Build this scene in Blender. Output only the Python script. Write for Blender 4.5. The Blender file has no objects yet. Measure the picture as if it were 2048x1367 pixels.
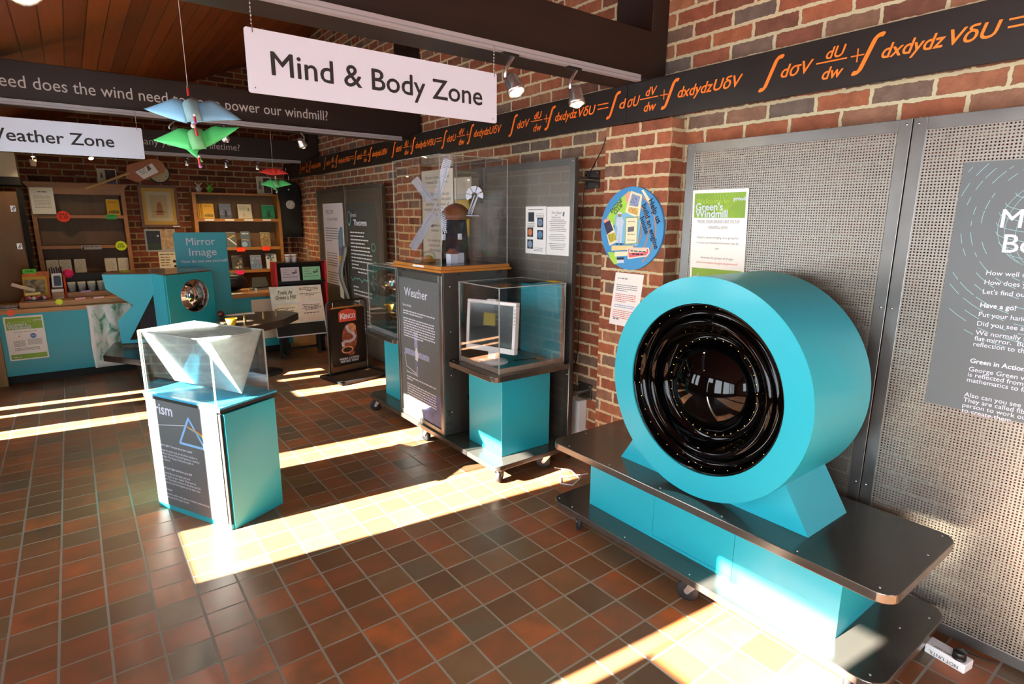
import bpy, math, random
from mathutils import Vector, Matrix

random.seed(11)
SC = bpy.context.scene
COL = SC.collection
PI = math.pi

# ------------------------------------------------------------------ camera, sky, sun, exposure
cam_d = bpy.data.cameras.new('camera')
cam = bpy.data.objects.new('camera', cam_d)
COL.objects.link(cam)
cam_d.sensor_width = 36.0
cam_d.sensor_fit = 'HORIZONTAL'
cam_d.lens = 1146.08 / 2048 * 36.0
cam_d.clip_start = 0.05
cam.matrix_world = Matrix(((0.79778866, 0.12216126, -0.59043194, 0.0),
                           (-0.60290295, 0.17206617, -0.77903868, 0.0),
                           (0.00642502, 0.97748139, 0.21092382, 1.60),
                           (0, 0, 0, 1)))
SC.camera = cam

world = bpy.data.worlds.new('sky')
SC.world = world
world.use_nodes = True
bg = world.node_tree.nodes['Background']
bg.inputs['Color'].default_value = (0.86, 0.93, 1.0, 1)
bg.inputs['Strength'].default_value = 8.0

sun_d = bpy.data.lights.new('sun', 'SUN')
sun_d.energy = 82.0
sun_d.angle = math.radians(0.6)
sun_d.color = (1.0, 0.92, 0.80)
sun = bpy.data.objects.new('sun', sun_d)
COL.objects.link(sun)
sun.rotation_euler = Vector((1.0, -0.105, -0.56)).to_track_quat('-Z', 'Y').to_euler()
sun.location = (-8, 3, 6)

vs = SC.view_settings
vs.view_transform = 'Standard'
vs.look = 'None'
vs.gamma = 1.0
vs.use_curve_mapping = False
vs.exposure = 1.15
SC.cycles.use_denoising = True
SC.cycles.max_bounces = 8
SC.cycles.diffuse_bounces = 5
SC.cycles.glossy_bounces = 4
SC.cycles.transmission_bounces = 4
SC.cycles.transparent_max_bounces = 24
SC.cycles.caustics_reflective = False
SC.cycles.caustics_refractive = False
SC.cycles.sample_clamp_indirect = 6.0

# ------------------------------------------------------------------ materials
def lin(h):
    h = h.lstrip('#')
    c = [int(h[i:i + 2], 16) / 255 for i in (0, 2, 4)]
    return tuple(x / 12.92 if x <= 0.04045 else ((x + 0.055) / 1.055) ** 2.4 for x in c) + (1.0,)

MATS = {}
def pm(name, hexc, rough=0.5, metal=0.0, coat=0.0, noise=0.0, nscale=8.0, stretch=(1, 1, 1), bump=0.0, emit=None, estr=0.0, spec=0.5, rvar=0.0):
    """principled material, optionally with a soft noise on colour / bump / roughness"""
    if name in MATS:
        return MATS[name]
    m = bpy.data.materials.new(name)
    m.use_nodes = True
    nt = m.node_tree
    b = nt.nodes['Principled BSDF']
    c = lin(hexc)
    b.inputs['Base Color'].default_value = c
    b.inputs['Roughness'].default_value = rough
    b.inputs['Metallic'].default_value = metal
    b.inputs['Coat Weight'].default_value = coat
    b.inputs['Coat Roughness'].default_value = 0.08
    b.inputs['Specular IOR Level'].default_value = spec
    if emit:
        b.inputs['Emission Color'].default_value = lin(emit)
        b.inputs['Emission Strength'].default_value = estr
    if noise or bump or rvar:
        tc = nt.nodes.new('ShaderNodeTexCoord')
        mp = nt.nodes.new('ShaderNodeMapping')
        mp.inputs['Scale'].default_value = stretch
        nz = nt.nodes.new('ShaderNodeTexNoise')
        nz.inputs['Scale'].default_value = nscale
        nz.inputs['Detail'].default_value = 6
        nt.links.new(tc.outputs['Object'], mp.inputs['Vector'])
        nt.links.new(mp.outputs['Vector'], nz.inputs['Vector'])
        if noise:
            rp = nt.nodes.new('ShaderNodeValToRGB')
            rp.color_ramp.elements[0].position = 0.3
            rp.color_ramp.elements[1].position = 0.7
            rp.color_ramp.elements[0].color = tuple(x * (1 - noise) for x in c[:3]) + (1,)
            rp.color_ramp.elements[1].color = tuple(min(1, x * (1 + noise)) for x in c[:3]) + (1,)
            nt.links.new(nz.outputs['Fac'], rp.inputs['Fac'])
            nt.links.new(rp.outputs['Color'], b.inputs['Base Color'])
        if bump:
            bp = nt.nodes.new('ShaderNodeBump')
            bp.inputs['Strength'].default_value = bump
            bp.inputs['Distance'].default_value = 0.01
            nt.links.new(nz.outputs['Fac'], bp.inputs['Height'])
            nt.links.new(bp.outputs['Normal'], b.inputs['Normal'])
        if rvar:
            mr = nt.nodes.new('ShaderNodeMapRange')
            mr.inputs['To Min'].default_value = max(0.02, rough - rvar)
            mr.inputs['To Max'].default_value = rough + rvar
            nt.links.new(nz.outputs['Fac'], mr.inputs['Value'])
            nt.links.new(mr.outputs['Result'], b.inputs['Roughness'])
    MATS[name] = m
    return m

def N(nt, t, **kw):
    n = nt.nodes.new(t)
    for k, v in kw.items():
        if k.startswith('i_'):
            n.inputs[k[2:].replace('_', ' ')].default_value = v
        else:
            setattr(n, k, v)
    return n

def ramp(nt, stops, interp='LINEAR'):
    r = nt.nodes.new('ShaderNodeValToRGB')
    r.color_ramp.interpolation = interp
    e = r.color_ramp.elements
    while len(e) < len(stops):
        e.new(0.5)
    for k, (p, c) in enumerate(stops):
        e[k].position = p
        e[k].color = lin(c) if isinstance(c, str) else c
    return r

def brick_material(name, axis, stops, mortar):
    """stretcher-bond brickwork; axis names the horizontal world axis of the wall"""
    m = bpy.data.materials.new(name)
    m.use_nodes = True
    nt = m.node_tree
    L = nt.links.new
    b = nt.nodes['Principled BSDF']
    geo = N(nt, 'ShaderNodeNewGeometry')
    sep = N(nt, 'ShaderNodeSeparateXYZ')
    L(geo.outputs['Position'], sep.inputs[0])
    cmb = N(nt, 'ShaderNodeCombineXYZ')
    L(sep.outputs[axis], cmb.inputs[0])
    L(sep.outputs[2], cmb.inputs[1])
    # ragged arrises
    n0 = N(nt, 'ShaderNodeTexNoise', i_Scale=38.0, i_Detail=3.0)
    L(geo.outputs['Position'], n0.inputs['Vector'])
    s0 = N(nt, 'ShaderNodeVectorMath', operation='SUBTRACT')
    s0.inputs[1].default_value = (0.5, 0.5, 0.5)
    L(n0.outputs['Color'], s0.inputs[0])
    s1 = N(nt, 'ShaderNodeVectorMath', operation='SCALE')
    s1.inputs['Scale'].default_value = 0.016
    L(s0.outputs[0], s1.inputs[0])
    ad = N(nt, 'ShaderNodeVectorMath', operation='ADD')
    L(cmb.outputs[0], ad.inputs[0])
    L(s1.outputs[0], ad.inputs[1])
    br = N(nt, 'ShaderNodeTexBrick', offset=0.5, offset_frequency=2, squash=1.0)
    br.inputs['Color1'].default_value = (0, 0, 0, 1)
    br.inputs['Color2'].default_value = (1, 1, 1, 1)
    br.inputs['Mortar'].default_value = (0.5, 0.5, 0.5, 1)
    br.inputs['Scale'].default_value = 1.0
    br.inputs['Mortar Size'].default_value = 0.0088
    br.inputs['Mortar Smooth'].default_value = 0.25
    br.inputs['Brick Width'].default_value = 0.226
    br.inputs['Row Height'].default_value = 0.0765
    L(ad.outputs[0], br.inputs['Vector'])
    rp = ramp(nt, stops)
    L(br.outputs['Color'], rp.inputs['Fac'])
    # blotches inside one brick
    n1 = N(nt, 'ShaderNodeTexNoise', i_Scale=17.0, i_Detail=5.0, i_Roughness=0.65)
    L(geo.outputs['Position'], n1.inputs['Vector'])
    mr = N(nt, 'ShaderNodeMapRange')
    mr.inputs['From Min'].default_value = 0.3
    mr.inputs['From Max'].default_value = 0.7
    mr.inputs['To Min'].default_value = 0.72
    mr.inputs['To Max'].default_value = 1.22
    L(n1.outputs['Fac'], mr.inputs['Value'])
    mul = N(nt, 'ShaderNodeVectorMath', operation='SCALE')
    L(rp.outputs['Color'], mul.inputs[0])
    L(mr.outputs[0], mul.inputs['Scale'])
    mx = N(nt, 'ShaderNodeMix', data_type='RGBA')
    L(br.outputs['Fac'], mx.inputs[0])
    L(mul.outputs[0], mx.inputs[6])
    mx.inputs[7].default_value = lin(mortar)
    L(mx.outputs[2], b.inputs['Base Color'])
    b.inputs['Roughness'].default_value = 0.82
    b.inputs['Specular IOR Level'].default_value = 0.3
    inv = N(nt, 'ShaderNodeMath', operation='SUBTRACT')
    inv.inputs[0].default_value = 1.0
    L(br.outputs['Fac'], inv.inputs[1])
    n2 = N(nt, 'ShaderNodeTexNoise', i_Scale=90.0, i_Detail=4.0)
    L(geo.outputs['Position'], n2.inputs['Vector'])
    ma = N(nt, 'ShaderNodeMath', operation='MULTIPLY_ADD')
    ma.inputs[1].default_value = 0.35
    L(n2.outputs['Fac'], ma.inputs[0])
    L(inv.outputs[0], ma.inputs[2])
    bp = N(nt, 'ShaderNodeBump', i_Strength=0.55, i_Distance=0.008)
    L(ma.outputs[0], bp.inputs['Height'])
    L(bp.outputs['Normal'], b.inputs['Normal'])
    return m

BR_WARM = [(0.0, '#6f4738'), (0.2, '#97563c'), (0.4, '#a36040'), (0.55, '#8b4e39'), (0.72, '#a66a4a'), (0.86, '#7c5f4e'), (1.0, '#6a5a50')]
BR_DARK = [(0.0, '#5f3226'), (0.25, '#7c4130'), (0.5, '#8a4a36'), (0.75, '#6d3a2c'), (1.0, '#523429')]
M_BRICK_R = brick_material('brick_side_wall', 1, BR_WARM, '#c9b792')
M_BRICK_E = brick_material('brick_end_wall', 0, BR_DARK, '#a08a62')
M_BRICK_PX = brick_material('brick_pier_return', 0, BR_WARM, '#c9b792')

def tile_material():
    m = bpy.data.materials.new('quarry_tiles')
    m.use_nodes = True
    nt = m.node_tree
    L = nt.links.new
    b = nt.nodes['Principled BSDF']
    geo = N(nt, 'ShaderNodeNewGeometry')
    mp = N(nt, 'ShaderNodeMapping')
    mp.inputs['Location'].default_value = (-0.7238 + 0.1586 * 40, -2.0847 + 0.1571 * 40, 0)
    L(geo.outputs['Position'], mp.inputs['Vector'])
    br = N(nt, 'ShaderNodeTexBrick', offset=0.0, offset_frequency=2)
    br.inputs['Color1'].default_value = (0, 0, 0, 1)
    br.inputs['Color2'].default_value = (1, 1, 1, 1)
    br.inputs['Mortar'].default_value = (0.5, 0.5, 0.5, 1)
    br.inputs['Scale'].default_value = 1.0
    br.inputs['Mortar Size'].default_value = 0.0048
    br.inputs['Mortar Smooth'].default_value = 0.2
    br.inputs['Brick Width'].default_value = 0.1586
    br.inputs['Row Height'].default_value = 0.1571
    L(mp.outputs[0], br.inputs['Vector'])
    rp = ramp(nt, [(0.0, '#57402f'), (0.16, '#70492f'), (0.3, '#8f4f30'), (0.42, '#70583c'), (0.55, '#a05732'), (0.68, '#7e4b31'), (0.8, '#aa6034'), (0.9, '#685843'), (1.0, '#585042')])
    L(br.outputs['Color'], rp.inputs['Fac'])
    n1 = N(nt, 'ShaderNodeTexNoise', i_Scale=7.0, i_Detail=3.0)
    L(geo.outputs['Position'], n1.inputs['Vector'])
    mr = N(nt, 'ShaderNodeMapRange')
    mr.inputs['From Min'].default_value = 0.35
    mr.inputs['From Max'].default_value = 0.65
    mr.inputs['To Min'].default_value = 0.0
    mr.inputs['To Max'].default_value = 0.75
    L(n1.outputs['Fac'], mr.inputs['Value'])
    dk = N(nt, 'ShaderNodeMix', data_type='RGBA')
    L(mr.outputs[0], dk.inputs[0])
    L(rp.outputs['Color'], dk.inputs[6])
    dk.inputs[7].default_value = lin('#6b4c33')
    mx = N(nt, 'ShaderNodeMix', data_type='RGBA')
    L(br.outputs['Fac'], mx.inputs[0])
    L(dk.outputs[2], mx.inputs[6])
    mx.inputs[7].default_value = lin('#837c70')
    L(mx.outputs[2], b.inputs['Base Color'])
    n2 = N(nt, 'ShaderNodeTexNoise', i_Scale=3.0, i_Detail=5.0)
    L(geo.outputs['Position'], n2.inputs['Vector'])
    rr = N(nt, 'ShaderNodeMapRange')
    rr.inputs['To Min'].default_value = 0.26
    rr.inputs['To Max'].default_value = 0.5
    L(n2.outputs['Fac'], rr.inputs['Value'])
    ra = N(nt, 'ShaderNodeMath', operation='MULTIPLY_ADD')
    ra.inputs[1].default_value = 0.4
    L(br.outputs['Fac'], ra.inputs[0])
    L(rr.outputs[0], ra.inputs[2])
    L(ra.outputs[0], b.inputs['Roughness'])
    b.inputs['Specular IOR Level'].default_value = 0.45
    n3 = N(nt, 'ShaderNodeTexNoise', i_Scale=11.0, i_Detail=2.0)
    L(geo.outputs['Position'], n3.inputs['Vector'])
    h = N(nt, 'ShaderNodeMath', operation='MULTIPLY_ADD')
    h.inputs[1].default_value = -1.0
    L(br.outputs['Fac'], h.inputs[0])
    sc = N(nt, 'ShaderNodeMath', operation='MULTIPLY')
    sc.inputs[1].default_value = 0.25
    L(n3.outputs['Fac'], sc.inputs[0])
    L(sc.outputs[0], h.inputs[2])
    bp = N(nt, 'ShaderNodeBump', i_Strength=0.45, i_Distance=0.004)
    L(h.outputs[0], bp.inputs['Height'])
    L(bp.outputs['Normal'], b.inputs['Normal'])
    return m
M_TILE = tile_material()

def board_material(name, light, dark, width, axis=0, knots=True, rough=0.5):
    """tongue-and-groove boards; board edges repeat along world axis, grain runs along y"""
    m = bpy.data.materials.new(name)
    m.use_nodes = True
    nt = m.node_tree
    L = nt.links.new
    b = nt.nodes['Principled BSDF']
    geo = N(nt, 'ShaderNodeNewGeometry')
    sep = N(nt, 'ShaderNodeSeparateXYZ')
    L(geo.outputs['Position'], sep.inputs[0])
    dv = N(nt, 'ShaderNodeMath', operation='DIVIDE')
    dv.inputs[1].default_value = width
    L(sep.outputs[axis], dv.inputs[0])
    fl = N(nt, 'ShaderNodeMath', operation='FLOOR')
    L(dv.outputs[0], fl.inputs[0])
    wn = N(nt, 'ShaderNodeTexWhiteNoise', noise_dimensions='1D')
    L(fl.outputs[0], wn.inputs['W'])
    fr = N(nt, 'ShaderNodeMath', operation='FRACT')
    L(dv.outputs[0], fr.inputs[0])
    sb = N(nt, 'ShaderNodeMath', operation='SUBTRACT')
    sb.inputs[1].default_value = 0.5
    L(fr.outputs[0], sb.inputs[0])
    ab = N(nt, 'ShaderNodeMath', operation='ABSOLUTE')
    L(sb.outputs[0], ab.inputs[0])
    gr = N(nt, 'ShaderNodeMath', operation='GREATER_THAN')
    gr.inputs[1].default_value = 0.472
    L(ab.outputs[0], gr.inputs[0])
    mp = N(nt, 'ShaderNodeMapping')
    mp.inputs['Scale'].default_value = (14, 1.2, 14)
    L(geo.outputs['Position'], mp.inputs['Vector'])
    nz = N(nt, 'ShaderNodeTexNoise', i_Scale=2.2, i_Detail=6.0, i_Distortion=0.6)
    L(mp.outputs[0], nz.inputs['Vector'])
    ad = N(nt, 'ShaderNodeMath', operation='MULTIPLY_ADD')
    ad.inputs[1].default_value = 0.45
    L(wn.outputs['Value'], ad.inputs[0])
    sc = N(nt, 'ShaderNodeMath', operation='MULTIPLY')
    sc.inputs[1].default_value = 0.6
    L(nz.outputs['Fac'], sc.inputs[0])
    L(sc.outputs[0], ad.inputs[2])
    rp = ramp(nt, [(0.15, dark), (0.85, light)])
    L(ad.outputs[0], rp.inputs['Fac'])
    mx = N(nt, 'ShaderNodeMix', data_type='RGBA')
    L(gr.outputs[0], mx.inputs[0])
    L(rp.outputs['Color'], mx.inputs[6])
    mx.inputs[7].default_value = tuple(x * 0.35 for x in lin(dark)[:3]) + (1,)
    L(mx.outputs[2], b.inputs['Base Color'])
    b.inputs['Roughness'].default_value = rough
    bp = N(nt, 'ShaderNodeBump', i_Strength=0.5, i_Distance=0.006, invert=True)
    L(gr.outputs[0], bp.inputs['Height'])
    L(bp.outputs['Normal'], b.inputs['Normal'])
    return m
M_CEIL = board_material('pine_ceiling_boards', '#99521f', '#653012', 0.118)

def perforated_material():
    m = bpy.data.materials.new('perforated_steel')
    m.use_nodes = True
    nt = m.node_tree
    L = nt.links.new
    b = nt.nodes['Principled BSDF']
    b.inputs['Base Color'].default_value = lin('#8d877f')
    b.inputs['Metallic'].default_value = 0.85
    b.inputs['Roughness'].default_value = 0.42
    geo = N(nt, 'ShaderNodeNewGeometry')
    sep = N(nt, 'ShaderNodeSeparateXYZ')
    L(geo.outputs['Position'], sep.inputs[0])
    outs = []
    for ax in (1, 2):
        dv = N(nt, 'ShaderNodeMath', operation='DIVIDE')
        dv.inputs[1].default_value = 0.0112
        L(sep.outputs[ax], dv.inputs[0])
        fr = N(nt, 'ShaderNodeMath', operation='FRACT')
        L(dv.outputs[0], fr.inputs[0])
        sb = N(nt, 'ShaderNodeMath', operation='SUBTRACT')
        sb.inputs[1].default_value = 0.5
        L(fr.outputs[0], sb.inputs[0])
        ab = N(nt, 'ShaderNodeMath', operation='ABSOLUTE')
        L(sb.outputs[0], ab.inputs[0])
        lt = N(nt, 'ShaderNodeMath', operation='LESS_THAN')
        lt.inputs[1].default_value = 0.25
        L(ab.outputs[0], lt.inputs[0])
        outs.append(lt)
    mu = N(nt, 'ShaderNodeMath', operation='MULTIPLY')
    L(outs[0].outputs[0], mu.inputs[0])
    L(outs[1].outputs[0], mu.inputs[1])
    tr = N(nt, 'ShaderNodeBsdfTransparent')
    mx = N(nt, 'ShaderNodeMixShader')
    L(mu.outputs[0], mx.inputs[0])
    L(b.outputs[0], mx.inputs[1])
    L(tr.outputs[0], mx.inputs[2])
    L(mx.outputs[0], nt.nodes['Material Output'].inputs['Surface'])
    return m
M_PERF = perforated_material()

def clear_material(name, tint, gloss=1.0, milk=0.0, milk_col='#eef6f4'):
    """thin clear acrylic sheet: see-through with a Fresnel sheen, optionally cloudy"""
    m = bpy.data.materials.new(name)
    m.use_nodes = True
    nt = m.node_tree
    L = nt.links.new
    nt.nodes.remove(nt.nodes['Principled BSDF'])
    tr = N(nt, 'ShaderNodeBsdfTransparent')
    tr.inputs['Color'].default_value = tint
    gl = N(nt, 'ShaderNodeBsdfGlossy')
    gl.inputs['Roughness'].default_value = 0.02
    fr = N(nt, 'ShaderNodeFresnel', i_IOR=1.46)
    sc = N(nt, 'ShaderNodeMath', operation='MULTIPLY')
    sc.inputs[1].default_value = gloss
    L(fr.outputs[0], sc.inputs[0])
    mx = N(nt, 'ShaderNodeMixShader')
    L(sc.outputs[0], mx.inputs[0])
    src = tr
    if milk:
        tl = N(nt, 'ShaderNodeBsdfTranslucent')
        tl.inputs['Color'].default_value = lin(milk_col)
        df = N(nt, 'ShaderNodeBsdfDiffuse')
        df.inputs['Color'].default_value = lin(milk_col)
        m1 = N(nt, 'ShaderNodeMixShader')
        m1.inputs[0].default_value = 0.5
        L(tl.outputs[0], m1.inputs[1])
        L(df.outputs[0], m1.inputs[2])
        m2 = N(nt, 'ShaderNodeMixShader')
        nz = N(nt, 'ShaderNodeTexNoise', i_Scale=9.0, i_Detail=3.0)
        mr = N(nt, 'ShaderNodeMapRange')
        mr.inputs['To Min'].default_value = milk * 0.6
        mr.inputs['To Max'].default_value = min(1.0, milk * 1.4)
        L(nz.outputs['Fac'], mr.inputs['Value'])
        L(mr.outputs[0], m2.inputs[0])
        L(tr.outputs[0], m2.inputs[1])
        L(m1.outputs[0], m2.inputs[2])
        src = m2
    L(src.outputs[0], mx.inputs[1])
    L(gl.outputs[0], mx.inputs[2])
    L(mx.outputs[0], nt.nodes['Material Output'].inputs['Surface'])
    return m
M_CLEAR = clear_material('clear_acrylic', (0.992, 0.996, 0.995, 1), 0.38)
M_CLEARW = clear_material('cloudy_acrylic', (0.95, 0.98, 0.975, 1), 0.8, milk=0.58)
M_EDGE = clear_material('acrylic_edge', (0.9, 0.96, 0.95, 1), 1.0, milk=0.55)
M_PANE = clear_material('window_glass', (0.98, 0.99, 0.985, 1), 0.6)

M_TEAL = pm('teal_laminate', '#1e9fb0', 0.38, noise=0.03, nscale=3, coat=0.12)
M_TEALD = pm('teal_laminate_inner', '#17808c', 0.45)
M_BEAM = pm('dark_stained_beam', '#1e110d', 0.45, noise=0.25, nscale=3, stretch=(1, 9, 9))
M_BANNER = pm('black_painted_board', '#1b1411', 0.42, noise=0.2, nscale=5, stretch=(6, 1, 6))
M_ORANGE = pm('orange_vinyl', '#ff7a1e', 0.45)
M_WHITE = pm('white_board', '#ced6e6', 0.4)
M_PAPER = pm('white_paper', '#eceae6', 0.75)
M_PAPER2 = pm('cream_paper', '#ddd2c0', 0.75)
M_INK = pm('black_ink', '#1c1a1c', 0.7)
M_INKG = pm('grey_ink', '#6a6768', 0.7)
M_BLACK = pm('black_plastic', '#111112', 0.35)
M_BLACKM = pm('matt_black', '#0f0f10', 0.7)
M_GLOSSB = pm('gloss_black_acrylic', '#020203', 0.05, spec=0.22)
M_STEEL = pm('galvanised_steel', '#777572', 0.32, metal=0.85, noise=0.12, nscale=6, rvar=0.1)
M_PLATE = pm('brushed_steel_plate', '#6c6761', 0.2, metal=0.8, noise=0.03, nscale=9, stretch=(8, 1, 8), rvar=0.05)
M_SILVER = pm('silver_metal', '#b9babb', 0.25, metal=0.9)
M_CHROME = pm('chrome', '#e8e8ea', 0.04, metal=1.0)
M_WHITEP = pm('white_plastic', '#e6e6e6', 0.4)
M_GREY = pm('grey_plastic', '#85878a', 0.5)
M_OAK = pm('honey_oak', '#a06a34', 0.45, noise=0.16, nscale=3, stretch=(1, 1, 10))
M_OAKH = pm('honey_oak_worktop', '#a8743c', 0.4, noise=0.16, nscale=3, stretch=(1, 10, 10))
M_OAKBACK = pm('oak_backboard', '#6e5136', 0.55, noise=0.14, nscale=2, stretch=(8, 1, 1))
M_BEECH = pm('pale_cupboard_wood', '#9a7448', 0.5, noise=0.1, nscale=2, stretch=(6, 1, 1))
M_PINE = pm('orange_pine', '#b4742c', 0.4, noise=0.14, nscale=4, stretch=(1, 8, 1))
M_FRAME = pm('mahogany_frame', '#6d3f25', 0.45, noise=0.1, nscale=8)
M_RUBBER = pm('black_rubber', '#17171a', 0.6)
M_RED = pm('red_gloss', '#c01f26', 0.4)
M_DKBROWN = pm('dark_brown_gloss', '#1c110e', 0.25, coat=0.15)
M_BULB = pm('lit_bulb', '#fff0d0', 0.4, emit='#ffdca0', estr=30.0)
M_INFO = pm('slate_grey_panel', '#5a6163', 0.5, noise=0.04, nscale=2)
M_GREEN = pm('leaf_green_print', '#83a83a', 0.6, noise=0.12, nscale=7)
M_YELLOW = pm('yellow_print', '#e0b526', 0.6)
M_NEONG = pm('neon_green_card', '#5ae03c', 0.6)
M_NEONY = pm('neon_yellow_card', '#d8f01c', 0.6)
M_NEONR = pm('neon_red_card', '#ff3a18', 0.6)
M_PINK = pm('neon_pink_card', '#f0246a', 0.6)

# ------------------------------------------------------------------ mesh helpers
_G = {}
def glyphs(s, bold=0.0):
    """flat outline of a text line: vertices, faces, width (in units of the font size)"""
    k = (s, bold)
    if k not in _G:
        c = bpy.data.curves.new('tmp', 'FONT')
        c.body = s
        c.offset = 0.008 if ('σ' in s or 'δ' in s) else 0.0
        c.resolution_u = 3
        o = bpy.data.objects.new('tmp', c)
        COL.objects.link(o)
        dg = bpy.context.evaluated_depsgraph_get()
        me = bpy.data.meshes.new_from_object(o.evaluated_get(dg))
        vs_ = [(v.co.x, v.co.y) for v in me.vertices]
        fs_ = [tuple(p.vertices) for p in me.polygons]
        bpy.data.objects.remove(o)
        bpy.data.curves.remove(c)
        bpy.data.meshes.remove(me)
        xs = [v[0] for v in vs_] or [0]
        _G[k] = (vs_, fs_, min(xs), max(xs))
    return _G[k]

class MB:
    def __init__(s):
        s.v, s.f, s.mi, s.sm, s.mats = [], [], [], [], []
        s.X = None                                   # optional transform applied to everything added
    def m(s, mat):
        if mat not in s.mats:
            s.mats.append(mat)
        return s.mats.index(mat)
    def add(s, vs_, fs_, mat, smooth=False):
        n = len(s.v)
        if s.X is not None:
            vs_ = [s.X @ Vector(p) for p in vs_]
        s.v += [tuple(p) for p in vs_]
        k = s.m(mat)
        for f in fs_:
            s.f.append(tuple(i + n for i in f))
            s.mi.append(k)
            s.sm.append(smooth)
        return s
    def box(s, lo, hi, mat):
        x0, y0, z0 = lo
        x1, y1, z1 = hi
        return s.add([(x0, y0, z0), (x1, y0, z0), (x1, y1, z0), (x0, y1, z0), (x0, y0, z1), (x1, y0, z1), (x1, y1, z1), (x0, y1, z1)],
                     [(3, 2, 1, 0), (4, 5, 6, 7), (0, 1, 5, 4), (1, 2, 6, 5), (2, 3, 7, 6), (3, 0, 4, 7)], mat)
    def prism(s, poly, vec, mat, smooth=False):
        """closed polygon (3-D points) pushed along vec"""
        n = len(poly)
        vec = Vector(vec)
        a = [Vector(p) for p in poly]
        b = [p + vec for p in a]
        nrm = Vector((0, 0, 0))
        for i in range(n):
            nrm += a[i].cross(a[(i + 1) % n])
        flip = nrm.dot(vec) > 0
        f = [tuple(range(n))[::-1] if flip else tuple(range(n)), tuple(range(n, 2 * n)) if flip else tuple(range(n, 2 * n))[::-1]]
        for i in range(n):
            j = (i + 1) % n
            q = (i, j, n + j, n + i)
            f.append(q if flip else q[::-1])
        return s.add(a + b, f, mat, smooth)
    def ring(s, p0, ax, prof, n, mat, smooth=True, closed=False, caps=False):
        """surface of revolution; prof = [(radius, distance along ax)]"""
        p0 = Vector(p0)
        ax = Vector(ax).normalized()
        u = ax.orthogonal().normalized()
        w = ax.cross(u)
        vs_ = []
        for r, h in prof:
            for i in range(n):
                t = 2 * PI * i / n
                vs_.append(p0 + ax * h + (u * math.cos(t) + w * math.sin(t)) * r)
        f = []
        k = len(prof)
        for a in range(k if closed else k - 1):
            c = (a + 1) % k
            for i in range(n):
                j = (i + 1) % n
                f.append((a * n + i, a * n + j, c * n + j, c * n + i))
        s.add(vs_, f, mat, smooth)
        if caps:
            s.add(vs_[:n], [tuple(range(n))[::-1]], mat)
            s.add(vs_[-n:], [tuple(range(n))], mat)
        return s
    def cyl(s, p0, p1, r0, mat, r1=None, n=16, caps=True, smooth=True):
        d = Vector(p1) - Vector(p0)
        return s.ring(p0, d, [(r0, 0), (r0 if r1 is None else r1, d.length)], n, mat, smooth, caps=caps)
    def tube(s, pts, r, mat, n=8, caps=True):
        P = [Vector(p) for p in pts]
        t0 = (P[1] - P[0]).normalized()
        u = t0.orthogonal().normalized()
        vs_, f = [], []
        for i, p in enumerate(P):
            a = P[max(0, i - 1)]
            b = P[min(len(P) - 1, i + 1)]
            t = (b - a).normalized()
            u = (u - t * u.dot(t)).normalized()
            w = t.cross(u)
            rr = r[i] if isinstance(r, (list, tuple)) else r
            for k in range(n):
                an = 2 * PI * k / n
                vs_.append(p + (u * math.cos(an) + w * math.sin(an)) * rr)
        for i in range(len(P) - 1):
            for k in range(n):
                j = (k + 1) % n
                f.append((i * n + k, i * n + j, (i + 1) * n + j, (i + 1) * n + k))
        s.add(vs_, f, mat, True)
        if caps:
            s.add(vs_[:n], [tuple(range(n))[::-1]], mat)
            s.add(vs_[-n:], [tuple(range(n))], mat)
        return s
    def ball(s, c, r, mat, n=10, sc=(1, 1, 1)):
        c = Vector(c)
        vs_, f = [c + Vector((0, 0, r * sc[2]))], []
        k = max(4, n // 2)
        for a in range(1, k):
            th = PI * a / k
            for i in range(n):
                ph = 2 * PI * i / n
                vs_.append(c + Vector((r * sc[0] * math.sin(th) * math.cos(ph), r * sc[1] * math.sin(th) * math.sin(ph), r * sc[2] * math.cos(th))))
        vs_.append(c - Vector((0, 0, r * sc[2])))
        for i in range(n):
            j = (i + 1) % n
            f.append((0, 1 + i, 1 + j))
            for a in range(k - 2):
                f.append((1 + a * n + i, 1 + (a + 1) * n + i, 1 + (a + 1) * n + j, 1 + a * n + j))
            f.append((1 + (k - 2) * n + i, len(vs_) - 1, 1 + (k - 2) * n + j))
        return s.add(vs_, f, mat, True)
    def sheet(s, grid, t, mat, smooth=True):
        """thin curved sheet from a grid of points, with thickness t"""
        R, Cc = len(grid), len(grid[0])
        G = [[Vector(p) for p in row] for row in grid]
        vs_, f = [], []
        for sgn in (0.5, -0.5):
            for i in range(R):
                for j in range(Cc):
                    du = G[min(R - 1, i + 1)][j] - G[max(0, i - 1)][j]
                    dv = G[i][min(Cc - 1, j + 1)] - G[i][max(0, j - 1)]
                    nn = du.cross(dv)
                    nn = nn.normalized() if nn.length > 1e-9 else Vector((0, 0, 1))
                    vs_.append(G[i][j] + nn * (t * sgn))
        o = R * Cc
        for i in range(R - 1):
            for j in range(Cc - 1):
                a, b, c, d = i * Cc + j, i * Cc + j + 1, (i + 1) * Cc + j + 1, (i + 1) * Cc + j
                f += [(a, d, c, b), (o + a, o + b, o + c, o + d)]
        for i in range(R - 1):
            for j in (0, Cc - 1):
                a, b = i * Cc + j, (i + 1) * Cc + j
                f.append((a, b, o + b, o + a) if j else (b, a, o + a, o + b))
        for j in range(Cc - 1):
            for i in (0, R - 1):
                a, b = i * Cc + j, i * Cc + j + 1
                f.append((a, b, o + b, o + a) if not i else (b, a, o + a, o + b))
        return s.add(vs_, f, mat, smooth)
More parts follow.
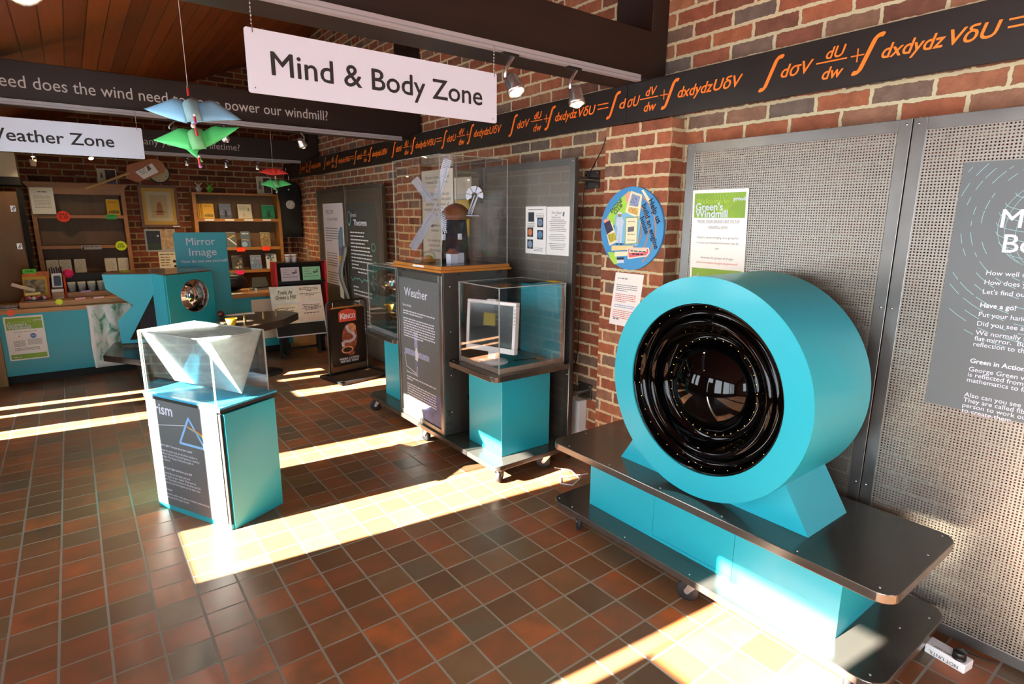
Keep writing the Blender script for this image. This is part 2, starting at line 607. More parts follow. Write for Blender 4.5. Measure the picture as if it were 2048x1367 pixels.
    def build(s, name, parent=None, bevel=0.0, seg=2, org=None):
        me = bpy.data.meshes.new(name)
        o_ = Vector(org) if org is not None else (Vector(ORG[parent.name]) if parent is not None else Vector((0, 0, 0)))
        me.from_pydata([tuple(Vector(p) - o_) for p in s.v], [], s.f)
        for mt in s.mats:
            me.materials.append(mt)
        me.polygons.foreach_set('material_index', s.mi)
        me.polygons.foreach_set('use_smooth', s.sm)
        me.update()
        o = bpy.data.objects.new(name, me)
        COL.objects.link(o)
        ORG[o.name] = tuple(o_)
        if parent is not None:
            o.parent = parent
        else:
            o.location = o_
        if bevel:
            bv = o.modifiers.new('Bevel', 'BEVEL')
            bv.width = bevel
            bv.segments = seg
            bv.limit_method = 'ANGLE'
            bv.angle_limit = math.radians(40)
        return o
ORG = {}

def tag(o, label, cat, group=None, kind=None):
    o['label'] = label
    o['category'] = cat
    if group:
        o['group'] = group
    if kind:
        o['kind'] = kind
    return o

def thing(name, org, label, cat, group=None):
    o = bpy.data.objects.new(name, None)
    o.empty_display_size = 0.05
    COL.objects.link(o)
    o.location = org
    ORG[o.name] = tuple(org)
    return tag(o, label, cat, group)

def struct(name, mb, bevel=0.0):
    o = mb.build(name, None, bevel)
    o['kind'] = 'structure'
    return o

def copy_tree(root, loc, label=None):
    r = root.copy()
    COL.objects.link(r)
    r.location = loc
    if label:
        r['label'] = label
    for ch in list(root.children):
        c = ch.copy()
        COL.objects.link(c)
        c.parent = r
        for g in list(ch.children):
            d = g.copy()
            COL.objects.link(d)
            d.parent = c
    return r

class Fr:
    """a flat printed face: origin at its lower left corner, U to the right, V up, seen from U x V"""
    def __init__(s, O, U, V, lift=0.0006):
        s.O, s.U, s.V = Vector(O), Vector(U).normalized(), Vector(V).normalized()
        s.N = s.U.cross(s.V).normalized()
        s.lift = lift
    def p(s, x, y, k=1):
        return s.O + s.U * x + s.V * y + s.N * (s.lift * k)
    def rect(s, mb, x0, y0, x1, y1, mat, k=1):
        mb.add([s.p(x0, y0, k), s.p(x1, y0, k), s.p(x1, y1, k), s.p(x0, y1, k)], [(0, 1, 2, 3)], mat)
    def poly(s, mb, pts, mat, k=1):
        mb.add([s.p(x, y, k) for x, y in pts], [tuple(range(len(pts)))], mat)
    def disc(s, mb, x, y, r, mat, k=1, n=24, ry=None, rot=0.0):
        ry = ry or r
        pts = []
        for i in range(n):
            a = 2 * PI * i / n
            px, py = r * math.cos(a), ry * math.sin(a)
            pts.append((x + px * math.cos(rot) - py * math.sin(rot), y + px * math.sin(rot) + py * math.cos(rot)))
        s.poly(mb, pts, mat, k)
    def line(s, mb, pts, w, mat, k=2):
        for (ax, ay), (bx, by) in zip(pts[:-1], pts[1:]):
            dx, dy = bx - ax, by - ay
            l = math.hypot(dx, dy) or 1e-6
            nx, ny = -dy / l * w / 2, dx / l * w / 2
            ex, ey = dx / l * w * 0.3, dy / l * w * 0.3
            s.poly(mb, [(ax - nx - ex, ay - ny - ey), (bx - nx + ex, by - ny + ey), (bx + nx + ex, by + ny + ey), (ax + nx - ex, ay + ny - ey)], mat, k)
    def text(s, mb, st, x, y, size, mat, width=None, bold=0.0, shear=0.0, k=2, rot=0.0, align='l'):
        """size = font size; width, if given, squeezes the line to that length"""
        vs_, fs_, a, b = glyphs(st)
        sx = size if not width else width / max(1e-6, b - a)
        w = (b - a) * sx
        x0 = x - (w / 2 if align == 'c' else w if align == 'r' else 0)
        out = []
        for vx, vy in vs_:
            px = (vx - a) * sx + vy * size * shear
            py = vy * size
            if rot:
                px, py = px * math.cos(rot) - py * math.sin(rot), px * math.sin(rot) + py * math.cos(rot)
            out.append(s.p(x0 + px, y + py, k))
        mb.add(out, fs_, mat)
        if bold:                                     # heavier stroke: shifted copies
            for i, (dx, dy) in enumerate(((bold, 0), (-bold, 0), (0, bold), (0, -bold))):
                o2 = s.U * (dx * size) + s.V * (dy * size) + s.N * (0.00003 * (i + 1))
                mb.add([p + o2 for p in out], fs_, mat)
        return w
    def words(s, mb, x0, x1, y, h, mat, k=2, seed=0, centre=False, fill=1.0):
        """a line of print too small to read: word-long dashes"""
        rnd = random.Random(seed * 7919 + int(y * 1e4) + int(x0 * 1e4))
        W = (x1 - x0) * fill
        x = x0 + ((x1 - x0) - W) / 2 if centre else x0
        end = x + W
        while x < end - h:
            w = min(end - x, h * rnd.uniform(1.6, 5.5))
            s.rect(mb, x, y, x + w, y + h, mat, k)
            x += w + h * 0.75

def rrect(x0, y0, x1, y1, r, n=5):
    pts = []
    for cx, cy, a0 in ((x1 - r, y0 + r, -90), (x1 - r, y1 - r, 0), (x0 + r, y1 - r, 90), (x0 + r, y0 + r, 180)):
        for i in range(n + 1):
            a = math.radians(a0 + 90 * i / n)
            pts.append((cx + r * math.cos(a), cy + r * math.sin(a)))
    return pts

WX = ((0, -1, 0), (0, 0, 1))     # print on a face looking towards -x (right-hand wall)
WY = ((1, 0, 0), (0, 0, 1))      # print on a face looking towards -y (far wall)

def sheet_of_paper(name, O, U, V, w, h, mat, label, cat, draw=None, t=0.0012, group=None):
    """flat notice: a thin board with its printing as a part"""
    F = Fr(O, U, V)
    th = thing(name, tuple(F.O), label, cat, group)
    mb = MB()
    mb.prism([F.p(0, 0, 0), F.p(w, 0, 0), F.p(w, h, 0), F.p(0, h, 0)], -F.N * t, mat)
    mb.build('sheet', th)
    if draw:
        pb = MB()
        draw(F, pb, w, h)
        pb.build('printing', th)
    return th

# ------------------------------------------------------------------ the room
XL, XR, YF, YB = -1.2, 2.72, -3.2, 9.03
def ceil_z(x):
    return 2.70 + 0.42 * x

b = MB(); b.box((XL - 0.3, YF - 0.3, -0.1), (XR + 0.3, YB + 0.3, 0.0), M_TILE); struct('floor', b)
b = MB(); b.box((XR, YF, 0), (XR + 0.2, YB, 3.95), M_BRICK_R); struct('wall_right', b)
b = MB()
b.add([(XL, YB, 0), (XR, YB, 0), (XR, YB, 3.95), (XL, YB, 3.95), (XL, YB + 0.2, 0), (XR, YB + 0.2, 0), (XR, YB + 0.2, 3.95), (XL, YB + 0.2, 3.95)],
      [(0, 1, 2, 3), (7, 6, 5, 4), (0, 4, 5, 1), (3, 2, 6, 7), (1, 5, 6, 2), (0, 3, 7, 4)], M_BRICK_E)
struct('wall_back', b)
b = MB()
b.prism([(XL - 0.2, YF, ceil_z(XL - 0.2)), (XR + 0.2, YF, ceil_z(XR + 0.2)), (XR + 0.2, YF, ceil_z(XR + 0.2) + 0.12), (XL - 0.2, YF, ceil_z(XL - 0.2) + 0.12)], (0, YB - YF + 0.2, 0), M_CEIL)
struct('ceiling', b)

# left wall with its row of openings: (y0, y1, sill)
OPEN = [(-2.6, -0.45, 0.35), (-0.25, 0.66, 0.35), (0.96, 1.46, 1.52), (1.4601, 1.53, 0.35), (2.78, 3.37, 0.80), (3.62, 4.19, 0.80), (5.40, 5.68, 0.22), (6.00, 6.14, 0.22), (6.25, 6.42, 0.22)]  # third opening's high sill is shaped to cast an unseen obstacle's shadow
MID = (1.00, 1.50)               # solid middle rail of the three narrow lights at the far end
HEAD = 2.08
b = MB()
prev = YF
for y0, y1, sill in OPEN:
    b.box((XL - 0.1, prev, 0), (XL, y0, 2.24), M_BRICK_R)
    b.box((XL - 0.1, y0, 0), (XL, y1, sill), M_BRICK_R)
    b.box((XL - 0.1, y0, HEAD), (XL, y1, 2.24), M_BRICK_R)
    if y0 > 5:
        b.box((XL - 0.1, y0, MID[0]), (XL, y1, MID[1]), M_BRICK_R)
    prev = y1
b.box((XL - 0.1, prev, 0), (XL, YB, 2.24), M_BRICK_R)
struct('wall_left', b)
for k, (y0, y1, sill) in enumerate(OPEN):
    b = MB()
    fx = XL - 0.07
    for a, c in ((y0, y0 + 0.03), (y1 - 0.03, y1)) if k not in (2, 3) else ():
        b.box((fx, a, sill), (fx + 0.05, c, HEAD), M_BEAM)
    for a, c in ((sill, sill + 0.03), (HEAD - 0.03, HEAD)):
        b.box((fx, y0, a), (fx + 0.05, y1, c), M_BEAM)
    if k == 0:
        ym = (y0 + y1) / 2
        b.box((fx, ym - 0.05, sill), (fx + 0.05, ym + 0.05, HEAD), M_BEAM)
    o = struct('window_%d' % (k + 1), b)
    g = MB(); g.box((fx + 0.02, y0 + 0.03, sill + 0.03), (fx + 0.026, y1 - 0.03, HEAD - 0.03), M_PANE); g.build('pane', o)
# front wall (behind the viewer) with an added window giving fill light like a flash
b = MB()
wy0, wy1 = YF - 0.1, YF
b.box((XL, wy0, 0), (0.1, wy1, 3.95), M_BRICK_PX)
b.box((1.3, wy0, 0), (XR + 0.2, wy1, 3.95), M_BRICK_PX)
b.box((0.1, wy0, 0), (1.3, wy1, 0.8), M_BRICK_PX)
b.box((0.1, wy0, 2.2), (1.3, wy1, 3.95), M_BRICK_PX)
struct('wall_front', b)
b = MB()
for a, c in ((0.1, 0.15), (0.67, 0.73), (1.25, 1.3)):
    b.box((a, wy0 + 0.03, 0.8), (c, wy1 - 0.02, 2.2), M_BEAM)
for a, c in ((0.8, 0.85), (2.15, 2.2)):
    b.box((0.1, wy0 + 0.03, a), (1.3, wy1 - 0.02, c), M_BEAM)
o = struct('window_10', b)
g = MB(); g.box((0.15, wy0 + 0.05, 0.85), (1.25, wy0 + 0.056, 2.15), M_PANE); g.build('pane', o)

# brick piers under the roof beams
BEAMS = [2.188, 4.984, 7.78]
for k, by in enumerate(BEAMS):
    b = MB()
    y0, y1 = by - 0.144, by + 0.33
    b.add([(2.60, y0, 0), (2.60, y1, 0), (2.60, y1, 2.125), (2.60, y0, 2.125)], [(0, 3, 2, 1)], M_BRICK_R)
    b.add([(2.60, y0, 0), (XR + 0.01, y0, 0), (XR + 0.01, y0, 2.125), (2.60, y0, 2.125)], [(0, 1, 2, 3)], M_BRICK_PX)
    b.add([(2.60, y1, 0), (XR + 0.01, y1, 0), (XR + 0.01, y1, 2.125), (2.60, y1, 2.125)], [(0, 3, 2, 1)], M_BRICK_PX)
    b.add([(2.60, y0, 2.125), (XR + 0.01, y0, 2.125), (XR + 0.01, y1, 2.125), (2.60, y1, 2.125)], [(0, 1, 2, 3)], M_BRICK_R)
    struct('trim_%d' % (k + 1), b)

# roof beams and their posts
BZ = [(2.33, 2.565), (2.30, 2.55), (2.29, 2.54)]
BLAB = ['dark brown roof beam crossing above the white Mind & Body Zone sign, nearest of the three',
        'dark roof beam lettered in white about wind speed and our windmill',
        'farthest dark roof beam with its lettering half hidden behind the paper bird']
for k, by in enumerate(BEAMS):
    z0, z1 = BZ[k]
    th = thing('roof_beam', (0.7, by, z0), BLAB[k], 'beam', 'dark roof beams')
    x_end = 2.70
    b = MB(); b.box((XL + 0.02 if ceil_z(XL) > z1 else (z1 - 2.70) / 0.42 + 0.02, by, z0), (x_end, by + 0.26, z1), M_BEAM); b.build('beam', th, 0.004)
    b = MB(); b.box((2.585, by + 0.01, z1), (2.715, by + 0.272, ceil_z(2.585) - 0.003), M_BEAM); b.build('post', th, 0.004)
    if k == 1:
        F = Fr((-0.60, by, z0), *WY)
        t = MB()
        F.text(t, 'speed does the wind need to go to power our windmill?', 0.27, 0.088, 0.108, pm('white_lettering', '#c9c3bf', 0.6), width=2.16)
        t.build('lettering', th)
    if k == 2:
        F = Fr((0, by, z0), *WY)
        t = MB()
        F.text(t, 'How many years of its lifetime?', 0.46, 0.085, 0.105, pm('white_lettering', '#c9c3bf', 0.6), width=1.29)
        t.build('lettering', th)

# ------------------------------------------------------------------ equation banner along the wall
def equation(F, t, s, first):
    a, c = ('V', 'U') if first else ('U', 'V')
    f, base = 0.073, 0.082
    for off in (0.0, 0.398):
        F.text(t, '∫', s + off + 0.0, 0.071, 0.136, M_ORANGE, bold=0.02, shear=0.42)
    F.text(t, 'dσ' + a, s + 0.082, base, f, M_ORANGE, width=0.130, shear=0.28, bold=0.004)
    F.rect(t, s + 0.238, 0.1075, s + 0.360, 0.1125, M_ORANGE, 2)
    F.text(t, 'd' + c, s + 0.272, 0.121, 0.062, M_ORANGE, width=0.068, shear=0.28, bold=0.013)
    F.text(t, 'dw', s + 0.264, 0.043, 0.066, M_ORANGE, width=0.078, shear=0.28, bold=0.013)
    F.rect(t, s + 0.374, 0.108, s + 0.424, 0.1125, M_ORANGE, 2)
    F.rect(t, s + 0.3965, 0.086, s + 0.4015, 0.136, M_ORANGE, 2)
    F.text(t, 'dxdydz', s + 0.484, base, f, M_ORANGE, width=0.200, shear=0.28, bold=0.013)
    F.text(t, a + 'δ' + c, s + 0.692, base, f, M_ORANGE, width=0.145, shear=0.28, bold=0.006)
    if first:
        for z in (0.1, 0.124):
            F.rect(t, s + 0.868, z, s + 0.955, z + 0.006, M_ORANGE, 2)

BN = [(-1.0, 2.352, 'black painted board with orange integral equation running along the upper right brick wall, nearer length', [(0.586 + 1.905 * 0, False), (-0.364, True), (1.541, True)]),
      (2.354, 8.95, 'long black board with small orange equations receding along the brick wall to the far corner', None)]
for y0, y1, lab, eqs in BN:
    th = thing('equation_board', (2.60, (y0 + y1) / 2, 2.13), lab, 'sign', 'equation boards')
    b = MB(); b.box((2.58, y0, 2.13), (2.60, y1, 2.335), M_BANNER); b.build('board', th, 0.002)
    t = MB()
    F = Fr((2.58, y1, 2.13), *WX)
    if eqs is None:
        eqs = [(3.446, True), (4.396, False), (5.351, True), (6.301, False), (7.256, True), (8.206, False)]
    for ys, first in eqs:
        q = MB()
        equation(F, q, y1 - ys, first)
        q.build('equation', th)
    if y0 > 2:        # the equation crossing the joint starts on this length
        F.text(t, '∫', y1 - 2.491, 0.071, 0.136, M_ORANGE, bold=0.02, shear=0.42)
        F.text(t, 'd', y1 - 2.491 + 0.082, 0.082, 0.073, M_ORANGE, width=0.04, shear=0.28, bold=0.013)
    else:
        # rest of the same equation, on the nearer length
        s = y1 - 2.491
        f, base = 0.073, 0.082
        F.text(t, '∫', s + 0.398, 0.071, 0.136, M_ORANGE, bold=0.02, shear=0.42)
        F.text(t, 'σU', s + 0.142, base, f, M_ORANGE, width=0.080, shear=0.28, bold=0.004)
        F.rect(t, s + 0.238, 0.1075, s + 0.360, 0.1125, M_ORANGE, 2)
        F.text(t, 'dV', s + 0.272, 0.121, 0.062, M_ORANGE, width=0.068, shear=0.28, bold=0.013)
        F.text(t, 'dw', s + 0.264, 0.043, 0.066, M_ORANGE, width=0.078, shear=0.28, bold=0.013)
        F.rect(t, s + 0.374, 0.108, s + 0.424, 0.1125, M_ORANGE, 2)
        F.rect(t, s + 0.3965, 0.086, s + 0.4015, 0.136, M_ORANGE, 2)
        F.text(t, 'dxdydz', s + 0.484, base, f, M_ORANGE, width=0.200, shear=0.28, bold=0.013)
        F.text(t, 'UδV', s + 0.692, base, f, M_ORANGE, width=0.145, shear=0.28, bold=0.006)
    t.build('lettering', th)

# ------------------------------------------------------------------ hanging zone signs
def zone_sign(name, x0, x1, y, z0, z1, text, tx0, tx1, tz, fs, label, chains, ztop):
    th = thing(name, ((x0 + x1) / 2, y, z0), label, 'sign', 'white hanging zone signs')
    b = MB()
    b.prism([(p[0], y, p[1]) for p in rrect(x0, z0, x1, z1, 0.008)], (0, 0.006, 0), M_WHITE)
    b.build('board', th)
    F = Fr((x0, y, z0), *WY)
    t = MB()
    F.text(t, text, tx0 - x0, tz - z0, fs, M_INK, width=tx1 - tx0, bold=0.012)
    for hx in (x0 + 0.02, x1 - 0.02):
        F.disc(t, hx - x0, 0.016, 0.0025, M_INKG, 2, 10)
    t.build('lettering', th)
    for cx in chains:
        c = MB()
        n = 16
        zc = z1 - 0.015
        pts = [(cx, y - 0.004, zc), (cx, y - 0.004, z1 + 0.01)] + [(cx, y + (0.0 if i < n else 0.0), z1 + 0.01 + (ztop - z1 - 0.01) * i / n) for i in range(1, n + 1)]
        c.tube(pts, 0.0013, M_SILVER, 5)
        for i in range(int((ztop - z1) / 0.012)):
            c.ball((cx, y, z1 + 0.012 + i * 0.012), 0.0032, M_SILVER, 6)
        c.build('hanging_chain', th)
zone_sign('hanging_sign', 0.516, 1.502, 2.10, 1.994, 2.190, 'Mind & Body Zone', 0.592, 1.427, 2.057, 0.104,
          'white hanging sign reading Mind & Body Zone', (0.540, 1.488), 2.296)
zone_sign('hanging_sign', -0.60, 0.467, 4.80, 1.980, 2.181, 'Weather Zone', -0.362, 0.30, 2.045, 0.104,
          'white hanging sign reading Weather Zone at the upper left', (0.440, -0.55), 2.285)

# ------------------------------------------------------------------ lighting track and spotlights
TR = [(2.150, -0.25, 2.44, 2.296), (4.945, -0.35, 2.48, 2.277), (7.742, -0.36, 2.45, 2.266)]
TL = ['white lighting track fixed under the nearest dark beam above the Mind & Body Zone sign',
      'pale lighting track along the foot of the windmill lettered beam',
      'thin lighting track under the farthest dark beam']
M_TRACK = pm('track_aluminium', '#a9a9ae', 0.4, metal=0.3)
for (ty, x0, x1, z), lab, by, bz in zip(TR, TL, BEAMS, BZ):
    b = MB()
    b.box((x0, ty - 0.016, z), (x1, ty + 0.016, z + 0.03), M_TRACK)
    b.box((x0, ty - 0.017, z + 0.010), (x1, ty - 0.0155, z + 0.014), M_GREY)
    b.box((x0, ty + 0.016, z + 0.008), (x1, by, z + 0.026), M_WHITEP)
    b.box((x0, ty - 0.005, z + 0.03), (x1, by + 0.02, bz[0] if bz[0] > z + 0.03 else z + 0.034), M_WHITEP)
    tag(b.build('lighting_track', None, 0.0, org=((x0 + x1) / 2, ty, z)), lab, 'track', 'lighting tracks')

def spotlight(x, y, z, aim, label, on=1.0, scale=1.0, drop=0.115, bend=(0.02, 0), group='track spotlights', power=0.0, wide=100):
    """track spotlight: adaptor, curved arm, barrel, lit bulb"""
    th = thing('spotlight', (x, y, z), label, 'lamp', group)
    aim = Vector(aim).normalized()
    head = Vector((x, y, z - drop * scale))
    b = MB(); b.box((x - 0.05 * scale, y - 0.012, z - 0.012), (x + 0.02 * scale, y + 0.012, z), M_BLACK); b.build('adaptor', th, 0.002)
    b = MB()
    side = aim.cross(Vector((0, 0, 1)))
    side = side.normalized() if side.length > 0.05 else Vector((1, 0, 0))
    pts = []
    for i in range(9):
        t = i / 8
        p = Vector((x, y, z - 0.008)).lerp(head - aim * 0.02 * scale, t) + side * (0.034 * scale * math.sin(PI * t * 0.5) ** 2 + 0.012 * scale * math.sin(PI * t)) 
        pts.append(p)
    b.tube(pts, 0.007 * scale, M_SILVER, 8)
    b.build('arm', th)
    b = MB()
    p0 = head - aim * 0.035 * scale
    b.ring(p0, aim, [(0.0, 0), (0.015 * scale, 0.0), (0.026 * scale, 0.014 * scale), (0.029 * scale, 0.05 * scale), (0.033 * scale, 0.056 * scale), (0.033 * scale, 0.072 * scale), (0.029 * scale, 0.072 * scale), (0.026 * scale, 0.05 * scale), (0.006 * scale, 0.03 * scale)], 20, M_SILVER)
    b.build('barrel', th)
    b = MB()
    b.ball(p0 + aim * 0.060 * scale, 0.025 * scale, M_BULB if on else M_SILVER, 12)
    b.build('bulb', th)
    if power:
        ld = bpy.data.lights.new('spot', 'SPOT')
        ld.energy = power
        ld.color = (1.0, 0.74, 0.40)
        ld.spot_size = math.radians(wide)
        ld.spot_blend = 0.9
        ld.shadow_soft_size = 0.02
        lo = bpy.data.objects.new('lamp_light', ld)
        COL.objects.link(lo)
        lo.location = p0 + aim * 0.08 * scale
        lo.rotation_euler = aim.to_track_quat('-Z', 'Y').to_euler()
        lo.parent = th
        lo.location = (p0 + aim * 0.08 * scale) - Vector((x, y, z))
    return th

spotlight(1.625, 2.148, 2.296, (0.15, -0.5, -1), 'lit silver spotlight on the near track, just right of the Mind & Body Zone sign', power=30, scale=1.2, drop=0.10)
spotlight(2.000, 2.148, 2.296, (0.05, -0.2, -1), 'silver spotlight on the near track, close to the wall and the equation board', power=22, scale=1.2, drop=0.10)
spotlight(-0.035, 2.148, 2.296, (0.25, -0.8, -0.75), 'large spotlight face cut off by the top left corner of the picture', scale=1.5, drop=0.05)
spotlight(0.690, 4.945, 2.277, (0.1, -0.45, -1), 'lit spotlight hanging just above the green paper bird', drop=0.085, power=25)
spotlight(1.012, 4.945, 2.277, (0.55, 0.5, -1), 'silver spotlight at the right wing tip of the green paper bird', drop=0.085, power=25)
spotlight(1.585, 4.945, 2.277, (0.45, 0.3, -0.8), 'silver spotlight left of the equation board on the middle track', drop=0.085, power=30)
for x, dr, lab in ((-0.217, 0.07, 'small lit spotlight below the W of the Weather Zone sign, above the white cup'),
                   (0.258, 0.07, 'small lit spotlight beneath the Zone half of the Weather Zone sign'),
                   (1.155, 0.07, 'small lit spotlight beside the tail of the green paper bird'),
                   (1.571, 0.07, 'small spotlight above the right-hand oak bookcase, middle of the far track'),
                   (1.921, 0.075, 'small lit spotlight behind the red paper bird')):
    spotlight(x, 7.742, 2.266, (0.1, 0.35, -1) if x != 0.258 else (0.2, -0.6, -0.8), lab, drop=dr, scale=0.8, power=30, wide=120)

# ------------------------------------------------------------------ paper bird mobiles
def paper_bird(name, c, w, mat, label, tail=True, lift=(0.0, 0.0), yaw=0.0, string=None, dark=None, hgt=1.0, tip=0.0):
    """folded paper bird: two curled wings meeting a centre fold; c = centre, w = span"""
    th = thing(name, c, label, 'mobile', 'hanging paper birds')
    R = Matrix.Rotation(yaw, 3, 'Z')
    def P(x, y, z):
        return Vector(c) + R @ Vector((x * w, y * w, z * w * hgt))
    for sgn, nm, lf in ((-1, 'left_wing', lift[0]), (1, 'right_wing', lift[1])):
        g = []
        for i in range(11):
            t = i / 10                           # centre -> tip
            zb = -0.125 * (1 - t) ** 0.9
            zt = 0.085 + 0.055 * math.sin(min(1.0, t / 0.38) * PI / 2) if t < 0.38 else 0.14 * (1 - t) / 0.62
            row = []
            for j in range(9):
                q = j / 8                        # front lower edge -> over the top -> back
                f = min(1.0, q / 0.7)
                y = (-0.10 + 0.17 * f ** 1.5) * (1 - t) ** 0.7 + (0.10 * (q - 0.7) / 0.3 * (1 - t) if q > 0.7 else 0)
                z = zb + (zt - zb) * math.sin(f * PI / 2) ** 0.9 - (0.05 * ((q - 0.7) / 0.3) ** 2 * (1 - t) if q > 0.7 else 0)
                row.append(P(sgn * (0.02 + 0.48 * t), y, z + lf * t ** 1.7))
            g.append(row if sgn > 0 else row)
        b = MB(); b.sheet(g, 0.0012, mat); b.build('wing', th)
    g = []
    for i in range(9):
        t = i / 8
        x0_ = -0.02 + 0.16 * t
        g.append([P(x0_ + 0.02, -0.125 - 0.02 * math.sin(PI * t), -0.115 + 0.01 * t), P(x0_ - 0.005, -0.125 - 0.03 * math.sin(PI * t), -0.02), P(x0_ - 0.035, -0.09 - 0.03 * math.sin(PI * t), 0.07 + 0.035 * math.sin(PI * t)), P(x0_ - 0.045, -0.01, 0.095 + 0.05 * math.sin(PI * t)), P(x0_ - 0.045, 0.10, 0.085)])
    b = MB(); b.sheet(g, 0.0012, dark or mat); b.build('centre_fold', th)
    if tail:
        b = MB(); b.sheet([[P(-0.09, -0.10, -0.105), P(0.06, -0.10, -0.10)], [P(-0.01, -0.10, -0.175), P(0.035, -0.10, -0.165)], [P(0.08, -0.10, -0.25), P(0.095, -0.10, -0.245)]], 0.0012, mat); b.build('tail', th)
    return th
M_PBLUE = pm('pale_blue_card', '#8cc4e6', 0.65)
M_PBLUED = pm('grey_blue_card', '#86aab0', 0.65)
M_PGREEN = pm('bright_green_card', '#55d072', 0.65)
M_PGREEND = pm('grey_green_card', '#6fb878', 0.65)
M_PRED = pm('red_card', '#e23a30', 0.65)
M_STRING = pm('white_string', '#d8d2c8', 0.8)
MX, MY = 0.548, 3.4
paper_bird('paper_bird', (MX + 0.012, MY, 2.108), 0.478, M_PBLUE, 'pale blue folded paper bird hanging in front of the lettered beam', tail=False, dark=M_PBLUED, yaw=-0.62, lift=(0.03, -0.07))
paper_bird('paper_bird', (MX + 0.018, MY, 1.975), 0.44, M_PGREEN, 'large green folded paper bird hanging just below the blue one', tail=True, dark=M_PGREEND, yaw=-0.62, lift=(0.0, 0.15))
b = MB(); b.tube([(MX, MY, ceil_z(MX) - 0.001), (MX + 0.001, MY, 2.225)], 0.0016, M_STRING, 5)
th = thing('hanging_string', (MX, MY, ceil_z(MX)), 'white string with red beads carrying the blue and green paper birds', 'string', 'mobile strings')
b.build('cord', th)
for z0, z1, nm, mt, r in ((2.185, 2.218, 'straw', M_RED, 0.006), (2.218, 2.232, 'knot', M_OAKBACK, 0.0055), (2.04, 2.075, 'straw', M_RED, 0.006), (1.985, 2.025, 'straw', M_RED, 0.006), (1.845, 1.885, 'straw', M_RED, 0.006)):
    b = MB(); b.cyl((MX + 0.004, MY - 0.10, z0) if z1 < 2.1 else (MX, MY, z0), (MX, MY - 0.10, z1) if z1 < 2.1 else (MX, MY, z1), r, mt, n=10); b.build(nm, th)
for x, z, r, mt in ((-0.010, 2.030, 0.011, M_WHITEP), (0.0, 2.044, 0.007, pm('mauve_bead', '#c07ab8', 0.3)), (0.002, 2.082, 0.007, M_WHITEP), (0.004, 1.842, 0.009, pm('mauve_bead', '#c07ab8', 0.3)), (0.002, 1.888, 0.006, M_WHITEP)):
    b = MB(); b.ball((MX + x, MY - 0.105, z), r, mt, 12); b.build('bead', th)
paper_bird('paper_bird', (1.772, 6.5, 2.058), 0.30, M_PRED, 'red folded paper bird hanging above the right-hand oak bookcase', tail=False, yaw=-0.62, hgt=1.0, lift=(0.0, -0.06))
paper_bird('paper_bird', (1.785, 6.5, 1.935), 0.33, M_PGREEN, 'small green paper bird under the red one, by the black T-shirt', tail=True, yaw=-0.62, dark=M_PGREEND)
th = thing('hanging_string', (1.77, 6.5, ceil_z(1.77)), 'thin string with beads carrying the red and small green paper birds', 'string', 'mobile strings')
b = MB(); b.tube([(1.77, 6.5, ceil_z(1.77) - 0.001), (1.768, 6.5, 2.108)], 0.0018, M_STRING, 5); b.build('cord', th)
for z in (2.005, 1.99, 1.85):
    b = MB(); b.ball((1.765, 6.42, z), 0.009, M_WHITEP, 8); b.build('bead', th)

# ------------------------------------------------------------------ perforated steel display panels
def perf_panel(x, y0, y1, z0, z1, label, bw=0.045, posts=True, border=None):
    """steel sheet with a folded plain border and a perforated field"""
    th = thing('perforated_panel', (x, (y0 + y1) / 2, z0), label, 'panel', 'perforated steel display panels')
    b = MB()
    b.box((x + 0.001, y0 + bw, z0 + bw), (x + 0.003, y1 - bw, z1 - bw), M_PERF); b.build('mesh_sheet', th)
    b = MB()
    for lo, hi in (((x, y0, z0), (x + 0.028, y0 + bw, z1)), ((x, y1 - bw, z0), (x + 0.028, y1, z1)), ((x, y0 + bw, z0), (x + 0.02, y1 - bw, z0 + bw)), ((x, y0 + bw, z1 - bw), (x + 0.02, y1 - bw, z1))):
        b.box(lo, hi, M_STEEL)
    b.build('border', th, 0.0015)
    for k, (ry, rz) in enumerate([(y0 + 0.018, z1 - 0.02), (y1 - 0.018, z1 - 0.02), (y0 + 0.018, z0 + 0.5), (y1 - 0.018, z0 + 0.5), (y0 + 0.018, z0 + 1.25), (y1 - 0.018, z0 + 1.25)]):
        r = MB(); r.ball((x - 0.0005, ry, rz), 0.005, M_SILVER, 8, (0.5, 1, 1)); r.build('rivet', th)
    if posts:
        for py in (y0 + 0.03, y1 - 0.03):
            p = MB(); p.box((x + 0.029, py - 0.012, 0.0), (x + 0.054, py + 0.012, z1 - 0.02), M_STEEL); p.build('post', th)
    return th
perf_panel(2.545, 0.902, 1.895, 0.012, 1.972, 'perforated steel panel standing behind the round teal drum, with the green poster on it')
perf_panel(2.545, -0.095, 0.898, 0.012, 1.972, 'perforated steel panel at the right edge carrying the grey information board')
perf_panel(2.490, 2.665, 3.640, 0.10, 1.965, 'perforated steel panel behind the monitor case, with two white pages pinned on it')
perf_panel(2.490, 3.644, 4.620, 0.10, 1.965, 'perforated steel panel directly behind the windmill model')
M_STEELD = M_STEEL
perf_panel(2.550, 5.571, 6.563, 0.06, 1.940, 'far perforated steel panel carrying the dark theorem board')
perf_panel(2.550, 6.567, 7.535, 0.06, 1.935, 'farthest perforated steel panel with the tall white Welcome sheet')

